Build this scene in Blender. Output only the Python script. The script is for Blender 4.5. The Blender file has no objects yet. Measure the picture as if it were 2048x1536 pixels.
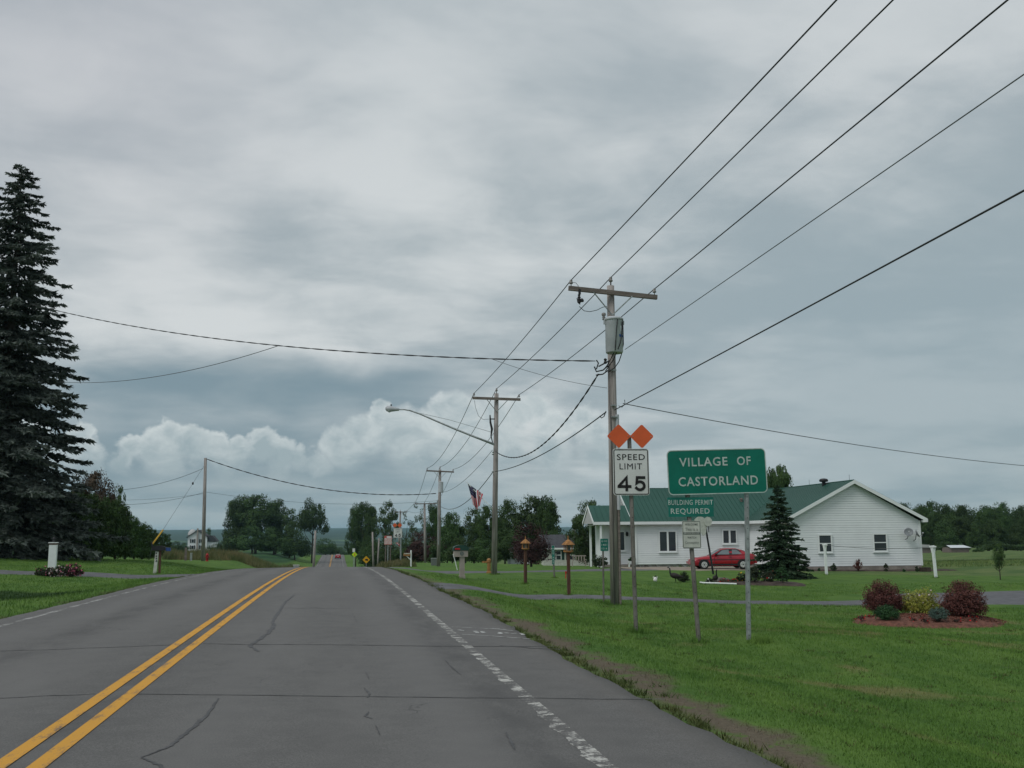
import bpy, math, random
import numpy as np
from mathutils import Vector, Matrix

random.seed(7)
RNG = np.random.default_rng(11)
scene = bpy.context.scene
COL = scene.collection

# ------------------------------------------------------------------ camera
F = 2000.0
ROLL = 0.007
EYE = Vector((0.0, 0.0, 1.35))
_u, _v = 675 - 1024, 768 - 1068
_u2 = _u * math.cos(ROLL) + _v * math.sin(ROLL)
_v2 = -_u * math.sin(ROLL) + _v * math.cos(ROLL)
PITCH = math.atan(-_v2 / F)
YAW = math.atan(-_u2 / math.hypot(F, _v2))
FH = Vector((math.sin(YAW), math.cos(YAW), 0))
_R = Vector((math.cos(YAW), -math.sin(YAW), 0))
FW = FH * math.cos(PITCH) + Vector((0, 0, math.sin(PITCH)))
_U = -FH * math.sin(PITCH) + Vector((0, 0, math.cos(PITCH)))
CR = _R * math.cos(ROLL) - _U * math.sin(ROLL)
CU = _R * math.sin(ROLL) + _U * math.cos(ROLL)
cam_data = bpy.data.cameras.new("camera")
cam_data.sensor_width = 36.0
cam_data.lens = 36.0 * F / 2048.0
cam_data.clip_start = 0.1
cam_data.clip_end = 30000.0
cam = bpy.data.objects.new("camera", cam_data)
COL.objects.link(cam)
cam.matrix_world = Matrix(((CR.x, CU.x, -FW.x, EYE.x), (CR.y, CU.y, -FW.y, EYE.y), (CR.z, CU.z, -FW.z, EYE.z), (0, 0, 0, 1)))
scene.camera = cam

# ------------------------------------------------------------------ node helper
class NT:
    def __init__(s, tree):
        s.t = tree
    def new(s, kind, **kw):
        n = s.t.nodes.new(kind)
        for k, v in kw.items():
            setattr(n, k, v)
        return n
    def put(s, sock, v):
        if v is None: return
        if hasattr(v, "links") or hasattr(v, "is_output"):
            s.t.links.new(v, sock)
        else:
            if hasattr(sock.default_value, "__len__") and len(sock.default_value) == 4 and len(v) == 3:
                v = (*v, 1)
            sock.default_value = v
    def m(s, op, a, b=None, c=None, clamp=False):
        n = s.new("ShaderNodeMath", operation=op, use_clamp=clamp)
        s.put(n.inputs[0], a); s.put(n.inputs[1], b); s.put(n.inputs[2], c)
        return n.outputs[0]
    def step(s, x, a, b, lo=0.0, hi=1.0):
        n = s.new("ShaderNodeMapRange", interpolation_type="SMOOTHSTEP")
        s.put(n.inputs[0], x); s.put(n.inputs[1], a); s.put(n.inputs[2], b); s.put(n.inputs[3], lo); s.put(n.inputs[4], hi)
        return n.outputs[0]
    def noise(s, vec, scale, detail=3.0, rough=0.55, dist=0.0):
        n = s.new("ShaderNodeTexNoise")
        if vec is not None: s.put(n.inputs["Vector"], vec)
        n.inputs["Scale"].default_value = scale; n.inputs["Detail"].default_value = detail
        n.inputs["Roughness"].default_value = rough; n.inputs["Distortion"].default_value = dist
        return n.outputs[0]
    def mix(s, f, a, b, blend="MIX"):
        n = s.new("ShaderNodeMix", data_type="RGBA", blend_type=blend)
        s.put(n.inputs[0], f); s.put(n.inputs[6], a); s.put(n.inputs[7], b)
        return n.outputs[2]
    def comb(s, x, y, z):
        n = s.new("ShaderNodeCombineXYZ")
        s.put(n.inputs[0], x); s.put(n.inputs[1], y); s.put(n.inputs[2], z)
        return n.outputs[0]
    def sep(s, v):
        n = s.new("ShaderNodeSeparateXYZ"); s.put(n.inputs[0], v)
        return n.outputs[0], n.outputs[1], n.outputs[2]
    def vscale(s, v, k):
        n = s.new("ShaderNodeVectorMath", operation="MULTIPLY"); s.put(n.inputs[0], v); n.inputs[1].default_value = k
        return n.outputs[0]

# ------------------------------------------------------------------ world: overcast sky with cumulus low down
SUN_EL, SUN_AZ = math.radians(52), math.radians(-120)
world = bpy.data.worlds.new("World")
scene.world = world
world.use_nodes = True
wt = world.node_tree
wt.nodes.clear()
w = NT(wt)
tc = w.new("ShaderNodeTexCoord")
dirv = tc.outputs["Generated"]
dx, dy, dz = w.sep(dirv)
el = w.m("MULTIPLY", w.m("ARCSINE", dz), 57.2958)
az = w.m("MULTIPLY", w.m("ARCTAN2", dx, dy), 57.2958)          # degrees clockwise from the road
sky = w.new("ShaderNodeTexSky", sky_type="NISHITA")
sky.sun_disc = False
sky.sun_elevation = SUN_EL
sky.sun_rotation = SUN_AZ
# high stratus deck, drawn on a plane overhead
zz = w.m("ADD", w.m("MAXIMUM", dz, 0.0), 0.16)
deck = w.comb(w.m("DIVIDE", dx, zz), w.m("DIVIDE", dy, zz), 0.0)
n1 = w.noise(deck, 0.75, 5, 0.5, 0.45)
n2 = w.noise(w.vscale(deck, (1.0, 1.5, 1.0)), 1.7, 5, 0.55, 0.3)
n3 = w.noise(deck, 4.2, 6, 0.6, 0.6)
nd = w.m("ADD", w.m("ADD", w.m("MULTIPLY", n1, 0.58), w.m("MULTIPLY", n2, 0.30)), w.m("MULTIPLY", n3, 0.12))
f = w.step(nd, 0.41, 0.585)
deck_col = w.mix(f, (0.345, 0.41, 0.44), (0.66, 0.695, 0.70))
zen = w.step(el, 12.0, 30.0)
deck_col = w.mix(w.m("MULTIPLY", zen, 0.35), deck_col, (0.46, 0.505, 0.545))
side = w.m("MULTIPLY", w.step(az, 4.0, -14.0), w.step(el, 6.0, 26.0))
deck_col = w.mix(w.m("MULTIPLY", side, 0.35), deck_col, (0.50, 0.49, 0.535))
# towards the east the deck turns flat blue grey
east = w.step(az, 8.0, 30.0)
low = w.step(el, 24.0, 8.0)
deck_col = w.mix(w.m("MULTIPLY", w.m("MULTIPLY", east, low), 0.75), deck_col, (0.30, 0.385, 0.425))
# dark slate gap behind the cumulus
gapn = w.noise(w.vscale(dirv, (1, 1, 3.0)), 5.0, 4, 0.55)
gap_top = w.m("ADD", 9.4, w.m("MULTIPLY", w.m("SUBTRACT", gapn, 0.5), 7.0))
gap = w.m("MULTIPLY", w.step(el, w.m("ADD", gap_top, 1.6), w.m("SUBTRACT", gap_top, 1.2)), w.step(az, 12.0, 2.0))
gap = w.m("MULTIPLY", gap, w.m("MULTIPLY_ADD", w.step(w.noise(w.vscale(dirv, (1, 1, 2.5)), 6.0, 4, 0.5), 0.35, 0.6), 0.3, 0.62))
base_col = w.mix(gap, deck_col, (0.19, 0.275, 0.325))
# light layer above the gap
# cumulus bank
PUFFS = [(165, 905, 40), (190, 916, 30), (150, 878, 30), (207, 926, 18), (262, 880, 30), (300, 878, 34), (250, 912, 24), (345, 872, 38), (390, 884, 38), (432, 896, 34), (330, 912, 36), (480, 902, 30),
         (520, 886, 34), (562, 905, 34), (602, 908, 28), (640, 914, 30), (450, 922, 34), (560, 926, 30), (690, 890, 42), (730, 862, 46), (762, 828, 34), (756, 796, 20), (795, 850, 56), (850, 850, 52),
         (880, 815, 36), (912, 802, 30), (935, 835, 48), (1000, 832, 46), (1042, 816, 38), (1080, 802, 32), (1112, 832, 42), (1162, 826, 30), (1192, 852, 36), (820, 905, 56), (905, 895, 64), (1000, 893, 64),
         (1100, 893, 56), (1205, 902, 44), (1290, 925, 36), (1096, 990, 24), (1120, 1004, 22), (1040, 1002, 16), (60, 878, 50), (105, 908, 40), (-60, 890, 56), (-150, 900, 60)]
wn = w.new("ShaderNodeTexNoise"); wn.inputs["Scale"].default_value = 22.0; wn.inputs["Detail"].default_value = 6; wn.inputs["Roughness"].default_value = 0.6
w.put(wn.inputs["Vector"], w.vscale(dirv, (1, 1, 1.2)))
wv_ = w.new("ShaderNodeVectorMath", operation="MULTIPLY_ADD"); w.put(wv_.inputs[0], wn.outputs["Color"]); wv_.inputs[1].default_value = (2.8, 2.4, 0); w.put(wv_.inputs[2], w.comb(w.m("SUBTRACT", az, 1.4), w.m("SUBTRACT", el, 0.9), 0.0))
fz_ = w.new("ShaderNodeVectorMath", operation="MULTIPLY"); w.put(fz_.inputs[0], wv_.outputs[0]); fz_.inputs[1].default_value = (1, 1, 0)
field = -1.0
for (qx, qy, qr) in PUFFS:
    u_, v_ = qx - 1024, 768 - qy
    r_ = CR * u_ + CU * v_ + FW * F
    a_ = math.degrees(math.atan2(r_.x, r_.y)); e_ = math.degrees(math.asin(r_.normalized().z)); rad = math.degrees(qr / 2022) * 1.12
    dn = w.new("ShaderNodeVectorMath", operation="DISTANCE"); w.put(dn.inputs[0], fz_.outputs[0]); dn.inputs[1].default_value = (a_, e_, 0)
    fk = w.m("MULTIPLY_ADD", dn.outputs["Value"], -1.0 / rad, 1.0)
    field = fk if field == -1.0 else w.m("SMOOTH_MAX", field, fk, 0.12)
# more cumulus all round the horizon outside the view
ring_n = w.noise(w.vscale(dirv, (1, 1, 1.6)), 3.2, 4, 0.6)
outside = w.step(w.m("ABSOLUTE", w.m("SUBTRACT", az, 10.0)), 36.0, 46.0)
fr = w.m("MULTIPLY", outside, w.m("SUBTRACT", w.m("MULTIPLY", ring_n, 2.4), w.m("MULTIPLY_ADD", w.m("ABSOLUTE", w.m("SUBTRACT", el, 5.0)), 0.16, 0.85)))
field = w.m("MAXIMUM", field, fr)
bi = w.noise(w.vscale(dirv, (1, 1, 1.7)), 24.0, 6, 0.6, 0.5)
soft = w.m("ADD", w.step(el, 5.6, 3.4, 0.24, 0.85), w.step(az, -3.0, 6.0, 0.0, 0.28))
cmask = w.m("MULTIPLY", w.step(field, -0.02, soft), w.step(el, 1.4, 4.2))
inner = w.m("ADD", w.m("MULTIPLY", w.step(field, 0.75, 0.05), 0.45), w.m("ADD", w.m("MULTIPLY", w.m("SUBTRACT", bi, 0.5), 2.5), w.step(el, 3.0, 7.5, 0.05, 0.5)))
ccol = w.mix(w.m("MULTIPLY", inner, 1.0, clamp=True), (0.34, 0.42, 0.45), (0.61, 0.665, 0.67))
base_col = w.mix(w.m("MULTIPLY", cmask, 0.93), base_col, ccol)
# pale lifted band and wisps near the horizon
hn = w.noise(w.vscale(dirv, (1, 1, 5.0)), 7.0, 5, 0.55)
hcol = w.mix(w.step(hn, 0.38, 0.66), (0.262, 0.35, 0.395), (0.40, 0.475, 0.50))
base_col = w.mix(w.m("MULTIPLY", w.step(el, 4.6, 1.2), 0.9), base_col, hcol)
base_col = w.mix(w.step(el, -0.5, -6.0), base_col, (0.22, 0.27, 0.28))
scaled = w.new("ShaderNodeVectorMath", operation="SCALE")
w.put(scaled.inputs[0], base_col); scaled.inputs["Scale"].default_value = 10.0
final = w.mix(0.96, sky.outputs[0], scaled.outputs[0])
bg = w.new("ShaderNodeBackground")
w.put(bg.inputs[0], final); bg.inputs[1].default_value = 0.1
wo = w.new("ShaderNodeOutputWorld")
wt.links.new(bg.outputs[0], wo.inputs[0])
world.cycles.sampling_method = "MANUAL"
world.cycles.sample_map_resolution = 512

sun_d = bpy.data.lights.new("sun", "SUN")
sun_d.energy = 1.45
sun_d.angle = math.radians(25)
sun_d.color = (1.0, 0.97, 0.93)
sun = bpy.data.objects.new("sun", sun_d)
COL.objects.link(sun)
_sd = Vector((math.sin(SUN_AZ) * math.cos(SUN_EL), math.cos(SUN_AZ) * math.cos(SUN_EL), math.sin(SUN_EL)))
sun.rotation_euler = _sd.to_track_quat("Z", "Y").to_euler()

vs = scene.view_settings
vs.view_transform = "Standard"
vs.look = "None"
vs.exposure = 0.0
vs.gamma = 1.0
vs.use_curve_mapping = False
scene.render.engine = "CYCLES"
scene.cycles.max_bounces = 6
scene.cycles.volume_bounces = 0
scene.cycles.use_denoising = True

# ------------------------------------------------------------------ measuring helpers (place things at their real distance)
def ray(px, py):
    return CR * (px - 1024) + CU * (768 - py) + FW * F
def at(px, py, D):
    r = ray(px, py)
    return EYE + r * (D / r.dot(FH))
def hz(px):
    return 1068 - (px - 675) * ROLL
def xy(px, D):
    p = at(px, hz(px), D)
    return p.x, p.y
def on_x(px, py, X):
    r = ray(px, py)
    return EYE + r * (X / r.x)

# ------------------------------------------------------------------ terrain height
def table(pts, lo, hi, sm):
    t = np.arange(lo, hi, 1.0)
    v = np.interp(t, [p[0] for p in pts], [p[1] for p in pts])
    k = np.exp(-0.5 * (np.arange(-3 * sm, 3 * sm + 1) / sm) ** 2); k /= k.sum()
    return t, np.convolve(np.pad(v, 3 * sm, mode="edge"), k, mode="valid")
_near = [(y, -0.00033 * max(0, y - 20) ** 2) for y in range(-100, 90, 2)]
T_ROAD = table(_near + [(190, -6.1), (240, -6.95), (300, -6.9), (395, -6.5), (430, -7.2), (600, -14), (1200, -24)], -200, 1300, 6)
T_SIDE = table([(-200, 0), (25, 0), (60, -.45), (85, -1.0), (130, -2.3), (200, -3.4), (300, -4.3), (360, -4.6), (480, -6.0), (600, -8.2), (900, -13), (2500, -21),
                (4000, 4), (6000, 33), (7000, 38), (9500, 10)], -200, 9600, 8)
XR, XL, XC = 2.6, -5.6, -1.84
def road_z(x, y):
    return np.interp(y, *T_ROAD) - 0.012 * np.abs(np.asarray(x) - XC)
CTRL = [(1268, 1268, 16.7), (1391, 1280, 15.6), (1513, 1290, 15.1), (1228, 1210, 27), (1136, 1192, 30.6), (1050, 1168, 38.5), (1108, 1155, 44), (924, 1157, 41),
        (988, 1150, 48), (821, 1134, 80), (877, 1133, 87), (851, 1133, 130), (1820, 1245, 22), (1204, 1199, 30), (1480, 1206, 28.8), (1715, 1208, 28.5), (2040, 1182, 36),
        (2040, 1222, 25.5), (1583, 1137, 61.5), (1840, 1138, 62.5), (1271, 1134, 68), (1440, 1141, 62), (1345, 1166, 42.5), (1500, 1168, 42), (1570, 1158, 47), (1640, 1148, 58.3), (1740, 1148, 58.5), (1820, 1148, 58.7),
        (1648, 1146, 54), (1865, 1155, 50), (1993, 1160, 48), (2000, 1123, 82), (2000, 1104, 150), (1850, 1104, 160), (1060, 1144, 57.6), (800, 1138, 63), (1100, 1133, 95),
        (1180, 1134, 88), (776, 1124, 110), (1000, 1128, 120), (900, 1129, 120), (108, 1135, 43), (130, 1156, 37), (318, 1150, 44), (0, 1114, 50), (150, 1117, 56),
        (330, 1120, 72), (408, 1123, 82), (-60, 1113, 56), (0, 1146, 39), (240, 1151, 40), (40, 1200, 19.5), (1700, 1330, 13.0), (2000, 1400, 10.5), (2040, 1300, 15.5),
        (1180, 1290, 14.6), (500, 1116, 130), (640, 1112, 200), (733, 1128, 150), (760, 1128, 130)]
_cx, _cy, _cr, _cs = [], [], [], []
def side_z(x, y):
    x = np.asarray(x, float); y = np.asarray(y, float)
    b = np.interp(y, *T_SIDE)
    hx = 0.5 * np.sin(x * 0.0031 + 1.3) + 0.3 * np.sin(x * 0.0083 + y * 0.002)
    b = b + hx * np.clip((y - 2500) / 3500, 0, 1) * 4.0
    right = -0.35 * np.clip((x - XR) / 3.0, 0, 1) - 0.3 * np.clip((x - 8) / 14, 0, 1) * np.clip(1 - y / 200, 0, 1)
    left = 0.12 * np.clip((XL - x - 3) / 8.0, 0, 1) - 0.12 * np.exp(-((XL - x - 2.0) / 1.2) ** 2)
    return b + np.where(x > XC, right, left)
def _resid(x, y):
    if not len(_cx): return 0.0
    num = 0.0; den = 0.25
    for a, b, r, s in zip(_cx, _cy, _cr, _cs):
        wgt = np.exp(-((x - a) ** 2 + (y - b) ** 2) / (s * s))
        num = num + wgt * r; den = den + wgt
    return num / den
def ground(x, y):
    x = np.asarray(x, float); y = np.asarray(y, float)
    d = np.maximum(x - XR, XL - x)                                  # metres outside the pavement
    wid = np.interp(y, [0, 60, 120, 260, 420], [2.2, 3.0, 6.0, 14.0, 20.0])
    t = np.clip((d - 0.05) / wid, 0, 1); t = t * t * (3 - 2 * t)
    lump = 0.018 * np.sin(x * 1.7 + 0.6 * y) * np.sin(y * 1.1 - 0.4 * x) + 0.02 * np.sin(x * .45 + 2) * np.sin(y * .37)
    rz = np.interp(y, *T_ROAD) - 0.05 - 0.012 * np.minimum(np.abs(x - XC), 4.5) - 0.03 * np.clip(-d / 0.4, 0, 1)
    t = np.maximum(t, np.clip((y - 650) / 250, 0, 1))
    return rz * (1 - t) + (side_z(x, y) + _resid(x, y) + lump * np.clip(1 - y / 150, 0, 1)) * t
_pts = []
for (px, py, D) in CTRL:
    p = at(px, py, D); _pts.append((p.x, p.y, p.z, D))
_A = np.array([[math.exp(-((p[0] - q[0]) ** 2 + (p[1] - q[1]) ** 2) / (0.22 * q[3]) ** 2) for q in _pts] for p in _pts])
_den = 0.25 + _A.sum(1)
_target = np.array([p[2] - float(side_z(p[0], p[1])) for p in _pts])
_M = _A / _den[:, None]
_sol = np.linalg.solve(_M.T @ _M + 0.0008 * np.eye(len(_pts)), _M.T @ _target)
for p, r in zip(_pts, _sol):
    _cx.append(p[0]); _cy.append(p[1]); _cr.append(float(r)); _cs.append(0.22 * p[3])
def gz(x, y):
    return float(ground(x, y))
def gpt(px, D, lift=0.0):
    x, y = xy(px, D)
    return Vector((x, y, gz(x, y) + lift))
def on_road(px, py, lift=0.0):
    r = ray(px, py); z = 0.0
    for _ in range(12):
        t = (z - EYE.z) / r.z
        p = EYE + r * t
        z = float(road_z(p.x, p.y))
    return Vector((p.x, p.y, z + lift))

# ------------------------------------------------------------------ materials
def mat(name, color, rough=0.7, var=0.15, scale=6.0, metal=0.0, bump=0.0, bscale=40.0, streak=(1, 1, 1), spec=0.3, col2=None):
    m = bpy.data.materials.new(name); m.use_nodes = True
    t = NT(m.node_tree); b = m.node_tree.nodes["Principled BSDF"]
    o = t.new("ShaderNodeTexCoord").outputs["Object"]
    v = t.vscale(o, streak)
    n = t.step(t.noise(v, scale, 4, 0.6), 0.3, 0.7)
    c2 = col2 if col2 else tuple(min(1, c * (1 + var)) for c in color)
    c1 = tuple(c * (1 - var) for c in color)
    t.put(b.inputs["Base Color"], t.mix(n, c1, c2))
    b.inputs["Roughness"].default_value = rough
    b.inputs["Metallic"].default_value = metal
    b.inputs["Specular IOR Level"].default_value = spec
    if bump:
        bn_ = t.new("ShaderNodeBump"); bn_.inputs["Strength"].default_value = bump; bn_.inputs["Distance"].default_value = 0.02
        t.put(bn_.inputs["Height"], t.noise(v, bscale, 4, 0.6))
        t.put(b.inputs["Normal"], bn_.outputs[0])
    return m
def foliage(name, c1, c2, scale=1.2, rough=0.75, trans=0.0):
    m = bpy.data.materials.new(name); m.use_nodes = True
    t = NT(m.node_tree); b = m.node_tree.nodes["Principled BSDF"]
    o = t.new("ShaderNodeTexCoord").outputs["Object"]
    oi = t.new("ShaderNodeObjectInfo")
    n = t.step(t.noise(o, scale, 4, 0.65), 0.32, 0.68)
    c = t.mix(n, c1, c2)
    hsv = t.new("ShaderNodeHueSaturation")
    t.put(hsv.inputs["Value"], t.m("MULTIPLY_ADD", oi.outputs["Random"], 0.5, 0.75))
    t.put(hsv.inputs["Hue"], t.m("MULTIPLY_ADD", oi.outputs["Random"], 0.02, 0.49))
    t.put(hsv.inputs["Color"], c)
    t.put(b.inputs["Base Color"], hsv.outputs[0])
    b.inputs["Roughness"].default_value = rough
    b.inputs["Specular IOR Level"].default_value = 0.2
    return m
def glass_dark(name, color=(0.02, 0.025, 0.03), rough=0.12):
    m = bpy.data.materials.new(name); m.use_nodes = True
    t = NT(m.node_tree); b = m.node_tree.nodes["Principled BSDF"]
    o = t.new("ShaderNodeTexCoord").outputs["Object"]
    t.put(b.inputs["Base Color"], t.mix(t.noise(o, 1.4, 2), color, tuple(c * 2.2 for c in color)))
    b.inputs["Roughness"].default_value = rough
    b.inputs["Specular IOR Level"].default_value = 0.5
    return m

M = {}
M["wood_pole"] = mat("wood_pole", (0.27, 0.25, 0.235), 0.9, 0.35, 3.0, bump=0.5, bscale=12, streak=(5, 5, 0.3))
M["wood_arm"] = mat("wood_arm", (0.17, 0.145, 0.13), 0.9, 0.3, 4.0, bump=0.4, streak=(0.4, 4, 4))
M["wire"] = mat("wire", (0.03, 0.032, 0.034), 0.6, 0.2, 1.0)
M["wire_grey"] = mat("wire_grey", (0.10, 0.11, 0.115), 0.6, 0.2, 1.0)
M["galv"] = mat("galvanised_steel", (0.33, 0.36, 0.36), 0.5, 0.25, 9.0, metal=0.5, bump=0.1)
M["rusty_post"] = mat("weathered_post", (0.20, 0.185, 0.165), 0.75, 0.35, 5.0, metal=0.15, bump=0.2, streak=(1, 1, .35), col2=(0.27, 0.26, 0.24))
M["sign_white"] = mat("sign_white", (0.66, 0.68, 0.66), 0.45, 0.04, 3.0)
M["sign_white_old"] = mat("sign_white_old", (0.50, 0.52, 0.47), 0.6, 0.12, 7.0)
M["sign_black"] = mat("sign_black", (0.02, 0.02, 0.02), 0.6, 0.1, 5.0)
M["sign_grey"] = mat("faded_print", (0.13, 0.15, 0.14), 0.7, 0.3, 20.0)
M["sign_green"] = mat("sign_green", (0.0, 0.142, 0.098), 0.42, 0.10, 2.5)
M["sign_green_old"] = mat("sign_green_old", (0.008, 0.15, 0.115), 0.5, 0.18, 4.0)
M["sign_letter"] = mat("faded_letters", (0.42, 0.50, 0.47), 0.5, 0.15, 12.0)
M["sign_orange"] = mat("sign_orange", (0.66, 0.115, 0.035), 0.5, 0.07, 5.0)
M["sign_red"] = mat("sign_red", (0.55, 0.09, 0.07), 0.6, 0.15, 9.0)
M["alu_back"] = mat("aluminium_back", (0.40, 0.43, 0.42), 0.4, 0.1, 5.0, metal=0.6)
M["siding"] = mat("white_vinyl_siding", (0.75, 0.79, 0.80), 0.6, 0.03, 1.2)
M["trim"] = mat("white_trim", (0.74, 0.78, 0.78), 0.55, 0.03, 2.0)
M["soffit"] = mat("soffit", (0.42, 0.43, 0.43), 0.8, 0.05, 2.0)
M["green_roof"] = mat("green_metal_roof", (0.022, 0.084, 0.063), 0.5, 0.10, 0.7, metal=0.1, streak=(1, 0.3, 1))
M["concrete"] = mat("concrete_foundation", (0.24, 0.215, 0.19), 0.9, 0.2, 2.0, bump=0.3)
M["glass"] = glass_dark("window_glass")
M["mulch_red"] = mat("red_mulch", (0.135, 0.058, 0.040), 0.95, 0.4, 14.0, bump=1.0, bscale=30)
M["mulch_brown"] = mat("brown_soil", (0.055, 0.04, 0.033), 0.95, 0.4, 4.0, bump=1.0, bscale=12)
M["cedar"] = mat("cedar_wood", (0.30, 0.15, 0.055), 0.8, 0.3, 8.0, bump=0.3, streak=(1, 1, .4))
M["cedar_dark"] = mat("stained_post", (0.085, 0.042, 0.028), 0.8, 0.25, 8.0, streak=(3, 3, .4))
M["car_red"] = mat("car_paint_red", (0.30, 0.007, 0.018), 0.25, 0.06, 1.5, spec=0.6)
M["car_dark"] = mat("car_black_trim", (0.015, 0.015, 0.017), 0.6, 0.2, 5)
M["car_glass"] = glass_dark("car_glass", (0.09, 0.11, 0.12), 0.08)
M["tyre"] = mat("tyre_rubber", (0.018, 0.018, 0.018), 0.9, 0.2, 8)
M["rim"] = mat("wheel_rim", (0.55, 0.56, 0.55), 0.35, 0.1, 6, metal=0.3)
M["porcelain"] = mat("insulator_grey", (0.22, 0.21, 0.20), 0.35, 0.25, 9)
M["transformer"] = mat("transformer_paint", (0.43, 0.46, 0.48), 0.45, 0.10, 3.0)
M["blue_mark"] = mat("blue_stencil", (0.04, 0.10, 0.30), 0.6, 0.1, 5)
M["sticker"] = mat("pale_stencil", (0.56, 0.60, 0.62), 0.6, 0.1, 9)
M["beige"] = mat("beige_plastic", (0.33, 0.29, 0.26), 0.6, 0.08, 4)
M["dark_green_plastic"] = mat("dark_green_plastic", (0.015, 0.05, 0.04), 0.5, 0.15, 4)
M["red_plastic"] = mat("red_plastic", (0.50, 0.02, 0.025), 0.5, 0.1, 4)
M["white_paint"] = mat("white_paint", (0.74, 0.78, 0.78), 0.55, 0.06, 5, bump=0.1)
M["black_paint"] = mat("black_paint", (0.02, 0.021, 0.024), 0.5, 0.2, 5)
M["blue_plastic"] = mat("blue_plastic", (0.03, 0.07, 0.22), 0.5, 0.15, 5)
M["yellow_plastic"] = mat("yellow_plastic", (0.50, 0.30, 0.02), 0.6, 0.1, 4)
M["dish"] = mat("dish_grey", (0.19, 0.21, 0.22), 0.5, 0.08, 4)
M["bark"] = mat("bark", (0.06, 0.05, 0.042), 0.95, 0.4, 9, bump=0.8, streak=(2, 2, .4))
M["leaf_a"] = foliage("leaf_maple", (0.022, 0.048, 0.012), (0.05, 0.095, 0.026), 5.0)
M["leaf_b"] = foliage("leaf_elm", (0.03, 0.06, 0.018), (0.065, 0.11, 0.035), 5.0)
M["leaf_red"] = foliage("leaf_burgundy", (0.028, 0.014, 0.014), (0.055, 0.026, 0.024), 5.0)
M["leaf_brown"] = foliage("leaf_copper", (0.05, 0.040, 0.028), (0.095, 0.070, 0.048), 5.0)
M["leaf_cedar"] = foliage("leaf_arborvitae", (0.018, 0.044, 0.012), (0.048, 0.092, 0.022), 5.0)
M["needle_blue"] = foliage("needles_blue_spruce", (0.028, 0.039, 0.033), (0.125, 0.148, 0.128), 0.8)
M["needle_green"] = foliage("needles_green_spruce", (0.020, 0.042, 0.024), (0.050, 0.090, 0.044), 2.2)
M["barberry"] = foliage("leaf_barberry", (0.055, 0.020, 0.018), (0.16, 0.068, 0.055), 7.0)
M["spirea"] = foliage("leaf_spirea", (0.12, 0.16, 0.02), (0.36, 0.34, 0.07), 6.0)
M["box_leaf"] = foliage("leaf_boxwood", (0.016, 0.05, 0.018), (0.04, 0.10, 0.035), 6.0)
M["blue_globe"] = foliage("leaf_blue_globe", (0.06, 0.11, 0.09), (0.14, 0.21, 0.18), 6.0)
M["dark_shrub"] = foliage("leaf_dark_shrub", (0.016, 0.028, 0.014), (0.04, 0.055, 0.026), 6.0)
M["petal_red"] = mat("petals_red", (0.55, 0.015, 0.02), 0.7, 0.3, 9)
M["petal_pink"] = mat("petals_pink", (0.50, 0.12, 0.20), 0.7, 0.4, 9)
M["petal_pale"] = mat("petals_pale", (0.62, 0.50, 0.52), 0.7, 0.2, 9)
M["petal_white"] = mat("petals_white", (0.72, 0.72, 0.70), 0.7, 0.1, 9)
M["petal_yellow"] = mat("petals_yellow", (0.60, 0.42, 0.03), 0.7, 0.2, 9)
M["tan_weed"] = foliage("dry_weeds", (0.065, 0.105, 0.03), (0.21, 0.18, 0.09), 0.22)
M["grey_shingle"] = mat("grey_shingles", (0.055, 0.058, 0.065), 0.9, 0.2, 3)
M["cream"] = mat("cream_siding", (0.50, 0.52, 0.46), 0.7, 0.06, 2)
M["lime"] = mat("lime_reflective", (0.45, 0.75, 0.02), 0.5, 0.1, 4)
M["amber"] = mat("amber_reflective", (0.62, 0.33, 0.01), 0.5, 0.1, 4)
M["hydrant_red"] = mat("hydrant_red", (0.30, 0.018, 0.02), 0.6, 0.15, 4)
M["weed_green"] = foliage("weed_green", (0.05, 0.095, 0.022), (0.13, 0.155, 0.055), 0.9)
M["flag_blue"] = mat("flag_blue", (0.02, 0.022, 0.07), 0.8, 0.15, 6)
M["flag_red"] = mat("flag_red", (0.42, 0.015, 0.03), 0.8, 0.12, 6)
M["flag_white"] = mat("flag_white", (0.60, 0.58, 0.60), 0.8, 0.08, 6)
M["goose_brown"] = mat("goose_body", (0.035, 0.03, 0.028), 0.8, 0.4, 12)
M["stone_grey"] = mat("garden_rock", (0.12, 0.11, 0.10), 0.9, 0.35, 6, bump=0.6)
M["skin_tone_wood"] = mat("varnished_wood", (0.27, 0.14, 0.05), 0.6, 0.2, 7)

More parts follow.
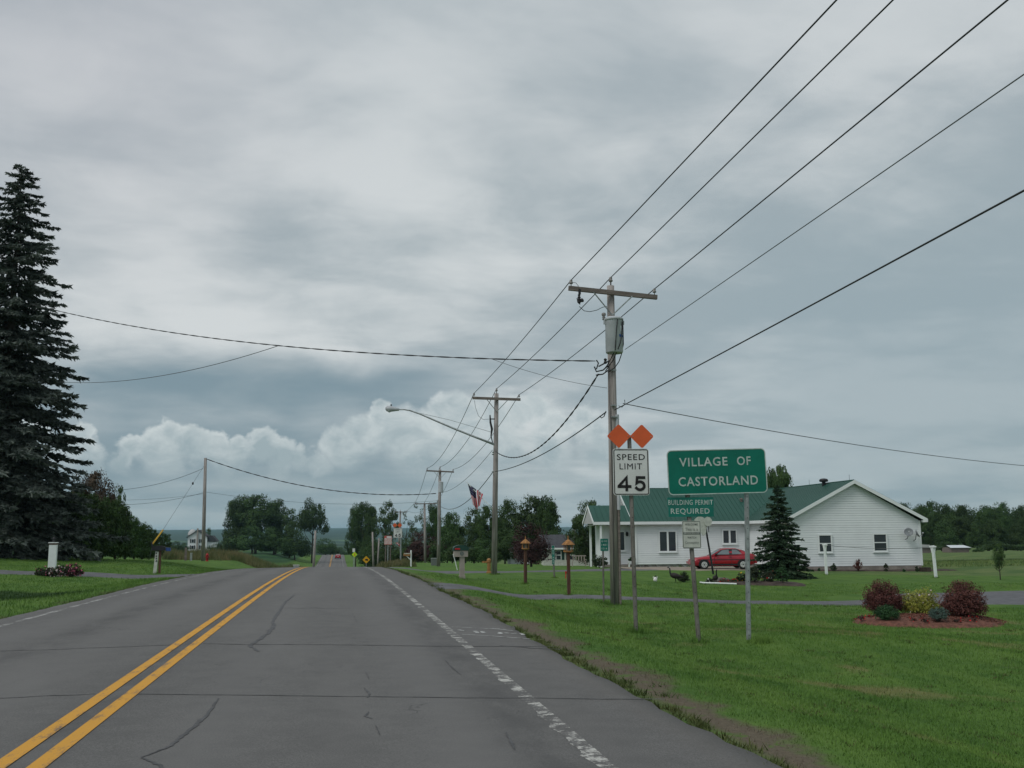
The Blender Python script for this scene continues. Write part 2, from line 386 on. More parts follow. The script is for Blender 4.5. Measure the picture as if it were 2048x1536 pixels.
# ------------------------------------------------------------------ mesh helpers
class MB:
    def __init__(s):
        s.v = []; s.f = []; s.mi = []; s.cur = 0
    def add(s, vs_, fs):
        o = len(s.v); s.v.extend([tuple(a) for a in vs_])
        for f_ in fs:
            s.f.append(tuple(i + o for i in f_)); s.mi.append(s.cur)
        return s
    def box(s, c, d, rot=None):
        cx, cy, cz = c; a, b, e = d[0] / 2, d[1] / 2, d[2] / 2
        vs_ = [Vector((i * a, j * b, k * e)) for i in (-1, 1) for j in (-1, 1) for k in (-1, 1)]
        if rot is not None: vs_ = [rot @ q for q in vs_]
        vs_ = [(q.x + cx, q.y + cy, q.z + cz) for q in vs_]
        return s.add(vs_, [(0, 1, 3, 2), (4, 6, 7, 5), (0, 4, 5, 1), (2, 3, 7, 6), (0, 2, 6, 4), (1, 5, 7, 3)])
    def tube(s, pts, r, n=8, cap=True):
        pts = [Vector(p) for p in pts]
        if not hasattr(r, "__len__"): r = [r] * len(pts)
        rings = []; prev = None
        for i, p in enumerate(pts):
            t = (pts[min(i + 1, len(pts) - 1)] - pts[max(i - 1, 0)]).normalized()
            if prev is None:
                ref = Vector((0, 0, 1)) if abs(t.z) < 0.9 else Vector((1, 0, 0))
                a = t.cross(ref).normalized()
            else:
                a = (prev - t * prev.dot(t)).normalized()
            prev = a; b = t.cross(a)
            rings.append([p + (a * math.cos(2 * math.pi * k / n) + b * math.sin(2 * math.pi * k / n)) * r[i] for k in range(n)])
        vs_ = [q for ring in rings for q in ring]; fs = []
        for i in range(len(pts) - 1):
            for k in range(n):
                k2 = (k + 1) % n
                fs.append((i * n + k, i * n + k2, (i + 1) * n + k2, (i + 1) * n + k))
        if cap:
            fs.append(tuple(range(n - 1, -1, -1))); fs.append(tuple((len(pts) - 1) * n + k for k in range(n)))
        return s.add(vs_, fs)
    def lathe(s, prof, c=(0, 0, 0), n=16, axis=None):
        vs_ = []; fs = []
        q = None
        if axis is not None: q = Vector(axis).normalized().to_track_quat("Z", "Y")
        for (r, z) in prof:
            for k in range(n):
                p = Vector((r * math.cos(2 * math.pi * k / n), r * math.sin(2 * math.pi * k / n), z))
                if q is not None: p = q @ p
                vs_.append((p.x + c[0], p.y + c[1], p.z + c[2]))
        for i in range(len(prof) - 1):
            for k in range(n):
                k2 = (k + 1) % n
                fs.append((i * n + k, i * n + k2, (i + 1) * n + k2, (i + 1) * n + k))
        fs.append(tuple(range(n - 1, -1, -1))); fs.append(tuple((len(prof) - 1) * n + k for k in range(n)))
        return s.add(vs_, fs)
    def prism(s, poly, y0, y1):                      # polygon in xz, extruded along y
        n = len(poly)
        vs_ = [(p[0], y0, p[1]) for p in poly] + [(p[0], y1, p[1]) for p in poly]
        fs = [tuple(range(n)), tuple(range(2 * n - 1, n - 1, -1))]
        for i in range(n):
            j = (i + 1) % n; fs.append((i, i + n, j + n, j))
        return s.add(vs_, fs)
    def build(s, name, mats, parent=None, smooth=False, kind=None, label=None):
        me = bpy.data.meshes.new(name)
        me.from_pydata(s.v, [], s.f)
        if not isinstance(mats, (list, tuple)): mats = [mats]
        for m_ in mats: me.materials.append(m_)
        if len(mats) > 1: me.polygons.foreach_set("material_index", s.mi)
        if smooth: me.polygons.foreach_set("use_smooth", [True] * len(me.polygons))
        me.update()
        return link(name, me, parent, kind, label)
def link(name, me, parent=None, kind=None, label=None):
    o = bpy.data.objects.new(name, me); COL.objects.link(o)
    if parent is not None: o.parent = parent
    if kind: o["kind"] = kind
    if label: o["label"] = label
    return o
def np_mesh(name, V, Fa, mats, parent=None, kind=None, mi=None, smooth=False):
    me = bpy.data.meshes.new(name)
    V = np.asarray(V, np.float32); Fa = np.asarray(Fa, np.int32)
    k = Fa.shape[1]
    me.vertices.add(len(V)); me.vertices.foreach_set("co", V.ravel())
    me.loops.add(Fa.size); me.loops.foreach_set("vertex_index", Fa.ravel())
    me.polygons.add(len(Fa)); me.polygons.foreach_set("loop_start", np.arange(0, Fa.size, k, dtype=np.int32))
    me.polygons.foreach_set("loop_total", np.full(len(Fa), k, np.int32))
    if not isinstance(mats, (list, tuple)): mats = [mats]
    for m_ in mats: me.materials.append(m_)
    if mi is not None: me.polygons.foreach_set("material_index", np.asarray(mi, np.int32))
    if smooth: me.polygons.foreach_set("use_smooth", np.ones(len(Fa), bool))
    me.update(calc_edges=True)
    return link(name, me, parent, kind)
def thing(name, label, cat, loc=(0, 0, 0), rotz=0.0, group=None, tilt=None):
    o = bpy.data.objects.new(name, None); COL.objects.link(o)
    o.empty_display_size = 0.2
    o.location = loc
    o.rotation_euler = (tilt[0] if tilt else 0, tilt[1] if tilt else 0, rotz)
    return tag(o, label, cat, group)
def tag(o, label, cat, group=None, kind=None):
    o["label"] = label; o["category"] = cat
    if group: o["group"] = group
    if kind: o["kind"] = kind
    return o
def struct(o, label=None):
    o["kind"] = "structure"
    if label: o["label"] = label
    return o
def copy_tree(o, parent=None):
    c = o.copy(); COL.objects.link(c); c.parent = parent
    for ch in list(o.children): copy_tree(ch, c)
    return c
def rrect(w_, h_, r, n=5):
    pts = []
    for (cx, cz, a0) in ((w_ / 2 - r, h_ / 2 - r, 0), (-w_ / 2 + r, h_ / 2 - r, 90), (-w_ / 2 + r, -h_ / 2 + r, 180), (w_ / 2 - r, -h_ / 2 + r, 270)):
        for k in range(n + 1):
            a = math.radians(a0 + 90 * k / n); pts.append((cx + r * math.cos(a), cz + r * math.sin(a)))
    return pts
def ring(mb, outer, inner, y0, y1):                  # flat frame between two outlines with the same number of points
    n = len(outer)
    vs_ = [(p[0], y0, p[1]) for p in outer] + [(p[0], y0, p[1]) for p in inner] + [(p[0], y1, p[1]) for p in outer] + [(p[0], y1, p[1]) for p in inner]
    fs = []
    for i in range(n):
        j = (i + 1) % n
        fs += [(i, j, n + j, n + i), (2 * n + i, 3 * n + i, 3 * n + j, 2 * n + j), (i, 2 * n + i, 2 * n + j, j), (n + i, n + j, 3 * n + j, 3 * n + i)]
    mb.add(vs_, fs)
def numeral_part(name, ch, w_, h_, cx, cz, y, sw, m_, parent):
    """traffic sign numeral drawn as one constant-width stroke outline"""
    S_ = {"4": [[(.70, 0), (.70, 1), (.0, .30), (.0, .27), (1.0, .27)]],
          "5": [[(.92, 1.0), (.20, 1.0), (.13, .55)] + [(.48 + .46 * math.cos(a), .33 + .33 * math.sin(a)) for a in np.linspace(2.25, -2.55, 16)]]}[ch]
    mb = MB()
    for st_ in S_:
        P_ = [((p_[0] - .5) * (w_ - sw) + cx, (p_[1] - .5) * (h_ - sw) + cz) for p_ in st_]
        L_, R_2 = [], []
        for i in range(len(P_)):
            a = Vector(P_[max(i - 1, 0)]); b = Vector(P_[i]); c = Vector(P_[min(i + 1, len(P_) - 1)])
            d1 = (b - a).normalized() if i > 0 else (c - b).normalized(); d2 = (c - b).normalized() if i < len(P_) - 1 else d1
            n = Vector((-d1.y - d2.y, d1.x + d2.x)); n = n / max(.35, n.length_squared / 2) * .5 * 1.0
            e = b.copy()
            if i == 0: e = b - d1 * sw / 2
            if i == len(P_) - 1: e = b + d1 * sw / 2
            n = n * sw
            L_.append(e + n); R_2.append(e - n)
        vs_ = [(q.x, y, q.y) for q in L_] + [(q.x, y, q.y) for q in R_2]; k = len(L_)
        mb.add(vs_, [(i, i + 1, k + i + 1, k + i) for i in range(k - 1)])
    return mb.build(name, m_, parent)
def text_part(name, s_, w_, h_, cx, cz, y, m_, parent, bold=0.012, fit=True, thick=0.002, xr=None, label=None):
    cu = bpy.data.curves.new("lettering", "FONT")
    cu.body = s_; cu.size = 1.0; cu.offset = bold; cu.align_x = "CENTER"; cu.resolution_u = 3
    cu.space_character = 1.12
    ob = bpy.data.objects.new("lettering", cu); COL.objects.link(ob)
    dg = bpy.context.evaluated_depsgraph_get()
    me = bpy.data.meshes.new_from_object(ob.evaluated_get(dg))
    COL.objects.unlink(ob); bpy.data.objects.remove(ob)
    co = np.zeros(len(me.vertices) * 3, np.float32); me.vertices.foreach_get("co", co); co = co.reshape(-1, 3)
    x0, x1, y0, y1 = co[:, 0].min(), co[:, 0].max(), co[:, 1].min(), co[:, 1].max()
    out = np.zeros_like(co)
    out[:, 0] = ((co[:, 0] - x0) / (x1 - x0) - 0.5) * w_ + cx
    out[:, 2] = ((co[:, 1] - y0) / (y1 - y0) - 0.5) * h_ + cz
    out[:, 1] = y
    me.vertices.foreach_set("co", out.ravel())
    me.materials.clear(); me.materials.append(m_); me.update()
    return link(name, me, parent, None, label)

# ------------------------------------------------------------------ ground sheet
def axis(segs):
    out = [segs[0][0]]
    for a, b, st in segs:
        n = max(1, int(round((b - a) / st))); out += list(np.linspace(a, b, n + 1)[1:])
    return np.array(out)
def geo(a, b, s0, k=1.18):
    o = [a]; st = s0
    while o[-1] < b: o.append(o[-1] + st); st *= k
    o[-1] = b
    return o
gx = np.array([-q for q in geo(20, 9000, 1.0)][::-1] + list(axis([(-20, -9, .5), (-9, -5, .2), (-5, 2, 1.0), (2, 9, .2), (9, 36, .5)])[1:]) + geo(36, 9000, 1.0)[1:])
gy = np.array(list(axis([(-60, 0, 4), (0, 10, .5), (10, 50, .4), (50, 100, .7), (100, 200, 2.0), (200, 500, 5)])) + geo(500, 9000, 8, 1.1)[1:])
GX, GY = np.meshgrid(gx, gy)
GZ = ground(GX, GY)
nx, ny = len(gx), len(gy)
idx = np.arange(nx * ny).reshape(ny, nx)
quads = np.stack([idx[:-1, :-1], idx[:-1, 1:], idx[1:, 1:], idx[1:, :-1]], -1).reshape(-1, 4)

gm = bpy.data.materials.new("grass_ground"); gm.use_nodes = True
g = NT(gm.node_tree); gb = gm.node_tree.nodes["Principled BSDF"]
def grass_colour(g):
    P = g.new("ShaderNodeNewGeometry").outputs["Position"]
    X, Y, Z = g.sep(P)
    nL = g.noise(P, 0.16, 3, 0.5); nM = g.noise(P, 1.1, 4, 0.6); nF = g.noise(P, 9.0, 4, 0.65)
    c = g.mix(g.step(nM, 0.3, 0.7), (0.048, 0.108, 0.022), (0.084, 0.158, 0.034))
    c = g.mix(g.m("MULTIPLY", g.step(nF, 0.42, 0.7), 0.45), c, (0.085, 0.165, 0.035))
    c = g.mix(g.m("MULTIPLY", g.step(nL, 0.45, 0.68), 0.5), c, (0.088, 0.165, 0.030))
    # long mown-in streaks and dry tan scars along the verge
    st = g.noise(g.comb(g.m("MULTIPLY_ADD", Y, -0.10, g.m("MULTIPLY", X, 1.15)), g.m("MULTIPLY_ADD", X, 0.3, g.m("MULTIPLY", Y, 0.22)), 0.0), 1.0, 4, 0.62)
    c = g.mix(g.m("MULTIPLY", g.step(st, 0.44, 0.62), 0.5), c, (0.112, 0.188, 0.042))
    near = g.m("MULTIPLY", g.step(Y, 27.0, 17.0), g.step(X, 3.6, 4.8))
    sc = g.noise(g.comb(g.m("MULTIPLY_ADD", Y, 0.12, g.m("MULTIPLY", X, 0.55)), g.m("MULTIPLY", Y, 0.42), 7.0), 1.0, 5, 0.62, 0.4)
    c = g.mix(g.m("MULTIPLY", g.m("MULTIPLY", g.step(sc, 0.55, 0.66), near), 0.7), c, (0.175, 0.165, 0.075))
    dk = g.noise(P, 0.55, 5, 0.7, 0.6)
    c = g.mix(g.m("MULTIPLY", g.step(dk, 0.62, 0.76), 0.35), c, (0.026, 0.068, 0.015))
    # bare gravelly dirt along the pavement edge
    en = g.m("MULTIPLY", g.m("SUBTRACT", g.noise(P, 0.8, 5, 0.6), 0.5), 1.5)
    ed = g.m("SUBTRACT", g.m("ADD", X, en), 2.6)
    dirt = g.m("MULTIPLY", g.m("MULTIPLY", g.step(ed, 0.72, 0.42), g.step(g.m("SUBTRACT", X, 2.6), 0.10, 0.28, 0.35, 1.0)), g.step(Y, 60.0, 24.0))
    dirt = g.m("MULTIPLY", dirt, g.step(X, 2.0, 2.3))
    tuft = g.step(g.noise(P, 2.2, 5, 0.7), 0.52, 0.62)
    dirt = g.m("MULTIPLY", dirt, g.m("MULTIPLY_ADD", tuft, -0.75, 1.0))
    dcol = g.mix(g.noise(P, 22.0, 4, 0.7), (0.066, 0.056, 0.040), (0.165, 0.140, 0.102))
    c = g.mix(dirt, c, dcol)
    ld = g.m("MULTIPLY", g.step(g.m("SUBTRACT", g.m("ADD", X, en), -5.6), -0.5, -0.15), g.step(g.noise(P, 1.5, 4), 0.45, 0.6))
    ld = g.m("MULTIPLY", ld, g.step(X, -4.0, -5.2))
    c = g.mix(g.m("MULTIPLY", ld, 0.5), c, dcol)
    # darker green strip on the far verge
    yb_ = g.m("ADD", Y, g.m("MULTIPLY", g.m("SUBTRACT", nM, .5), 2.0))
    dark_band = g.m("MULTIPLY", g.m("MULTIPLY", g.step(g.m("ADD", X, g.m("MULTIPLY", g.m("SUBTRACT", nM, .5), 1.2)), -6.2, -7.4), g.step(yb_, 30.8, 29.6)), g.step(yb_, 23.6, 25.0))
    c = g.mix(g.m("MULTIPLY", dark_band, 0.85), c, (0.014, 0.036, 0.010))
    # rough hay field beyond the white house
    rd = g.m("ADD", g.m("MULTIPLY", X, 0.5), g.m("ADD", Y, g.m("MULTIPLY", nL, 3.0)))
    field = g.m("MULTIPLY", g.step(rd, 66.5, 68.0), g.step(X, 24.0, 27.0))
    fcol = g.mix(g.step(g.noise(P, 0.5, 5, 0.65), 0.35, 0.65), (0.062, 0.115, 0.035), (0.125, 0.165, 0.06))
    c = g.mix(field, c, fcol)
    bank = g.m("MULTIPLY", g.m("MULTIPLY", g.step(Y, 75.0, 80.0), g.step(Y, 92.0, 86.0)), g.step(X, 20.0, 26.0))
    c = g.mix(g.m("MULTIPLY", bank, 0.7), c, (0.028, 0.045, 0.018))
    # row crop on the other side of the road
    rows = g.m("SINE", g.m("MULTIPLY", X, 2.2))
    crop = g.mix(g.m("MULTIPLY_ADD", rows, 0.5, 0.5), (0.018, 0.055, 0.022), (0.034, 0.085, 0.030))
    cm = g.m("MULTIPLY", g.step(X, -11.0, -13.0), g.m("MULTIPLY", g.step(Y, 96.0, 104.0), g.step(Y, 420.0, 400.0)))
    c = g.mix(cm, c, crop)
    # valley floor and wooded hills far off
    farn = g.noise(g.vscale(P, (1, 1.6, 0.0)), 0.0021, 4, 0.55, 0.4)
    farf = g.noise(P, 0.02, 5, 0.7)
    wood = g.mix(farf, (0.010, 0.026, 0.014), (0.030, 0.055, 0.028))
    fields = g.mix(g.noise(P, 0.0016, 2), (0.06, 0.13, 0.05), (0.11, 0.16, 0.07))
    far = g.mix(g.m("MULTIPLY", g.step(farn, 0.56, 0.60), g.step(Y, 4200.0, 2600.0)), wood, fields)
    c = g.mix(g.step(Y, 430.0, 640.0), c, far)
    return c, nF, P
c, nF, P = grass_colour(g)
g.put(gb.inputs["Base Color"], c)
gb.inputs["Roughness"].default_value = 0.95
gb.inputs["Specular IOR Level"].default_value = 0.1
bm_ = g.new("ShaderNodeBump"); bm_.inputs["Strength"].default_value = 0.8; bm_.inputs["Distance"].default_value = 0.05
g.put(bm_.inputs["Height"], g.m("ADD", nF, g.m("MULTIPLY", g.noise(P, 30.0, 3, 0.7), 0.5)))
g.put(gb.inputs["Normal"], bm_.outputs[0])
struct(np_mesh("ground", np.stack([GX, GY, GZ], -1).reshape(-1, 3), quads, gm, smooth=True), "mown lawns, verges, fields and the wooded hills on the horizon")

blade_m = bpy.data.materials.new("grass_blades"); blade_m.use_nodes = True
g2 = NT(blade_m.node_tree); b2 = blade_m.node_tree.nodes["Principled BSDF"]
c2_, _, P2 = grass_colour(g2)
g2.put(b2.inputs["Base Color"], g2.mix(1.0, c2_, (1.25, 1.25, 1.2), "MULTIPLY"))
b2.inputs["Roughness"].default_value = 0.8
b2.inputs["Specular IOR Level"].default_value = 0.15

# ------------------------------------------------------------------ road
am = bpy.data.materials.new("old_asphalt"); am.use_nodes = True
g = NT(am.node_tree); ab = am.node_tree.nodes["Principled BSDF"]
P = g.new("ShaderNodeNewGeometry").outputs["Position"]; X, Y, Z = g.sep(P)
def asphalt_colour(g, P, X, Y):
    grit = g.noise(P, 90.0, 3, 0.8)
    mid = g.noise(P, 3.0, 5, 0.65)
    big = g.noise(g.vscale(P, (1.0, 0.22, 1.0)), 0.7, 4, 0.6, 0.3)
    c = g.mix(g.step(grit, 0.25, 0.75), (0.066, 0.066, 0.064), (0.170, 0.168, 0.163))
    c = g.mix(g.m("MULTIPLY", g.step(mid, 0.35, 0.7), 0.40), c, (0.080, 0.080, 0.079))
    c = g.mix(g.m("MULTIPLY", g.step(big, 0.44, 0.68), 0.40), c, (0.155, 0.153, 0.148))
    # polished wheel tracks, darker oil line between them
    def band(x0, w_):
        d = g.m("DIVIDE", g.m("SUBTRACT", X, x0), w_)
        return g.m("POWER", 2.718, g.m("MULTIPLY", g.m("MULTIPLY", d, d), -1.0))
    wob = g.noise(g.vscale(P, (0.3, 0.12, 1)), 1.0, 3)
    tr = g.m("ADD", g.m("ADD", band(-0.85, 0.38), band(0.85, 0.38)), g.m("ADD", band(-2.9, 0.38), band(-4.4, 0.38)))
    c = g.mix(g.m("MULTIPLY", g.m("MULTIPLY", tr, wob), 0.75, clamp=True), c, (0.150, 0.149, 0.146))
    oil = g.m("ADD", g.m("ADD", band(-1.84, 0.20), band(1.35, 0.22)), band(-3.65, 0.25))
    c = g.mix(g.m("MULTIPLY", g.m("MULTIPLY", oil, g.step(g.noise(g.vscale(P, (1, .4, 1)), 2.0, 5, .7), 0.35, 0.62)), 0.55), c, (0.060, 0.060, 0.061))
    # fine hairline cracking
    vo = g.new("ShaderNodeTexVoronoi", feature="DISTANCE_TO_EDGE"); vo.inputs["Scale"].default_value = 1.3
    wv = g.new("ShaderNodeVectorMath", operation="ADD"); g.put(wv.inputs[0], P)
    nz = g.new("ShaderNodeTexNoise"); nz.inputs["Scale"].default_value = 1.6; nz.inputs["Detail"].default_value = 4; g.put(nz.inputs["Vector"], P)
    g.put(wv.inputs[1], nz.outputs["Color"]); g.put(vo.inputs["Vector"], wv.outputs[0])
    crack = g.m("MULTIPLY", g.step(vo.outputs["Distance"], 0.012, 0.002), g.step(g.noise(P, 0.35, 3), 0.50, 0.62))
    c = g.mix(g.m("MULTIPLY", crack, 0.55), c, (0.04, 0.04, 0.042))
    # sandy dust on the shoulder
    sh = g.m("MULTIPLY", g.step(g.m("ADD", X, g.m("MULTIPLY", mid, 0.5)), 2.35, 2.95), 0.55)
    c = g.mix(sh, c, (0.115, 0.108, 0.098))
    return c, grit
c, grit = asphalt_colour(g, P, X, Y)
g.put(ab.inputs["Base Color"], c)
ab.inputs["Roughness"].default_value = 0.85
ab.inputs["Specular IOR Level"].default_value = 0.25
bn_ = g.new("ShaderNodeBump"); bn_.inputs["Strength"].default_value = 0.35; bn_.inputs["Distance"].default_value = 0.008
g.put(bn_.inputs["Height"], grit); g.put(ab.inputs["Normal"], bn_.outputs[0])
M["asphalt"] = am
ry = np.array(list(np.arange(-60, 60, .33)) + list(np.arange(60, 480, 1.5)))
def edge_x(y, side):
    a = 0.022 * math.sin(y * 2.1 + side) + 0.018 * math.sin(y * 5.3 + 2 * side) + 0.05 * math.sin(y * 0.43) + 0.014 * math.sin(y * 9.1 + side) + random.uniform(-.018, .018)
    return (XR + a) if side > 0 else (XL - a * 0.8)
rows_ = []
for y in ry:
    xs_ = np.concatenate([[edge_x(y, -1) - .03, edge_x(y, -1)], np.linspace(XL + .2, XR - .2, 14), [edge_x(y, 1), edge_x(y, 1) + .03]])
    zs_ = road_z(xs_, y).copy(); zs_[0] -= 0.08; zs_[-1] -= 0.08
    rows_.append(np.stack([xs_, np.full_like(xs_, y), zs_], -1))
rv = np.array(rows_); k_ = rv.shape[1]
idx = np.arange(len(ry) * k_).reshape(len(ry), k_)
quads = np.stack([idx[:-1, :-1], idx[:-1, 1:], idx[1:, 1:], idx[1:, :-1]], -1).reshape(-1, 4)
road = struct(np_mesh("road", rv.reshape(-1, 3), quads, am, smooth=True), "two lane asphalt road running over a crest")

def paint(name, col, wear, scale, streak=(1, 1, 1)):
    m = bpy.data.materials.new(name); m.use_nodes = True
    g = NT(m.node_tree); b = m.node_tree.nodes["Principled BSDF"]
    P = g.new("ShaderNodeNewGeometry").outputs["Position"]; X, Y, Z = g.sep(P)
    asp, _ = asphalt_colour(g, P, X, Y)
    v = g.vscale(P, streak)
    n = g.m("ADD", g.m("MULTIPLY", g.noise(v, scale, 5, 0.75), 0.7), g.m("MULTIPLY", g.noise(P, 45.0, 3, 0.7), 0.3))
    lo, hi = wear
    c = g.mix(g.step(n, lo, hi), col, asp)
    g.put(b.inputs["Base Color"], c); b.inputs["Roughness"].default_value = 0.85; b.inputs["Specular IOR Level"].default_value = 0.25
    bn_ = g.new("ShaderNodeBump"); bn_.inputs["Strength"].default_value = 0.35; bn_.inputs["Distance"].default_value = 0.008
    g.put(bn_.inputs["Height"], g.noise(P, 90.0, 3, 0.8)); g.put(b.inputs["Normal"], bn_.outputs[0])
    return m
M["yellow_line"] = paint("yellow_paint", (0.56, 0.29, 0.045), (0.50, 0.68), 7.0, (1, .25, 1))
M["white_line"] = paint("worn_white_paint", (0.47, 0.47, 0.44), (0.425, 0.51), 3.2, (1.3, 1.7, 1))
M["white_line_l"] = paint("faded_white_paint", (0.34, 0.34, 0.33), (0.43, 0.53), 2.2, (2.0, .6, 1))
M["survey_paint"] = paint("survey_paint", (0.42, 0.43, 0.42), (0.48, 0.60), 9.0)
M["survey_red"] = paint("survey_red", (0.30, 0.06, 0.05), (0.46, 0.62), 5.0)
M["tar"] = mat("crack_sealer", (0.070, 0.071, 0.073), 0.7, 0.3, 9, bump=0.2)
M["tar_thin"] = mat("joint_line", (0.080, 0.080, 0.080), 0.8, 0.3, 5)
M["drive_asphalt"] = mat("driveway_asphalt", (0.105, 0.108, 0.115), 0.9, 0.22, 3.0, bump=0.3)
M["drive_gravel"] = mat("concrete_pad", (0.25, 0.215, 0.175), 0.95, 0.2, 1.2, bump=0.3)

def line_strip(name, x0, w_, y0, y1, m_, label, jag=0.0, dz=0.005):
    ys = np.array(list(np.arange(y0, min(y1, 60), .12 if jag else .5)) + (list(np.arange(60, y1, 1.5)) if y1 > 60 else []))
    V = []
    for y in ys:
        a = jag * (0.5 * math.sin(y * 9.1) * math.sin(y * 3.3) + 0.5 * random.uniform(-1, 1)) if jag else 0
        xl, xr = x0 - w_ / 2 - max(0, a) * 1.0, x0 + w_ / 2
        V += [(xl, y, float(road_z(xl, y)) + dz), (xr, y, float(road_z(xr, y)) + dz)]
    q = [(2 * i, 2 * i + 1, 2 * i + 3, 2 * i + 2) for i in range(len(ys) - 1)]
    o = np_mesh(name, V, q, m_, road); o["label"] = label
    return o
line_strip("centre_line", XC - 0.115, 0.11, -50, 470, M["yellow_line"], "far one of the double yellow centre lines, slightly worn")
line_strip("centre_line", XC + 0.115, 0.11, -50, 470, M["yellow_line"], "near one of the double yellow centre lines")
line_strip("edge_line", 1.62, 0.11, -50, 470, M["white_line"], "broken worn white edge line beside the shoulder", jag=0.05, dz=0.0015)
line_strip("edge_line", -5.18, 0.11, -50, 470, M["white_line_l"], "faint white edge line on the far side of the road", dz=0.0015)

def ribbon(name, pix, w_, m_, label=None, world_pts=None, dz=0.004, jitter=0.3, steps=6):
    pts = [on_road(*p) for p in pix] if world_pts is None else [Vector((p[0], p[1], 0)) for p in world_pts]
    ws = w_ if hasattr(w_, "__len__") else [w_] * len(pts)
    fine = []; fw = []
    for i in range(len(pts) - 1):
        for k in range(steps):
            t = k / steps; fine.append(pts[i].lerp(pts[i + 1], t)); fw.append(ws[i] * (1 - t) + ws[i + 1] * t)
    fine.append(pts[-1]); fw.append(ws[-1])
    fine = [p + Vector((random.uniform(-1, 1), random.uniform(-1, 1), 0)) * jitter * ww for p, ww in zip(fine, fw)]
    V = []
    for i, p in enumerate(fine):
        t = (fine[min(i + 1, len(fine) - 1)] - fine[max(i - 1, 0)]); t.z = 0; t.normalize()
        n = Vector((-t.y, t.x, 0)) * fw[i] * 0.5 * random.uniform(0.7, 1.2)
        for s_ in (1, -1):
            q = p + n * s_; V.append((q.x, q.y, float(road_z(q.x, q.y)) + dz))
    o = np_mesh(name, V, [(2 * i, 2 * i + 1, 2 * i + 3, 2 * i + 2) for i in range(len(fine) - 1)], m_, road)
    if label: o["label"] = label
    return o
ribbon("crack_seal", [(437, 1397), (418, 1425), (400, 1443), (370, 1468), (342, 1492), (310, 1505), (282, 1516), (318, 1530), (345, 1560)], [.012, .025, .038, .03, .025, .02, .012, .03, .012], M["tar"], "meandering black crack sealer in the near lane")
ribbon("crack_seal", [(588, 1190), (572, 1203), (558, 1222), (548, 1240), (543, 1258), (535, 1268), (512, 1283), (500, 1293), (518, 1303)], [.03, .05, .06, .05, .07, .05, .06, .05, .03], M["tar"], "crack sealer wandering beside the double yellow line")
for pix in ([(732, 1345), (738, 1358)], [(728, 1376), (740, 1388), (734, 1396)], [(738, 1424), (730, 1432), (744, 1438)], [(752, 1452), (760, 1470)], [(708, 1232), (714, 1245)], [(890, 1320), (905, 1336), (922, 1350)], [(1012, 1465), (1024, 1490), (1030, 1500)]):
    ribbon("crack_seal", pix, [.008] + [.022] * (len(pix) - 2) + [.008], M["tar"], steps=8)
for (pa, pb, w_) in (((0, 1303), (345, 1290), .03), ((405, 1288), (1110, 1294), .03), ((0, 1397), (190, 1388), .022), ((275, 1389), (1330, 1399), .022), ((560, 1216), (700, 1217), .03), ((1000, 1292), (1120, 1300), .03)):
    ribbon("transverse_joint", [(pa[0] + (pb[0] - pa[0]) * k / 8, pa[1] + (pb[1] - pa[1]) * k / 8 + random.uniform(-.8, .8)) for k in range(9)], w_, M["tar_thin"], jitter=.2)
# sprayed survey marks on the shoulder
for pix, w_ in (([(903, 1254), (950, 1256), (1000, 1259), (1028, 1262)], .035), ([(925, 1269), (980, 1272), (1030, 1276), (1060, 1278)], .035), ([(985, 1257), (1010, 1259)], .03)):
    ribbon("survey_mark", pix, w_, M["survey_paint"], jitter=.2)
for (a, b_) in (((918, 1260), (926, 1262)), ((948, 1262), (956, 1266)), ((963, 1263), (968, 1266)), ((998, 1265), (1002, 1268)), ((1010, 1266), (1016, 1267)), ((1020, 1268), (1034, 1267)), ((1040, 1267), (1047, 1270))):
    ribbon("survey_mark", [a, b_], .06, M["survey_paint"], jitter=.2)

# ------------------------------------------------------------------ driveways and the parking pad, draped over the ground
DRIVES = []
def smoothpath(pts, step=0.4):
    out = []
    P_ = [pts[0]] + list(pts) + [pts[-1]]
    for i in range(1, len(P_) - 2):
        p0, p1, p2, p3 = [np.array(q, float) for q in P_[i - 1:i + 3]]
        n = max(2, int(np.hypot(*(p2 - p1)[:2]) / step))
        for k in range(n):
            t = k / n
            out.append(0.5 * ((2 * p1) + (-p0 + p2) * t + (2 * p0 - 5 * p1 + 4 * p2 - p3) * t * t + (-p0 + 3 * p1 - 3 * p2 + p3) * t ** 3))
    out.append(np.array(pts[-1], float))
    return out
def drive(name, pts, m_, label, lift=0.03):
    sp = smoothpath(pts); DRIVES.append(np.array(sp))
    V = []; n = 11
    for i, p in enumerate(sp):
        a = sp[min(i + 1, len(sp) - 1)] - sp[max(i - 1, 0)]; L = math.hypot(a[0], a[1]); nx_, ny_ = -a[1] / L, a[0] / L
        hw = p[2] + random.uniform(-.04, .04)
        for k in range(n):
            s_ = (k / (n - 1) * 2 - 1) * hw
            x, y = p[0] + nx_ * s_, p[1] + ny_ * s_
            z = float(ground(x, y)) + lift - (0.06 if k in (0, n - 1) else 0)
            if XL - .3 < x < XR + .3: z = min(z, float(road_z(x, y)) - 0.008)
            V.append((x, y, z))
    q = [(i * n + k, i * n + k + 1, (i + 1) * n + k + 1, (i + 1) * n + k) for i in range(len(sp) - 1) for k in range(n - 1)]
    return struct(np_mesh(name, V, q, m_, smooth=True), label)
def wp(px, D, hw):
    x, y = xy(px, D); return (x, y, hw)
_p0 = xy(905, 29.2)
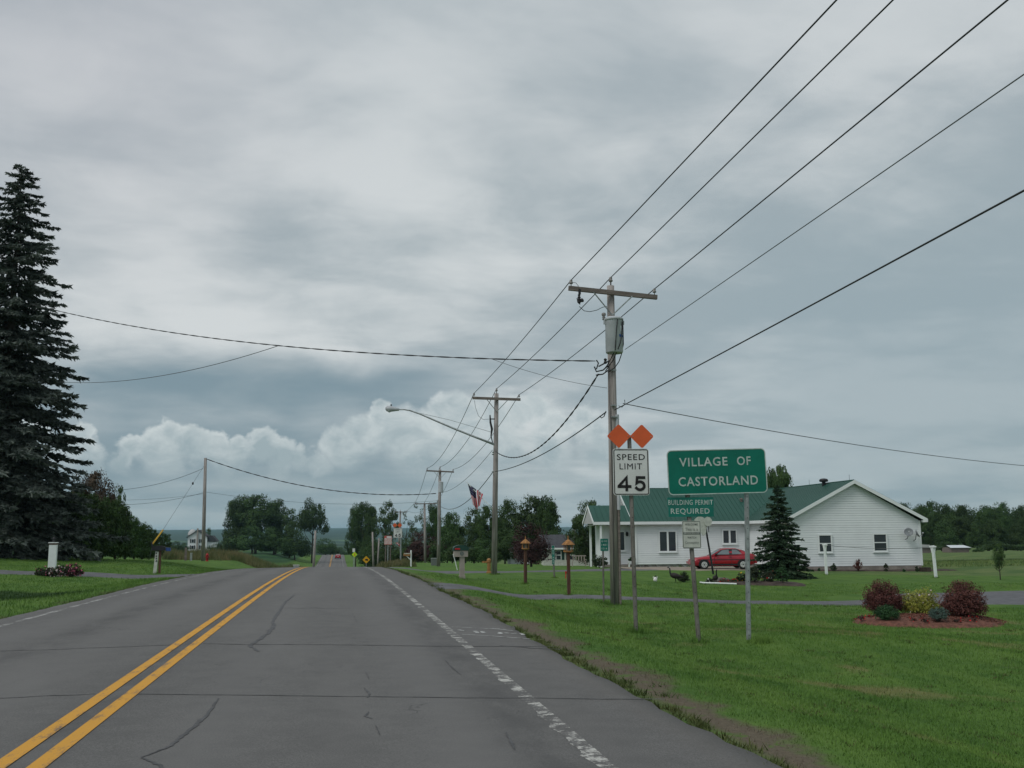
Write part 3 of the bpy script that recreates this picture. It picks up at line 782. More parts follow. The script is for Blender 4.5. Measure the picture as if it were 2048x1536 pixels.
drive("driveway", [(2.3, _p0[1] + .1, 2.6), (3.4, _p0[1] + .1, 1.7), (4.6, _p0[1] + .2, 1.05), wp(1100, 30.2, .95), wp(1204, 30.2, .85), wp(1480, 29.2, .9), wp(1640, 29, .95), wp(1760, 29.2, 1.3), wp(1850, 30, 2.6), wp(1950, 31, 4.4), wp(2100, 31, 5.0), wp(2300, 32, 5.2)],
      M["drive_asphalt"], "narrow dark asphalt driveway crossing the lawn to a turnaround")
_p1 = xy(800, 63)
drive("driveway", [(2.3, _p1[1] - 1, 3.6), (3.6, _p1[1] - 1, 2.6), wp(860, 61.5, 2.0), wp(960, 59, 1.9), wp(1060, 58, 1.9), wp(1150, 59, 1.9), wp(1235, 61, 2.1), wp(1262, 61.8, 2.4)], M["drive_asphalt"], "asphalt driveway leading to the white house")
drive("driveway", [(-5.4, xy(318, 41)[1], 2.8), (-6.6, xy(300, 41)[1] - .1, 1.7), wp(240, 40.2, 1.4), wp(140, 39.5, 1.4), wp(0, 39, 1.4), wp(-300, 40, 1.5)], M["drive_asphalt"], "asphalt driveway entering beside the black mailbox")
drive("parking_pad", [wp(1240, 63, 2.6), wp(1320, 63.4, 2.9), wp(1420, 64.2, 3.1), wp(1535, 65, 3.2)], M["drive_gravel"], "tan concrete parking pad under the red car", lift=0.05)
_DA = np.concatenate(DRIVES)
def on_drive(x, y):
    r = np.zeros(len(x), bool)
    for p in _DA[::2]:
        r |= (x - p[0]) ** 2 + (y - p[1]) ** 2 < (p[2] + 0.02) ** 2
    return r

# ------------------------------------------------------------------ grass
def blades(name, n, sampler, h, w_, m_, label, lean=0.35, drive_ok=False):
    x, y, hs = sampler(n)
    if not drive_ok:
        k = ~on_drive(x, y); x, y, hs = x[k], y[k], hs[k]
    n = len(x); z = ground(x, y) - 0.01
    a = RNG.uniform(0, 2 * np.pi, n); hh = h * hs * RNG.uniform(0.55, 1.25, n)
    ww = w_ * RNG.uniform(0.6, 1.4, n) * (hs ** .5)
    la = RNG.uniform(0, 2 * np.pi, n); ll = hh * RNG.uniform(0, lean, n) * 2
    b0 = np.stack([x - np.cos(a) * ww, y - np.sin(a) * ww, z], -1)
    b1 = np.stack([x + np.cos(a) * ww, y + np.sin(a) * ww, z], -1)
    tp = np.stack([x + np.cos(la) * ll, y + np.sin(la) * ll, z + hh], -1)
    V = np.stack([b0, b1, tp], 1).reshape(-1, 3)
    o = np_mesh(name, V, np.arange(3 * n).reshape(-1, 3), m_, kind="stuff")
    tag(o, label, "grass", None, "stuff")
    return o
def right_lawn(n):
    d = 4.5 * (9.5 ** RNG.uniform(0, 1, n)); px = RNG.uniform(780, 2500, n)
    t = np.arctan((px - 1024) / 2022) + YAW
    rr = d / np.cos(t - YAW)
    x, y = rr * np.sin(t), rr * np.cos(t)
    k = (x > XR + 0.15 + 0.25 * RNG.uniform(0, 1, n) ** 2) & (RNG.uniform(0, 1, n) < np.clip((x - XR - .35) / .7, 0.05, 1))
    return x[k], y[k], np.clip(0.55 + d[k] / 22, .6, 1.7)
blades("lawn_grass", 380000, right_lawn, 0.035, 0.0055, blade_m, "mown lawn grass on the verge around the sign posts")
def lawn_clumps(n):
    k = n // 26; x0, y0, h0 = right_lawn(k * 3); x0, y0, h0 = x0[:k], y0[:k], h0[:k]
    c_ = RNG.integers(0, len(x0), n); s_ = RNG.uniform(.03, .09, len(x0))[c_]
    return x0[c_] + RNG.normal(0, 1, n) * s_, y0[c_] + RNG.normal(0, 1, n) * s_, h0[c_] * RNG.uniform(.7, 1.2, n)
blades("lawn_weeds", 9000, lawn_clumps, 0.035, 0.008, M["weed_green"], "coarser paler weed clumps scattered through the mown lawn", lean=.8)
def left_lawn(n):
    y = RNG.uniform(10, 60, n); x = XL - 0.1 - 26 * RNG.uniform(0, 1, n) ** 1.5
    return x, y, np.full(n, 1.5)
blades("lawn_grass", 90000, left_lawn, 0.045, 0.009, blade_m, "mown grass on the far verge around the flower bed")
def edge_tufts(n):
    y0 = RNG.uniform(3, 60, n // 40); c_ = RNG.integers(0, len(y0), n)
    side = np.where(np.arange(len(y0)) % 4 == 0, -1, 1)[c_]
    y = y0[c_] + RNG.normal(0, .06, n)
    off = (np.abs(RNG.normal(0, .10, len(y0)))[c_]) + RNG.normal(0, .035, n)
    x = np.where(side > 0, XR + .02 + off, XL - .02 - off)
    return x, y, RNG.uniform(.7, 1.6, n)
blades("verge_weeds", 26000, edge_tufts, 0.05, 0.006, M["weed_green"], "small weed tufts growing in the dirt along the pavement edge", lean=.6, drive_ok=True)
def rough_left(n):
    px = RNG.uniform(325, 600, n); D = 90 + 40 * RNG.uniform(0, 1, n) + np.clip(px - 440, 0, 200) * .2
    x = (px - 1024) / 2022 * D; X_ = x * math.cos(YAW) + D * math.sin(YAW); Y_ = D * math.cos(YAW) - x * math.sin(YAW)
    m_ = n // 3; Y_[:m_] = 100 + 150 * RNG.uniform(0, 1, m_) ** 1.2; X_[:m_] = -7.0 - 3.5 * RNG.uniform(0, 1, m_)
    k = X_ < -7.0
    X_, Y_ = X_[k], Y_[k]
    nz = 0.5 + 0.5 * np.sin(X_ * .9 + 1.3 * np.sin(Y_ * .31)) * np.sin(Y_ * .55 + X_ * .2)
    keep = RNG.uniform(0, 1, len(X_)) < .25 + .75 * nz
    X_, Y_, nz = X_[keep], Y_[keep], nz[keep]
    return X_, Y_, (.35 + .75 * nz) * RNG.uniform(.6, 1.2, len(X_))
blades("tall_weeds", 60000, rough_left, 0.75, 0.028, M["tan_weed"], "tall tan and green weeds on the bank between road and crop field", lean=.3)
def rough_right(n):
    y = RNG.uniform(84, 150, n); x = 3.5 + 3.0 * RNG.uniform(0, 1, n) + (y - 84) * .03
    return x, y, RNG.uniform(.4, 1, n)
blades("tall_weeds", 14000, rough_right, 0.6, 0.035, M["tan_weed"], "unmown weeds around the bases of the distant road signs", lean=.3)
def hay(n):
    x = RNG.uniform(22, 75, n); y = RNG.uniform(60, 82, n); k = x * .5 + y > 69
    return x[k], y[k], RNG.uniform(.4, 1, k.sum())
blades("hay_grass", 30000, hay, 0.22, 0.03, blade_m, "rough hay grass in the field beyond the white house", lean=.5)

# ------------------------------------------------------------------ vegetation builders
def leaf_cards(P, N, size, asp=0.55, jitter=0.7):
    n = len(P); N = N + RNG.normal(0, jitter, (n, 3)); N /= np.linalg.norm(N, axis=1)[:, None] + 1e-9
    r = RNG.normal(0, 1, (n, 3)); t = np.cross(N, r); t /= np.linalg.norm(t, axis=1)[:, None] + 1e-9
    b = np.cross(N, t)
    s_ = (size * RNG.uniform(0.6, 1.35, n))[:, None] if not hasattr(size, "__len__") else size[:, None]
    V = np.stack([P - t * s_, P + b * s_ * asp, P + t * s_, P - b * s_ * asp], 1).reshape(-1, 3)
    return V
def crown_points(n_cl, n_leaf, blobs, cl_r, rng):
    """clumps spread through a few overlapping ellipsoids (cx, cy, cz, rx, ry, rz)"""
    P = []; N = []
    vol = np.array([b[3] * b[4] * b[5] for b in blobs]) ** .7; vol /= vol.sum()
    for _ in range(n_cl):
        b = blobs[rng.choice(len(blobs), p=vol)]
        d = rng.normal(0, 1, 3); d /= np.linalg.norm(d)
        if d[2] < -0.5: d[2] *= 0.5
        r = rng.uniform(0.35, 1.0) ** 0.45
        c_ = np.array(b[:3]) + d * np.array(b[3:]) * r
        cr = cl_r * rng.uniform(0.6, 1.35)
        m_ = int(n_leaf * rng.uniform(.6, 1.3))
        q = rng.normal(0, 1, (m_, 3)); q /= np.linalg.norm(q, axis=1)[:, None]; q *= rng.uniform(.75, 1.3, 3)
        rad = rng.uniform(0.3, 1.0, m_) ** .5
        P.append(c_ + q * (cr * rad)[:, None] * np.array([1, 1, .75])); N.append(q * 0.8 + d * 0.5 + np.array([0, 0, .35]))
    return np.concatenate(P), np.concatenate(N)
def add_crown(name, mats, parent, n_cl, n_leaf, blobs, cl_r, size, seed, asp=0.6):
    rng = np.random.default_rng(seed)
    P, N = crown_points(n_cl, n_leaf, blobs, cl_r, rng)
    V = leaf_cards(P, N, size, asp)
    return np_mesh(name, V, np.arange(len(V)).reshape(-1, 4), mats, parent)
def add_trunk(parent, h, r, limbs, seed, name="trunk"):
    rr = random.Random(seed); mb = MB()
    mb.tube([(0, 0, -.05), (r * .3, 0, h * .35), (-r * .2, r * .3, h * .7), (0, 0, h)], [r * 1.3, r, r * .8, r * .5], 8)
    for k in range(limbs):
        a = rr.uniform(0, 6.28); z0 = h * rr.uniform(.45, .95); L = h * rr.uniform(.5, .9); e = rr.uniform(.5, 1.1)
        p0 = Vector((0, 0, z0)); p1 = p0 + Vector((math.cos(a) * L * .5, math.sin(a) * L * .5, L * .4 * e)); p2 = p1 + Vector((math.cos(a) * L * .35, math.sin(a) * L * .35, L * .6 * e))
        mb.tube([p0, p1, p2], [r * .5, r * .32, r * .12], 6)
    return mb.build(name, M["bark"], parent, smooth=True)
TREE_PROTOS = {}
def tree_proto(kind):
    """unit trees: one metre tall and one metre wide, scaled where they stand"""
    if kind in TREE_PROTOS: return TREE_PROTOS[kind]
    seed = sum(map(ord, kind))
    root = thing("tree", "tree", "tree")
    spec = {
        "round": ([(0, 0, .58, .36, .36, .34), (-.18, .1, .45, .27, .27, .26), (.2, -.1, .48, .26, .26, .26), (.05, 0, .78, .22, .22, .2)], "leaf_a", 80, 190, .115, .0145),
        "tall": ([(0, 0, .62, .30, .30, .34), (-.12, .1, .36, .28, .28, .26), (.15, 0, .40, .27, .27, .26), (.08, 0, .82, .2, .2, .17), (-.14, 0, .75, .17, .17, .16)], "leaf_a", 90, 170, .105, .014),
        "open": ([(0, 0, .72, .26, .26, .25), (-.22, .05, .55, .2, .2, .17), (.24, 0, .6, .2, .2, .18), (.03, 0, .42, .22, .22, .15)], "leaf_b", 54, 120, .09, .014),
        "sparse": ([(0, 0, .8, .2, .2, .2), (-.25, .05, .6, .2, .2, .2), (.24, 0, .55, .2, .2, .2), (0, 0, .35, .3, .3, .2)], "leaf_b", 34, 60, .065, .013),
        "low": ([(0, 0, .45, .42, .42, .42), (-.25, 0, .3, .25, .25, .3), (.25, 0, .3, .25, .25, .3)], "leaf_a", 70, 170, .13, .017),
        "ball": ([(0, 0, .86, .44, .44, .10), (.1, 0, .80, .36, .36, .10), (-.1, 0, .68, .3, .3, .1), (0, 0, .5, .3, .3, .15)], "leaf_b", 90, 150, .10, .018),
        "lone": ([(0, 0, .70, .40, .40, .24), (-.26, 0, .60, .24, .24, .17), (.26, 0, .64, .24, .24, .18), (0.05, 0, .85, .25, .25, .14)], "leaf_a", 74, 170, .11, .0145),
    }[kind]
    blobs, mt, ncl, nl, clr, sz = spec
    add_crown("crown", M[mt], root, ncl, nl, blobs, clr, sz, seed)
    add_trunk(root, .5 if kind != "low" else .25, .022, 6 if kind != "low" else 2, seed)
    TREE_PROTOS[kind] = root; root["_used"] = False
    return root
def plant_tree(kind, px, D, top_py, wpx, label, group=None, cat="tree", material=None, name="tree", z_drop=0.0):
    pr = tree_proto(kind)
    o = copy_tree(pr)
    if "_used" in o: del o["_used"]
    x, y = xy(px, D); z = gz(x, y) - z_drop
    tz = at(px, top_py, D).z
    H = max(0.8, tz - z); Wd = wpx / 2022 * D / 0.80
    o.name = name
    o.location = (x, y, z - 0.03); o.rotation_euler = (0, 0, random.uniform(0, 6.28)); o.scale = (Wd, Wd, H)
    tag(o, label, cat, group)
    if not group and "group" in o: del o["group"]
    if material:
        for ch in o.children:
            if ch.name.startswith("crown"):
                ch.data = ch.data.copy(); ch.data.materials.clear(); ch.data.materials.append(M[material])
    return o
def conifer(name, label, loc, H, R_, m_, seed, levels=44, per=9, card=0.16, base=0.04, droop=0.35, taper=0.85, cat="tree", group=None, sprays=30, power=1.0, clip=None):
    root = thing(name, label, cat, loc, 0, group)
    rng = np.random.default_rng(seed)
    V = []; br = MB()
    for i in range(levels):
        t = i / (levels - 1) * .985; zc = H * (base + (1 - base) * t)
        L0 = R_ * (1 - t) ** taper * (1.0 if i % 3 else 1.10) + 0.06 * R_
        nb = max(4, int(per * (1 - .4 * t)))
        a0 = rng.uniform(0, 6.28)
        for j in range(nb):
            a = a0 + 6.283 * j / nb + rng.normal(0, .16); L = L0 * rng.choice([rng.uniform(.55, 1.22), rng.uniform(.82, 1.06)])
            if clip is not None and not clip(a): continue
            z0 = zc + rng.normal(0, .026 * H) * (1 - t * .7); dr = droop * rng.uniform(.6, 1.4)
            up = .25 * t
            def pt(s_):
                return np.stack([np.cos(a) * L * s_, np.sin(a) * L * s_, z0 + L * (up * s_ - dr * (s_ ** 1.4) + 0.26 * dr * s_ ** 4)], -1)
            tv = np.array([np.cos(a), np.sin(a), 0]); sv = np.array([-np.sin(a), np.cos(a), 0])
            if L > .5 and i % 2 == 0:
                br.tube([tuple(pt(np.array([q]))[0]) for q in (0, .5, .95)], [.012 * H * .35 * (1 - t) + .01, .012, .005], 4, cap=False)
            ns = max(4, int(sprays * (L / R_) ** .8))
            s_ = rng.uniform(.04, 1, ns) ** .75
            off = rng.normal(0, .16, ns) * L * (1.05 - s_) + rng.normal(0, .03, ns) * L
            P = pt(s_) + sv * off[:, None] + np.array([0, 0, -1]) * (np.abs(off) * .35)[:, None]
            # each spray: hanging twig of several needle cards
            for q in range(3):
                dirv_ = tv * rng.uniform(.3, 1.0, ns)[:, None] + sv * rng.normal(0, .75, ns)[:, None] + np.array([0, 0, 1]) * rng.normal(-.28, .35, ns)[:, None]
                dirv_ /= np.linalg.norm(dirv_, axis=1)[:, None]
                ln = card * rng.uniform(.7, 1.5, ns) * (1 + .5 * (1 - t))
                wv = np.cross(dirv_, rng.normal(0, 1, (ns, 3))); wv /= np.linalg.norm(wv, axis=1)[:, None]
                wv *= (ln * .22)[:, None]
                Q = np.stack([P - dirv_ * (ln * .3)[:, None], P + wv + dirv_ * (ln * .2)[:, None], P + dirv_ * ln[:, None], P - wv + dirv_ * (ln * .2)[:, None]], 1)
                V.append(Q.reshape(-1, 3))
    V = np.concatenate(V)
    np_mesh("crown", V, np.arange(len(V)).reshape(-1, 4), m_, root)
    br.tube([(0, 0, -.1), (0, 0, H * .5), (0, 0, H * .97)], [.018 * H, .011 * H, .01], 8)
    br.build("trunk", M["bark"], root)
    return root
def shrub(name, label, px, D, wpx, hpx, m_, seed, group=None, n_cl=45, nl=26, leaf=.03, spiky=False, shape="dome", cat="shrub", base=None, extra=None, sink=0.02):
    p = gpt(px, D) if base is None else Vector(base)
    W_ = wpx / 2022 * D; H_ = hpx / 2022 * D
    root = thing(name, label, cat, (p.x, p.y, p.z - sink), random.uniform(0, 6.28), group)
    rng = np.random.default_rng(seed)
    r = W_ / 2
    if shape == "dome": blobs = [(0, 0, H_ * .45, r * .85, r * .85, H_ * .42), (0, 0, H_ * .3, r * .88, r * .88, H_ * .3)]
    elif shape == "globe": blobs = [(0, 0, H_ * .5, r * .9, r * .9, H_ * .45)]
    else: blobs = [(0, 0, H_ * .4, r * .8, r * .8, H_ * .4), (0, 0, H_ * .72, r * .45, r * .45, H_ * .26)]
    P, N = crown_points(n_cl, nl, blobs, r * .26, rng)
    P[:, 2] = np.abs(P[:, 2])
    V = leaf_cards(P, N, leaf, .55)
    np_mesh("leaves", V, np.arange(len(V)).reshape(-1, 4), m_, root)
    mb = MB()
    for k in range(9 if not spiky else 60):
        a = rng.uniform(0, 6.28); e = rng.uniform(.2, 1.0); 
        q = Vector((math.cos(a) * r * e, math.sin(a) * r * e, H_ * (.97 if spiky else .8) * math.sqrt(max(.1, 1 - (e * .8) ** 2))))
        mb.tube([(0, 0, 0), q * .5 + Vector((0, 0, .08 * H_)), q * (.97 if spiky else .9)], [.010, .006, .002] if spiky else [.012, .008, .003], 4, cap=False)
    mb.build("stems", m_ if spiky else M["bark"], root)
    if extra:
        for nm, em, cnt, sz in extra:
            k = rng.choice(len(P), cnt); d = P[k] - np.array([0, 0, H_ * .4]); d /= np.linalg.norm(d, axis=1)[:, None]
            Q = P[k] + d * .04
            V = np.concatenate([leaf_cards(Q, d, sz, .8, .4), leaf_cards(Q, d, sz * .8, .8, .9)])
            np_mesh(nm, V, np.arange(len(V)).reshape(-1, 4), M[em], root)
    return root

# ------------------------------------------------------------------ the big spruce and the cedar hedge (far side of the road)
p = gpt(-6, 50)
Hs = at(35, 332, 50).z - p.z
conifer("spruce_tree", "huge blue spruce with drooping boughs standing before the cedar hedge", p, Hs, 4.5, M["needle_blue"], 5, levels=54, per=12, card=.165, droop=.42, taper=.66, sprays=120, base=.03)
hedge = [(118, 55, 985, 90), (150, 56, 975, 84), (182, 57, 985, 80), (206, 59, 992, 74), (232, 61, 1003, 70), (252, 65, 1024, 62), (270, 70, 1034, 54), (286, 76, 1045, 46), (300, 84, 1054, 38), (312, 94, 1062, 34), (326, 112, 1064, 38), (100, 60, 960, 80)]
def cedar_proto():
    root = thing("cedar_tree", "c", "tree")
    add_crown("crown", M["leaf_cedar"], root, 190, 44, [(0, 0, .20, .46, .46, .24), (0, 0, .45, .42, .42, .3), (0, 0, .72, .32, .32, .26)], .085, .024, 77, asp=.45)
    MB().tube([(0, 0, 0), (0, 0, .85)], [.03, .01], 6).build("trunk", M["bark"], root)
    return root
cp0 = cedar_proto()
seats = ["behind the spruce and lamp pillar", "with a full rounded top beside the spruce", "standing under the copper-leaved tree", "with a bushy shoulder", "just before the green sapling top", "where the hedge begins to drop", "halfway down the hedge slope", "with narrow pointed top", "small and round near the hedge end", "second from the road end", "alone at the road end above the black mailbox", "half hidden deep in the spruce boughs"]
for i, (px, D, tp, wd) in enumerate(hedge):
    o = cp0 if i == 0 else copy_tree(cp0)
    q = gpt(px, D); H_ = at(px, tp, D).z - q.z; W_ = wd * 1.2 / 2022 * D
    o.location = q; o.scale = (W_, W_, H_); o.rotation_euler = (0, 0, random.uniform(0, 6))
    tag(o, "dark green hedge cedar " + seats[i], "tree", "cedars of the tall hedge")
plant_tree("round", 182, 74, 938, 95, "copper-leaved tree rising above the hedge beside the spruce", material="leaf_brown")
plant_tree("open", 238, 70, 966, 34, "light green sapling poking up above the cedar hedge", material="leaf_b")

# ------------------------------------------------------------------ trees, nearest rows first
G1 = "maples grouped in the field beyond the left verge"
for args in [("tall", 475, 300, 990, 62, "narrow maple at the house end of the field grove"), ("round", 512, 300, 987, 96, "broadest and tallest maple of the field grove"),
             ("tall", 552, 305, 996, 60, "maple in the middle of the field grove with domed top"), ("open", 580, 300, 1014, 58, "shorter maple of the field grove with ragged top"),
             ("lone", 625, 295, 999, 54, "maple with bare forked trunk at the road end of the grove"), ("low", 470, 290, 1046, 50, "low bushy maple under the narrow end of the grove"),
             ("low", 505, 288, 1042, 70, "dense low growth under the tallest maple of the grove"), ("low", 548, 288, 1046, 64, "dense low growth in the middle of the grove"),
             ("low", 590, 290, 1045, 54, "dense low growth near the road end of the grove"), ("low", 448, 300, 1074, 26, "small bush at the edge of the grove by the farmhouse")]:
    plant_tree(*args, group=G1)
plant_tree("low", 652, 400, 1071, 44, "dark rounded tree beside the road beyond the crest")
plant_tree("low", 683, 520, 1090, 30, "hazy tree in the dip where the road vanishes", z_drop=1)
plant_tree("low", 662, 430, 1084, 34, "small dark tree overlapping the rounded one at the far crest")
G2 = "tall trees along the verge past the crest"
for args in [("tall", 712, 240, 1003, 40, "slender tree beside the gap where the road vanishes"), ("tall", 733, 240, 1001, 58, "tall dark tree next to the gap of the road"),
             ("open", 772, 215, 998, 56, "airy tall tree above the fallen yellow sign"), ("low", 734, 215, 1062, 34, "leafy low branches at the road gap"),
             ("low", 748, 170, 1075, 50, "green bush behind the two bare posts"), ("low", 775, 165, 1068, 54, "green bush behind the red and white sign"),
             ("sparse", 812, 190, 1020, 46, "thin ragged tree behind the far speed limit sign"), ("sparse", 838, 175, 1002, 50, "nearly bare tree behind the fourth utility pole"),
             ("tall", 868, 165, 1003, 40, "narrow dark tree between two utility poles"), ("low", 815, 150, 1068, 60, "dark bush behind the white mailbox")]:
    plant_tree(*args, group=G2)
plant_tree("low", 850, 135, 1052, 74, "brownish dark bush behind the pair of utility poles", material="leaf_red")
G3 = "trees of the wood behind the beige mailbox"
for args in [("low", 895, 130, 1052, 60, "dark low tree behind the transformer pole"), ("round", 905, 150, 1022, 56, "round tree between transformer pole and mailbox"),
             ("open", 948, 150, 1012, 66, "feathery tree below the hanging flag"), ("low", 930, 120, 1066, 70, "dark understory tree right behind the beige mailbox"),
             ("round", 975, 135, 1008, 56, "round tree just behind the lamp pole"), ("low", 975, 118, 1070, 64, "low dark tree behind the lamp pole foot"),
             ("round", 1018, 150, 996, 56, "round-topped tree beside the lamp pole"), ("round", 1068, 145, 988, 96, "biggest domed tree behind the bird feeders"),
             ("tall", 1095, 140, 990, 56, "tall tree on the house side of the domed tree"), ("low", 1010, 112, 1046, 58, "lighter green young tree before the wood"),
             ("low", 1040, 125, 1050, 70, "low tree in the shade of the domed tree"), ("low", 1110, 130, 1050, 54, "bush behind the cream bungalow roof"),
             ("low", 1140, 150, 1062, 50, "bush peeping over the bungalow ridge")]:
    plant_tree(*args, group=G3)
plant_tree("low", 1062, 84, 1032, 82, "burgundy-leaved tree behind the farther bird feeder", material="leaf_red")
plant_tree("round", 1180, 88, 998, 72, "bright green tree between bungalow and porch", material="leaf_b")
plant_tree("low", 1182, 90, 1040, 84, "leafy lower tree between bungalow and porch", material="leaf_b")
plant_tree("low", 1216, 92, 1038, 60, "green tree seen through the porch posts", material="leaf_b")
plant_tree("ball", 1562, 92, 930, 50, "rounded deciduous tree rising behind the house spruce", material="leaf_b")
plant_tree("sparse", 1335, 90, 972, 22, "thin twiggy tree poking over the green roof")
plant_tree("low", 415, 365, 1049, 22, "dark tree behind the old farmhouse")
plant_tree("low", 352, 330, 1078, 22, "rounded bush beside the old farmhouse")
plant_tree("low", 368, 335, 1082, 20, "shrub at the farmhouse corner")
plant_tree("low", 432, 330, 1084, 32, "dark bushes around the farmhouse porch")
G4 = "trees of the wood beyond the hay field"
kinds = ["round", "tall", "low", "round", "tall", "round"]
tp = [(1740, 988), (1770, 990), (1800, 995), (1835, 1000), (1862, 998), (1890, 1006), (1925, 1003), (1960, 1008), (1985, 1007), (2018, 1000), (2048, 1012), (2200, 1000), (2500, 995)]
k = 0
for row, (D, dh, stp) in enumerate([(235, 0, 21), (215, 9, 24), (200, 26, 24)]):
    for px in range(1740, 2330, stp):
        h_ = np.interp(px, [q[0] for q in tp], [q[1] for q in tp])
        plant_tree(kinds[(k * 5 + row) % 6] if row < 2 else ["low", "round", "tall"][k % 3], px + random.uniform(-8, 8), D + random.uniform(-6, 6), h_ + dh + random.uniform(-6, 9), random.uniform(34, 54),
                   "%s tree %s of the wood %s" % ({"round": "round-crowned", "tall": "taller narrow", "low": "low full"}[kinds[(k * 5 + row) % 6] if row < 2 else ["low", "round", "tall"][k % 3]],
                    ["on the skyline", "in the middle row", "at the field edge"][row], "just past the gable corner" if px < 1850 else "behind the long field shed" if px < 1955 else "behind the thin young tree" if px < 2050 else "farther out along the hay"), G4); k += 1
for px, D, tpx, wd in ((1955, 150, 1094, 20), (1830, 190, 1078, 60), (1895, 188, 1080, 60), (1990, 190, 1078, 60), (2060, 190, 1078, 60), (1770, 190, 1078, 60)):
    plant_tree("low", px, D, tpx, wd, "round bush alone in the hay field" if D == 150 else "bushy growth at the foot of the wood beyond the hay field", None if D == 150 else G4)
plant_tree("open", 1993, 48, 1083, 34, "thin young tree with a reddish base sprout in the hay field edge")

# spruce and beds by the white house
p = gpt(1559, 47.5)
conifer("spruce_tree", "layered green spruce before the corner of the white house", p, at(1555, 971, 47.5).z - p.z, 1.4, M["needle_green"], 21, levels=32, per=13, card=.075, droop=.30, taper=.78, sprays=60, base=.03)

# ------------------------------------------------------------------ utility poles
def pole_base(px, D):
    return gpt(px, D)
def utility_pole(label, px, D, top_py, r=0.125, arm=None, arm_py=None, arm_px=None, lean=(0, 0), pin=True, group="utility poles along the verge", top_px=None):
    b = pole_base(px, D); t = at(top_px if top_px else px, top_py, D); H = t.z - b.z
    root = thing("utility_pole", label, "utility pole", b, 0, group)
    lx, ly = t.x - b.x, t.y - b.y
    def P(z): return Vector((lx * z / H, ly * z / H, z))
    MB().tube([P(-.1), P(H * .5), P(H)], [r * 1.12, r, r * .82], 12).build("pole", M["wood_pole"], root, smooth=True)
    info = {"root": root, "b": b, "H": H, "P": P, "r": r}
    if arm_px:
        a0, a1 = at(arm_px[0], arm_py[0], D) - b, at(arm_px[1], arm_py[1], D) - b
        zc = (a0.z + a1.z) / 2; d = (a1 - a0); L = math.hypot(d.x, d.z)
        c = P(zc); fy = -r - .05
        e0 = Vector((a0.x, c.y + fy, a0.z)); e1 = Vector((a1.x, c.y + fy, a1.z))
        ang = math.atan2(e1.z - e0.z, e1.x - e0.x)
        rot = Matrix.Rotation(-ang, 3, "Y")
        mid = (e0 + e1) / 2
        MB().box(mid, ((e1 - e0).length, .095, .12), rot).build("crossarm", M["wood_arm"], root)
        for s_ in (-1, 1):
            q = c + Vector((s_ * L * .22, fy - .06, ang * s_ * L * .22 - .05)); e = P(zc - .62) + Vector((0, -r - .01, 0))
            MB().tube([q, e], .018, 5).build("brace", M["galv"], root)
        ins = []
        for e in (e0, e1):
            q = e + (mid - e).normalized() * .07 + Vector((0, 0, .06))
            MB().lathe([(.012, 0), (.012, .06), (.05, .07), (.055, .10), (.035, .12), (.045, .15), (.03, .18), (.012, .185)], q, 10).build("insulator", M["porcelain"], root, smooth=True)
            ins.append(b + q + Vector((0, 0, .17)))
        info["ins"] = ins; info["zc"] = zc
    if pin:
        q = P(H) + Vector((0, -.03, -.15))
        MB().lathe([(.02, 0), (.02, .25), (.055, .27), (.06, .31), (.035, .33), (.05, .37), (.02, .40)], q, 10).build("insulator", M["porcelain"], root, smooth=True)
        info["top"] = b + q + Vector((0, 0, .38))
    return info
P1 = utility_pole("nearest weathered utility pole with grey transformer and crossarm", 1228, 27, 572, .125, arm_px=(1131, 1315), arm_py=(583, 594), top_px=1221)
P2 = utility_pole("utility pole that carries the long street lamp arm and the flag", 988, 48, 787, .125, arm_px=(943, 1041), arm_py=(798, 799), top_px=993)
P3 = utility_pole("utility pole with a transformer behind the beige mailbox", 877, 87, 939, .14, arm_px=(852, 908), arm_py=(942, 944), top_px=880)
P4 = utility_pole("utility pole between the white mailbox and the transformer pole", 851, 130, 1008, .16, arm_px=(829, 875), arm_py=(1008, 1007), top_px=849)
P5 = utility_pole("far utility pole behind the distant speed limit sign", 797, 180, 1022, .17, arm_px=(788, 815), arm_py=(1024, 1024), top_px=801)
P6 = utility_pole("farthest utility pole with crossarm above the red and white sign", 779, 235, 1060, .19, arm_px=(770, 789), arm_py=(1062, 1062), top_px=779)
P7 = utility_pole("bare grey pole above the yellow sign beyond the crest", 748, 140, 1064, .13, pin=False, top_px=745)
P8 = utility_pole("shorter bare pole next to the one above the yellow sign", 756, 150, 1076, .12, pin=False, top_px=758)
PL = utility_pole("lone utility pole on the far side beside the red hydrant", 408, 82, 916, .14, pin=False, top_px=411)
PL2 = utility_pole("short pole on the far verge where the road dips", 628, 185, 1061, .22, pin=False, top_px=631)

r1 = P1["root"]; b1 = P1["b"]
def L1(px, py, dy=0.0, D=27): return at(px, py, D) - b1 + Vector((0, dy, 0))
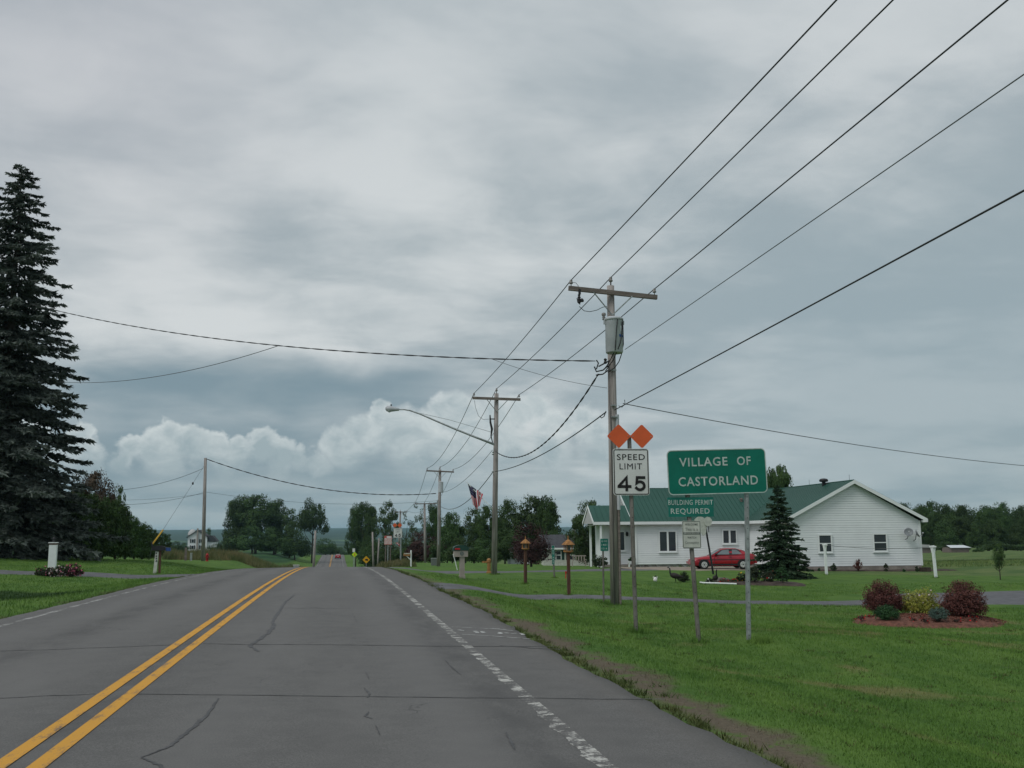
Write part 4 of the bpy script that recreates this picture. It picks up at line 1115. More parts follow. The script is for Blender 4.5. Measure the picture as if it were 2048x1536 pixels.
# transformer on the nearest pole, on the side that faces the road traffic
tc_ = P1["P"](L1(1229, 678).z) + Vector((-.04, -.42, 0))
zt, zb = L1(1229, 643).z, L1(1229, 712).z
tr = MB().lathe([(.215, zb), (.235, zb + .03), (.235, zt - .06), (.24, zt - .05)], (tc_.x, tc_.y, 0), 24).build("transformer", M["transformer"], r1, smooth=False)
for p_ in tr.data.polygons: p_.use_smooth = len(p_.vertices) == 4
MB().lathe([(.262, zt - .055), (.262, zt - .02), (.20, zt + .025), (.05, zt + .045)], (tc_.x, tc_.y, 0), 24).build("lid", M["transformer"], tr)
MB().box((tc_.x + .26, tc_.y, zt - .12), (.05, .06, .10)).build("lifting_lug", M["transformer"], tr)
MB().box((tc_.x - .26, tc_.y, zt - .12), (.05, .06, .10)).build("lifting_lug", M["transformer"], tr)
def on_can(px, py, R_=.240):
    q = L1(px, py, 0); a = (q.x - tc_.x); a = max(-.22, min(.22, a))
    return Vector((tc_.x + a, tc_.y - math.sqrt(R_ * R_ - a * a), q.z))
for (n_, px0, px1, py0, py1, mm) in (("stencil", 1228, 1237, 660, 671, "sticker"), ("emblem", 1226, 1237, 677, 682, "blue_mark")):
    mb = MB(); V_ = [on_can(px0 + (px1 - px0) * k / 4, y_) for y_ in (py0, py1) for k in range(5)]
    mb.add(V_, [(k, k + 5, k + 6, k + 1) for k in range(4)]).build(n_, M[mm], tr)
for seq in ([(1222, 648), (1220, 665), (1218, 690), (1217, 708), (1216, 722), (1210, 733), (1204, 742)], [(1233, 652), (1232, 672), (1229, 692), (1223, 706), (1222, 722), (1214, 734), (1207, 745)], [(1243, 648), (1242, 672), (1240, 695), (1237, 712), (1233, 726), (1226, 737), (1212, 747)]):
    pts = [on_can(*q, R_=.255) if q[1] < 712 else L1(q[0], q[1], -.30 + .10 * (q[1] - 712) / 30) for q in seq]
    MB().tube(pts, .013, 6).build("lead_wire", M["wire"], r1, smooth=True)
MB().lathe([(.015, 0), (.05, .02), (.03, .05), (.05, .07), (.03, .10), (.055, .13), (.065, .17), (.045, .20), (.02, .21)], L1(1202, 645, -.3), 10).build("bushing", M["porcelain"], r1, smooth=True)
MB().tube([L1(1206, 655, -.3), L1(1203, 646, -.3)], .016, 5).build("bushing_stem", M["galv"], r1)
MB().tube([L1(1155, 616, -.2), L1(1166, 624, -.14), L1(1178, 625, -.1), L1(1192, 622, -.12), L1(1202, 617, -.15), L1(1211, 615, -.14)], .010, 5).build("jumper_wire", M["wire_grey"], r1)
MB().tube([L1(1142, 566, -.1), L1(1150, 568, -.12), L1(1154, 574, -.14), L1(1155, 586, -.16)], .008, 5).build("jumper_wire", M["wire_grey"], r1)
fz = L1(1153, 603)
mb = MB(); mb.box((fz.x, -.22, L1(0 + 1153, 590).z), (.06, .06, .14)); mb.lathe([(.035, -.16), (.05, -.12), (.03, -.09), (.05, -.06), (.03, -.03), (.05, 0), (.03, .03), (.04, .08)], (fz.x - .02, -.24, fz.z + .02), 8); mb.lathe([(.055, 0), (.06, .05), (.03, .09)], (fz.x + .05, -.25, fz.z - .10), 8)
mb.tube([(fz.x - .08, -.24, fz.z), (fz.x - .07, -.27, fz.z - .12), (fz.x, -.27, fz.z - .18)], .015, 5)
mb.build("fuse_cutout", M["black_paint"], r1)
# conduit and ground wire running down the pole
zc0, zc1 = L1(1229, 1020).z, L1(1222, 830).z
MB().tube([P1["P"](zc0) + Vector((.10, -.11, 0)), P1["P"](zc1) + Vector((.10, -.11, 0))], .05, 8).build("conduit", M["transformer"], r1)
MB().tube([P1["P"](0) + Vector((.10, -.12, 0)), P1["P"](zc0) + Vector((.10, -.12, 0))], .03, 7).build("conduit", M["wood_arm"], r1, label="rusty lower conduit")
MB().tube([P1["P"](z) + Vector((-.07 if z < 5 else -.11, -.12, 0)) for z in (0.0, 1.5, 3, 4.5, 5.5, 6.6)], .008, 5).build("ground_wire", M["wire"], r1)
for py in (742, 812, 835):
    z = L1(1220, py).z; MB().box(P1["P"](z) + Vector((0, -.15, 0)), (.16, .05, .035)).build("bracket", M["galv"], r1)
mb = MB(); mb.tube([L1(1186, 735, -.15), L1(1190, 745, -.15), L1(1203, 742, -.15), L1(1214, 733, -.1)], .02, 6); mb.tube([L1(1190, 722, -.15), L1(1194, 728, -.15), L1(1190, 740, -.15)], .02, 6); mb.tube([L1(1194, 735, -.18), L1(1218, 722, -.05)], .02, 5); mb.tube([L1(1189, 752, -.15), L1(1203, 750, -.15), L1(1214, 742, -.1)], .02, 6); mb.lathe([(.03, 0), (.05, .04), (.03, .08), (.05, .12), (.02, .15)], L1(1207, 730, -.2), 8)
mb.build("service_connector", M["wire"], r1)
mb = MB(); mb.tube([L1(1248, 800, -.05), L1(1249, 808, -.05), L1(1243, 815, -.05), L1(1236, 812, -.05)], .01, 5); mb.tube([L1(1199, 832, 0), L1(1203, 836, 0), L1(1208, 833, 0), L1(1212, 822, 0)], .014, 5)
mb.build("cable_loop", M["wire"], r1)

# pole 2: street lamp, cutout, flag bracket
b2_, r2 = P2["b"], P2["root"]
def L2(px, py, D=47.7): return at(px, py, D) - b2_
lamp_pts = [L2(989, 889), L2(950, 874), L2(910, 858), L2(870, 841), L2(840, 828), L2(820, 821), L2(808, 819), L2(797, 819)]
MB().tube(lamp_pts, [.055, .05, .045, .04, .036, .034, .032, .03], 8).build("lamp_arm", M["galv"], r2, smooth=True)
MB().tube([L2(985, 865), L2(900, 840), L2(838, 826)], .010, 4).build("lamp_stay", M["galv"], r2)
h0, h1 = L2(799, 819), L2(771, 817)
mb = MB(); ax = (h1 - h0); Lh = ax.length
prof = [(.03, 0), (.07, .05 * Lh), (.10, .3 * Lh), (.15, .65 * Lh), (.13, .9 * Lh), (.06, Lh)]
hd = mb.lathe(prof, h0, 14, axis=ax).build("lamp_head", M["transformer"], r2, smooth=True)
MB().lathe([(.02, -.14), (.10, -.09), (.13, 0), (.12, .02)], h0.lerp(h1, .72) - Vector((0, 0, .04)), 12).build("lens", M["sticker"], hd, smooth=True)
MB().lathe([(.03, 0), (.035, .09), (.01, .11)], h0.lerp(h1, .6) + Vector((0, 0, .12)), 8).build("photocell", M["black_paint"], hd)
mb = MB(); mb.tube([L2(980, 830), L2(981, 845), L2(984, 858), L2(982, 872), L2(986, 888)], [.03, .05, .06, .03, .02], 7); mb.box(L2(985, 838), (.22, .04, .05)); mb.build("fuse_cutout", M["black_paint"], r2)
MB().tube([L2(949, 801), L2(951, 815), L2(957, 832), L2(966, 839), L2(980, 838)], .009, 4).build("jumper_wire", M["wire_grey"], r2)
mb = MB(); mb.lathe([(.04, 0), (.06, .05), (.03, .1), (.05, .15)], L2(986, 910), 8); mb.lathe([(.04, 0), (.06, .05), (.03, .1)], L2(986, 945), 8); mb.build("clamp", M["galv"], r2)
# pole 3 transformer
b3_, r3 = P3["b"], P3["root"]
q = at(881, 975, 86.6) - b3_
tr3 = MB().lathe([(.19, -.45), (.21, -.42), (.21, .42), (.22, .45), (.10, .50)], (q.x, q.y - .3, q.z), 16).build("transformer", M["transformer"], r3, smooth=False)
MB().tube([at(875, 1000, 86.5) - b3_, at(877, 1090, 86.5) - b3_], .05, 6).build("conduit", M["galv"], r3)
# yellow guy guard on the lone pole, its wire running to an anchor
ga, gb_ = at(300, 1112, 70), at(408, 932, 82)
guy = thing("guy_wire", "thin guy wire with yellow plastic guard slanting down from the lone pole", "guy wire", ga)
g1 = at(305, 1088, 70.6) - ga; g2_ = at(326, 1060, 72.5) - ga
MB().tube([(0, 0, 0), g1, g2_, gb_ - ga], .012, 4).build("wire", M["wire_grey"], guy)
MB().tube([g1, g2_], .055, 8).build("guard", M["yellow_plastic"], guy)
MB().lathe([(.05, -.1), (.08, 0), (.05, .1)], g2_.lerp(gb_ - ga, .70), 8).build("strain_insulator", M["wire"], guy)

# ------------------------------------------------------------------ overhead wires, each span its own thing
def span(label, p0, p1, sag, r, m_="wire", twist=False, via=None, group="overhead wires between the utility poles", n=28):
    p0, p1 = Vector(p0), Vector(p1)
    root = p0
    pts = []
    for i in range(n + 1):
        t = i / n; q = p0.lerp(p1, t); q.z -= sag * 4 * t * (1 - t); pts.append(q - root)
    mb = MB()
    if twist:
        L = (p1 - p0).length; m = int(max(60, L / .22)); d = (p1 - p0).normalized(); a = d.cross(Vector((0, 0, 1))).normalized(); b_ = a.cross(d)
        for ph in (0, math.pi):
            q_ = []
            for i in range(m + 1):
                t = i / m; c = p0.lerp(p1, t) - root; c.z -= sag * 4 * t * (1 - t); an = ph + t * L / 1.5 * 2 * math.pi
                q_.append(c + (a * math.cos(an) + b_ * math.sin(an)) * r * .9)
            mb.tube(q_, r * .85, 5)
    else:
        mb.tube(pts, r, 6)
    o = mb.build("overhead_wire", M[m_], None, smooth=True)
    o.location = root
    tag(o, label, "power line", group)
    return o
def back_through(p, px, py, Yend=-16):
    q = on_x(px, py, p.x); d = (q - p) / (q.y - p.y)
    return p + d * (Yend - p.y)
span("overhead wire passing the outer end of the nearest pole's crossarm, running up out of view", P1["ins"][0], back_through(P1["ins"][0], 1665, 0), 0.06, .0125)
span("overhead wire from the very top of the nearest pole up out of view", P1["top"], back_through(P1["top"], 1778, 0), 0.06, .0125)
span("overhead wire from the house-side end of the nearest crossarm up out of view", P1["ins"][1], back_through(P1["ins"][1], 2005, 0), 0.06, .0135)
q = at(1250, 699, 26.9); span("thin neutral wire rising from behind the transformer out of view", q, back_through(q, 2048, 142), 0.04, .0085, "wire_grey")
q = at(1229, 820, 26.8); span("thick telephone cable rising from the lower bracket of the nearest pole", q, back_through(q, 2048, 367), 0.08, .0125)
for a, b_, s_, nm in ((P1["ins"][0], P2["ins"][0], .12, "road-side crossarm ends"), (P1["top"], P2["top"], .12, "pole tops"), (P1["ins"][1], P2["ins"][1], .12, "house-side crossarm ends")):
    span("overhead wire joining the %s of the first and second poles" % nm, a, b_, s_, .013)
for a, b_, nm in ((P2["ins"][0], P3["ins"][0], "road-side crossarm ends"), (P2["top"], P3["top"], "pole tops"), (P2["ins"][1], P3["ins"][1], "house-side crossarm ends")):
    span("overhead wire joining the %s of the lamp pole and the next pole" % nm, a, b_, .75, .016, "wire_grey")
for a, b_, nm in ((P3["ins"][0], P4["ins"][0], "road-side arm ends"), (P3["top"], P4["top"], "tops"), (P3["ins"][1], P4["ins"][1], "house-side arm ends")):
    span("faint overhead wire joining the %s of the third and fourth poles" % nm, a, b_, .3, .018, "wire_grey")
for a, b_, nm in ((P4["ins"][0], P5["ins"][0], "road-side arm ends"), (P4["ins"][1], P5["ins"][1], "house-side arm ends")):
    span("faint far wire joining the %s of the fourth and fifth poles" % nm, a, b_, .8, .018, "wire_grey")
for a, b_, nm in ((P5["ins"][0], P6["ins"][0], "road-side arm ends"), (P5["ins"][1], P6["ins"][1], "house-side arm ends")):
    span("faintest wire joining the %s of the two farthest poles" % nm, a, b_, 1.0, .018, "wire_grey")
span("twisted sagging service cable from under the transformer to the lamp pole", at(1197, 748, 26.8), at(991, 903, 47.8), 1.05, .016, twist=True)
span("telephone cable from the nearest pole's lower bracket to the lamp pole", at(1212, 824, 26.9), at(990, 943, 47.8), .30, .016)
span("telephone cable sagging past the flag from lamp pole to third pole", at(985, 945, 47.8), at(880, 1012, 86.8), .85, .02, "wire_grey")
span("thin neutral wire from lamp pole to third pole", at(985, 900, 47.8), at(880, 985, 86.8), .5, .012, "wire_grey")
span("twisted service drop crossing the road from the transformer to behind the big spruce", at(1190, 722, 26.8), at(60, 608, 47), .62, .0135, twist=True, group=None)
SA, SB_, SS = at(1190, 722, 26.8), at(60, 608, 47), .62
def on_span(px):
    best = None
    for k in range(401):
        t = k / 400; q = SA.lerp(SB_, t); q.z -= SS * 4 * t * (1 - t); d = q - EYE; x_ = 1024 + F * d.dot(CR) / d.dot(FW)
        if best is None or abs(x_ - px) < best[0]: best = (abs(x_ - px), q)
    return best[1]
span("thin phone drop dipping from the road crossing wire towards the spruce", on_span(556), at(120, 764, 47), .45, .012, "wire_grey", group=None)
span("thin phone drop rising from the nearest pole to the road crossing wire", at(1214, 776, 26.9), on_span(985), .10, .007, "wire_grey", group=None)
span("phone cable leaving the nearest pole across the house roof out of view", at(1246, 807, 26.8), at(2500, 935, 60), .9, .012, "wire_grey", group=None)
span("twisted service cable crossing the road from the lone pole to the third pole", at(413, 918, 82), at(872, 987, 86.8), 1.05, .024, twist=True, group=None)
span("service wire from the top of the lone pole down behind the hedge", at(406, 937, 82), at(225, 981, 74), .35, .016, "wire_grey", group=None)
span("lower wire from the middle of the lone pole to behind the hedge", at(408, 985, 82), at(225, 1010, 76), .25, .014, "wire_grey", group=None)
span("faint slack wire from the lone pole's middle to behind the hedge", at(408, 987, 82), at(225, 1000, 78), .15, .010, "wire_grey", group=None)
span("faint wire crossing the road low from the lone pole to the third pole", at(412, 984, 82), at(878, 1001, 86.8), .6, .012, "wire_grey", group=None)

# ------------------------------------------------------------------ road signs
def panel(root, name, c, w_, h_, r, face, border=None, bw=.02, y=0.0, back=True, label=None, inset=0.0, thick=.006):
    out = [(p[0] + c[0], p[1] + c[2]) for p in rrect(w_, h_, r)]
    o = MB().prism(out, y, y + thick).build(name, face, root, label=label)
    if border:
        a = [(p[0] + c[0], p[1] + c[2]) for p in rrect(w_ - 2 * inset, h_ - 2 * inset, max(.005, r - inset))]
        b_ = [(p[0] + c[0], p[1] + c[2]) for p in rrect(w_ - 2 * inset - 2 * bw, h_ - 2 * inset - 2 * bw, max(.004, r - inset - bw))]
        mb = MB(); ring(mb, a, b_, y - .003, y - .0005); mb.build("border", border, o)
    return o
def upost(root, h, w_=.06, x0=0.0, x1=None, y=.03, m_="rusty_post", label=None, z0=-.15, holes=True):
    """perforated steel U channel post"""
    x1 = x0 if x1 is None else x1
    mb = MB()
    for (dx_, dy_, ww, dd) in ((0, 0, w_ * .5, .006), (-w_ * .27, .014, .006, .03), (w_ * .27, .014, .006, .03), (-w_ * .4, .03, w_ * .26, .005), (w_ * .4, .03, w_ * .26, .005)):
        sx = (x1 - x0)
        vs_ = []
        for z, xx in ((z0, x0 + sx * z0 / h), (h, x1)):
            for (i, j) in ((-1, -1), (1, -1), (1, 1), (-1, 1)):
                vs_.append((xx + dx_ + i * ww / 2, y + dy_ + j * dd / 2, z))
        mb.add(vs_, [(0, 1, 5, 4), (1, 2, 6, 5), (2, 3, 7, 6), (3, 0, 4, 7), (3, 2, 1, 0), (4, 5, 6, 7)])
    o = mb.build("post", M[m_], root, label=label)
    if holes:
        hb = MB(); n = int(h / .16)
        for i in range(n):
            z = .1 + i * .16; xx = x0 + (x1 - x0) * z / h
            hb.box((xx, y - .005, z), (.010, .003, .012))
        hb.build("bolt_holes", M["sign_black"], o, kind="stuff")
    return o
# speed limit sign
D = 16.7; b = gpt(1268, D)
SL = thing("speed_limit_sign", "white SPEED LIMIT 45 sign topped by two orange diamonds beside the nearest pole", "road sign", b, math.radians(-4))
rz_ = Matrix.Rotation(math.radians(4), 3, "Z")
def loc(px, py, D, base, rot): return rot @ (at(px, py, D) - base)
c = loc(1261.5, 944, D, b, rz_)
upost(SL, loc(1259, 872, D, b, rz_).z, .065, 0, loc(1259, 872, D, b, rz_).x, y=.0)
pz = c
face = panel(SL, "sign_panel", (pz.x, 0, pz.z), .61, .775, .045, M["sign_white"], M["sign_black"], .014, y=-.03, inset=.012)
for ch, w_, h_, cx, cz, bd in (("SPEED", .475, .098, -.0, .247, .004), ("LIMIT", .38, .098, -.005, .092, .0)):
    text_part("lettering", ch, w_, h_, pz.x + cx, pz.z + cz, -.0335, M["sign_black"], SL, bold=bd)
numeral_part("numeral", "4", .235, .25, pz.x - .120, pz.z - .195, -.0345, .047, M["sign_black"], SL)
numeral_part("numeral", "5", .205, .25, pz.x + .145, pz.z - .195, -.0345, .047, M["sign_black"], SL)
for cx in (1236, 1283):
    q = loc(cx, 873, D, b, rz_)
    s_ = .405
    dm = MB(); out = [(q.x + (p[0] * .7071 - p[1] * .7071), q.z + (p[0] * .7071 + p[1] * .7071)) for p in rrect(.29, .29, .03)]
    dm.prism(out, -.045, -.040)
    dmo = dm.build("diamond_marker", M["sign_orange"], SL)
    for s2 in (-1, 1):
        MB().tube([(q.x + s2 * .155, -.052, q.z), (q.x + s2 * .155, -.045, q.z)], .008, 6).build("bolt", M["galv"], dmo)
MB().box(((loc(1236, 873, D, b, rz_).x + loc(1283, 873, D, b, rz_).x) / 2, -.025, loc(1259, 873, D, b, rz_).z), (.42, .012, .04)).build("cross_strap", M["galv"], SL)

# village sign on two posts, with two small signs bolted to its nearer post
D = 15.35; b = gpt(1391, 15.5); rv_ = math.radians(-8)
VS = thing("village_sign", "large green VILLAGE OF CASTORLAND sign on two steel posts", "road sign", b, rv_)
rz_ = Matrix.Rotation(-rv_, 3, "Z")
c = loc(1438, 942, D, b, rz_)
tilt_ = 0
_v0 = set(bpy.data.objects)
vp = panel(VS, "sign_panel", (c.x, 0, c.z), 1.54, .69, .075, M["sign_green"], M["sign_letter"], .014, y=c.y * 0 - .035)
text_part("lettering", "VILLAGE", .75, .135, c.x - .205, c.z + .155, -.0385, M["sign_letter"], VS, bold=.014)
text_part("lettering", "OF", .215, .135, c.x + .425, c.z + .155, -.0385, M["sign_letter"], VS, bold=.014)
text_part("lettering", "CASTORLAND", 1.235, .142, c.x + .01, c.z - .145, -.0385, M["sign_letter"], VS, bold=.014)
for k, (qx, qz) in enumerate([(-.62, .27), (-.3, .27), (-.02, .27), (.3, .27), (-.6, -.27), (-.3, -.27), (.0, -.27), (.3, -.28)]):
    MB().tube([(c.x + qx, -.042, c.z + qz), (c.x + qx, -.035, c.z + qz)], .009, 6).build("rivet", M["sign_green_old"], vp)
for o_ in set(bpy.data.objects) - _v0:
    if o_.parent == VS: o_.matrix_local = Matrix.Translation((c.x, 0, c.z)) @ Matrix.Rotation(-.021, 4, "Y") @ Matrix.Translation((-c.x, 0, -c.z))
pt = loc(1377, 990, 15.45, b, rz_)
upost(VS, c.z + .25, .065, 0, pt.x * (c.z + .25) / pt.z, y=.0, label="weathered post carrying the two small signs")
q0 = loc(1514, 1290, 15.1, b, rz_); q1 = loc(1502, 990, 15.3, b, rz_)
hb_ = c.z + .25
sx = (q1.x - q0.x) / (q1.z - q0.z)
upost(VS, hb_, .07, q0.x - sx * q0.z, q0.x + sx * (hb_ - q0.z), y=.0, m_="galv", label="clean galvanised post", z0=-.4)
c = loc(1381, 1014, 15.5, b, rz_)
pp = panel(VS, "permit_sign", (c.x, 0, c.z + .075), .715, .145, .01, M["sign_green_old"], y=-.012, label="green BUILDING PERMIT panel")
pp2 = panel(VS, "permit_sign", (c.x + .005, 0, c.z - .075), .70, .148, .01, M["sign_green_old"], y=-.012, label="green REQUIRED panel")
text_part("lettering", "BUILDING PERMIT", .69, .078, c.x, c.z + .07, -.0145, M["sign_letter"], VS, bold=.008)
text_part("lettering", "REQUIRED", .60, .098, c.x - .01, c.z - .07, -.0145, M["sign_letter"], VS, bold=.012)
c = loc(1385, 1069, 15.4, b, rz_)
wpn = panel(VS, "neighborhood_sign", (c.x, 0, c.z), .285, .415, .02, M["sign_white_old"], M["sign_grey"], .008, y=-.035, inset=.006, label="weathered white WELCOME neighborhood watch sign")
for ch, w_, h_, dz_, bd in (("WELCOME", .20, .032, .155, .01), ("This is a", .19, .045, .08, .004), ("WATCH", .135, .033, -.045, .02), ("Community", .21, .05, -.125, .004)):
    text_part("lettering", ch, w_, h_, c.x, c.z + dz_, -.041, M["sign_grey"], VS, bold=bd)
MB().box((c.x, -.0365, c.z + .018), (.262, .003, .034)).build("printed_band", M["sign_grey"], wpn)
text_part("lettering", "NEIGHBORHOOD", .235, .020, c.x, c.z + .018, -.041, M["sign_white_old"], VS, bold=.01)

# small green reference marker
D = 27.6; b = gpt(1205, D)
RM = thing("reference_marker", "small green highway reference marker with white digits beside the nearest pole", "marker sign", b, math.radians(-10))
H_ = at(1207, 1080, D).z - b.z; 
upost(RM, H_ - .05, .045, 0, .01, holes=False)
c = (.04, 0, H_ - .13)
panel(RM, "sign_panel", c, .215, .33, .02, M["sign_green_old"], y=-.02)
for ch, dz_ in (("610", .10), ("1401", 0), ("1014", -.10)):
    text_part("lettering", ch, .15, .055, c[0], c[2] + dz_, -.023, M["sign_letter"], RM, bold=.004)
# address sign
D = 44; b = gpt(1108, D)
AS = thing("address_sign", "narrow vertical green house number sign on a low post in the lawn", "marker sign", b, math.radians(-6))
H_ = at(1108, 1091, D).z - b.z
upost(AS, H_ * .6, .07, 0, -.04, holes=False)
panel(AS, "sign_panel", (-.05, 0, H_ * .71), .12, H_ * .58, .02, M["sign_green_old"], M["sign_letter"], .006, y=-.02)
mb = MB()
for k in range(9):
    z = H_ * (.47 + .055 * k)
    if k != 4: mb.box((-.05, -.024, z), (.05, .003, .028)); 
mb.build("lettering", M["sign_letter"], AS, kind="stuff")

# ------------------------------------------------------------------ bird feeders on posts
def feeder():
    root = thing("bird_feeder", "f", "bird feeder")
    H = 1.8
    mb = MB(); mb.box((0, 0, .64), (.09, .09, 1.32)); mb.build("post", M["cedar_dark"], root)
    n = 6
    MB().lathe([(.10, 1.30), (.155, 1.33), (.155, 1.36)], (0, 0, 0), n).build("tray", M["cedar"], root)
    for k in range(n):
        a = 2 * math.pi * k / n
        MB().box((.13 * math.cos(a), .13 * math.sin(a), 1.45), (.022, .022, .19)).build("corner_post", M["cedar"], root)
    MB().lathe([(.07, 1.36), (.06, 1.54)], (0, 0, 0), 10).build("seed_hopper", M["sign_grey"], root)
    for k, (ra, rb, za, zb_) in enumerate([(.205, .14, 1.535, 1.60), (.155, .09, 1.585, 1.645), (.10, .02, 1.635, 1.695)]):
        MB().lathe([(ra, za), (ra, za + .012), (rb, zb_)], (0, 0, 0), 12).build("roof_tier", M["cedar"], root)
    MB().lathe([(.022, 1.68), (.014, 1.74), (.02, 1.76), (.004, 1.82)], (0, 0, 0), 8).build("finial", M["cedar"], root)
    return root
bf = feeder(); bf.location = gpt(1136, 30.6, -.02); bf["label"] = "nearer wooden bird feeder on a brown post, beside the driveway"; bf["group"] = "bird feeders on posts"
bf2 = copy_tree(bf); bf2.location = gpt(1050, 38.5, -.02); bf2.rotation_euler = (0, .01, .5); bf2["label"] = "farther wooden bird feeder, in front of the burgundy tree"

# ------------------------------------------------------------------ mailboxes
b = gpt(924, 41)
mx = thing("mailbox", "beige plastic mailbox post with dark green domed lid and red flag", "mailbox", b, math.radians(4))
mb = MB(); mb.box((0, 0, .45), (.185, .185, 1.0)); mb.build("post", M["beige"], mx); MB().box((0, 0, .06), (.23, .23, .14)).build("foot", M["beige"], mx)
MB().box((-.06, 0, .99), (.56, .26, .24)).build("box_body", M["beige"], mx)
MB().lathe([(.085, .13), (.085, .142)], (-.03, 0, 1.0), 16, axis=(0, -1, 0)).build("emblem", M["sign_grey"], mx)
poly = [(-.37, 1.12), (.25, 1.12), (.25, 1.21)] + [(-.06 + .31 * math.cos(a), 1.21 + .13 * math.sin(a)) for a in np.linspace(.1, math.pi - .1, 10)] + [(-.37, 1.21)]
MB().prism(poly, -.15, .15).build("lid", M["dark_green_plastic"], mx)
MB().box((-.22, -.165, 1.185), (.20, .02, .055)).build("flag", M["red_plastic"], mx)
MB().tube([(-.37, -.05, .98), (-.20, -.05, .35)], .018, 6).build("white_stake", M["white_paint"], mx)
b = gpt(821, 80)
mx = thing("mailbox", "wood-toned mailbox on a white bracketed post at the crest", "mailbox", b, math.radians(0))
mb = MB(); mb.box((.05, 0, .62), (.10, .10, 1.28)); mb.lathe([(.07, 1.25), (.0, 1.34)], (.05, 0, 0), 4); mb.build("post", M["white_paint"], mx)
MB().box((-.13, 0, .72), (.5, .07, .07), Matrix.Rotation(math.radians(42), 3, "Y")).build("brace", M["white_paint"], mx)
poly = [(-.54, .88), (.0, .88), (.0, 1.02), (-.04, 1.10), (-.5, 1.10), (-.54, 1.02)]
MB().prism(poly, -.1, .1).build("box_body", M["cedar"], mx); MB().box((-.27, -.11, 1.06), (.44, .02, .07)).build("name_plate", M["sign_white_old"], mx)
b = gpt(321, 44)
mx = thing("mailbox", "black mailbox with blue newspaper tube on wooden post and white number board", "mailbox", b, math.radians(6))
MB().box((0.02, 0, .50), (.10, .10, 1.1)).build("post", M["cedar_dark"], mx)
nb_ = MB().box((-.14, -.03, .46), (.14, .03, .98), Matrix.Rotation(math.radians(4), 3, "Y")).build("number_board", M["sign_white_old"], mx)
mb = MB()
for k, z in enumerate((.88, .76, .66, .55)): mb.box((-.135 + .008 * k, -.05, z), (.05, .008, .06)); mb.box((-.15, -.05, z - .02), (.02, .008, .02))
mb.build("numerals", M["sign_black"], nb_)
poly = [(-.34, 1.0), (.24, 1.0), (.24, 1.12)] + [(-.05 + .29 * math.cos(a), 1.12 + .08 * math.sin(a)) for a in np.linspace(.1, math.pi - .1, 8)] + [(-.34, 1.12)]
MB().prism(poly, -.11, .11).build("box_body", M["black_paint"], mx)
MB().prism([(.25, .97), (.45, .97), (.45, 1.10), (.25, 1.12)], -.09, .09).build("paper_tube", M["blue_plastic"], mx)
MB().tube([(-.30, .0, 1.15), (-.36, 0, 1.32), (-.34, 0, 1.36)], .035, 6).build("flag", M["black_paint"], mx)

# lamp pillar and flower bed on the far lawn
b = gpt(108, 43)
lp = thing("lamp_pillar", "square white brick-topped lamp pillar on the far lawn behind flowers", "pillar", b, .1)
MB().box((0, 0, .50), (.30, .30, 1.0)).build("shaft", M["white_paint"], lp)
MB().box((0, 0, 1.035), (.32, .32, .07)).build("cap_course", M["cedar_dark"], lp)
MB().box((0, 0, 1.085), (.36, .36, .035)).build("cap", M["white_paint"], lp)
MB().lathe([(.05, 1.10), (.03, 1.14), (.055, 1.20), (.07, 1.26), (.03, 1.30), (.01, 1.34)], (0, 0, 0), 8).build("lantern", M["black_paint"], lp)
shrub("flower_bush", "low flowering bush with pale and pink blossoms before the lamp pillar", 122, 37.5, 46, 30, M["dark_shrub"], 31, leaf=.035, extra=(("pale_blossoms", "petal_pale", 90, .035), ("pink_blossoms", "petal_pink", 60, .03)))
shrub("flower_bush", "magenta flowering bush beside the pale one on the far lawn", 150, 38, 38, 30, M["leaf_red"], 32, leaf=.035, extra=(("blossoms", "petal_pink", 110, .035),))
shrub("flower_bush", "small trailing plant with a few magenta blossoms at the bed edge", 94, 37.5, 40, 20, M["dark_shrub"], 33, leaf=.035, extra=(("blossoms", "petal_pink", 14, .035),))
shrub("shrub", "small twiggy shrub on the far lawn before the hedge", 172, 50, 20, 22, M["dark_shrub"], 34, n_cl=14, leaf=.04)
# hydrant and stakes
b = gpt(416, 80)
hy = thing("fire_hydrant", "red fire hydrant beside the lone utility pole", "hydrant", b, 0)
MB().lathe([(.13, 0), (.13, .04), (.09, .06), (.09, .42), (.12, .44), (.12, .48), (.09, .56), (.03, .62), (.03, .66)], (0, 0, 0), 12).build("barrel", M["hydrant_red"], hy)
for s_ in (-1, 1): MB().tube([(s_ * .07, 0, .34), (s_ * .16, 0, .34)], .05, 8).build("nozzle", M["hydrant_red"], hy)
MB().tube([(.0, -.07, .28), (.0, -.19, .28)], .065, 8).build("pumper_nozzle", M["hydrant_red"], hy)
for px, hh, mm, lb, D_ in ((373, 26, "wood_arm", "short grey wooden stake in the weeds by the lone pole", 78), (384, 16, "galv", "short pale metal stake in the weeds by the lone pole", 78)):
    b = gpt(px, D_); o = MB().box((0, 0, hh / 2022 * D_ / 2), (.16, .08, hh / 2022 * D_)).build("stake", M[mm]); o.location = b; tag(o, lb, "stake")
b = gpt(594, 110); o = thing("utility_box", "small pale roadside marker box at the far crest", "utility box", b, 0)
MB().box((0, 0, .35), (.6, .25, .8)).build("cabinet", M["galv"], o); MB().box((0, 0, .78), (.68, .3, .08)).build("top_cover", M["sign_white_old"], o)
b = gpt(627, 180); o = MB().box((0, 0, .8), (.45, .2, 1.1)).build("utility_box", M["transformer"]); o.location = b; tag(o, "pale box fixed at the foot of the short pole where the road dips", "utility box")
b = gpt(872, 88); o = thing("utility_box", "green utility cabinet at the foot of the third pole", "utility box", gpt(868, 92), 0)
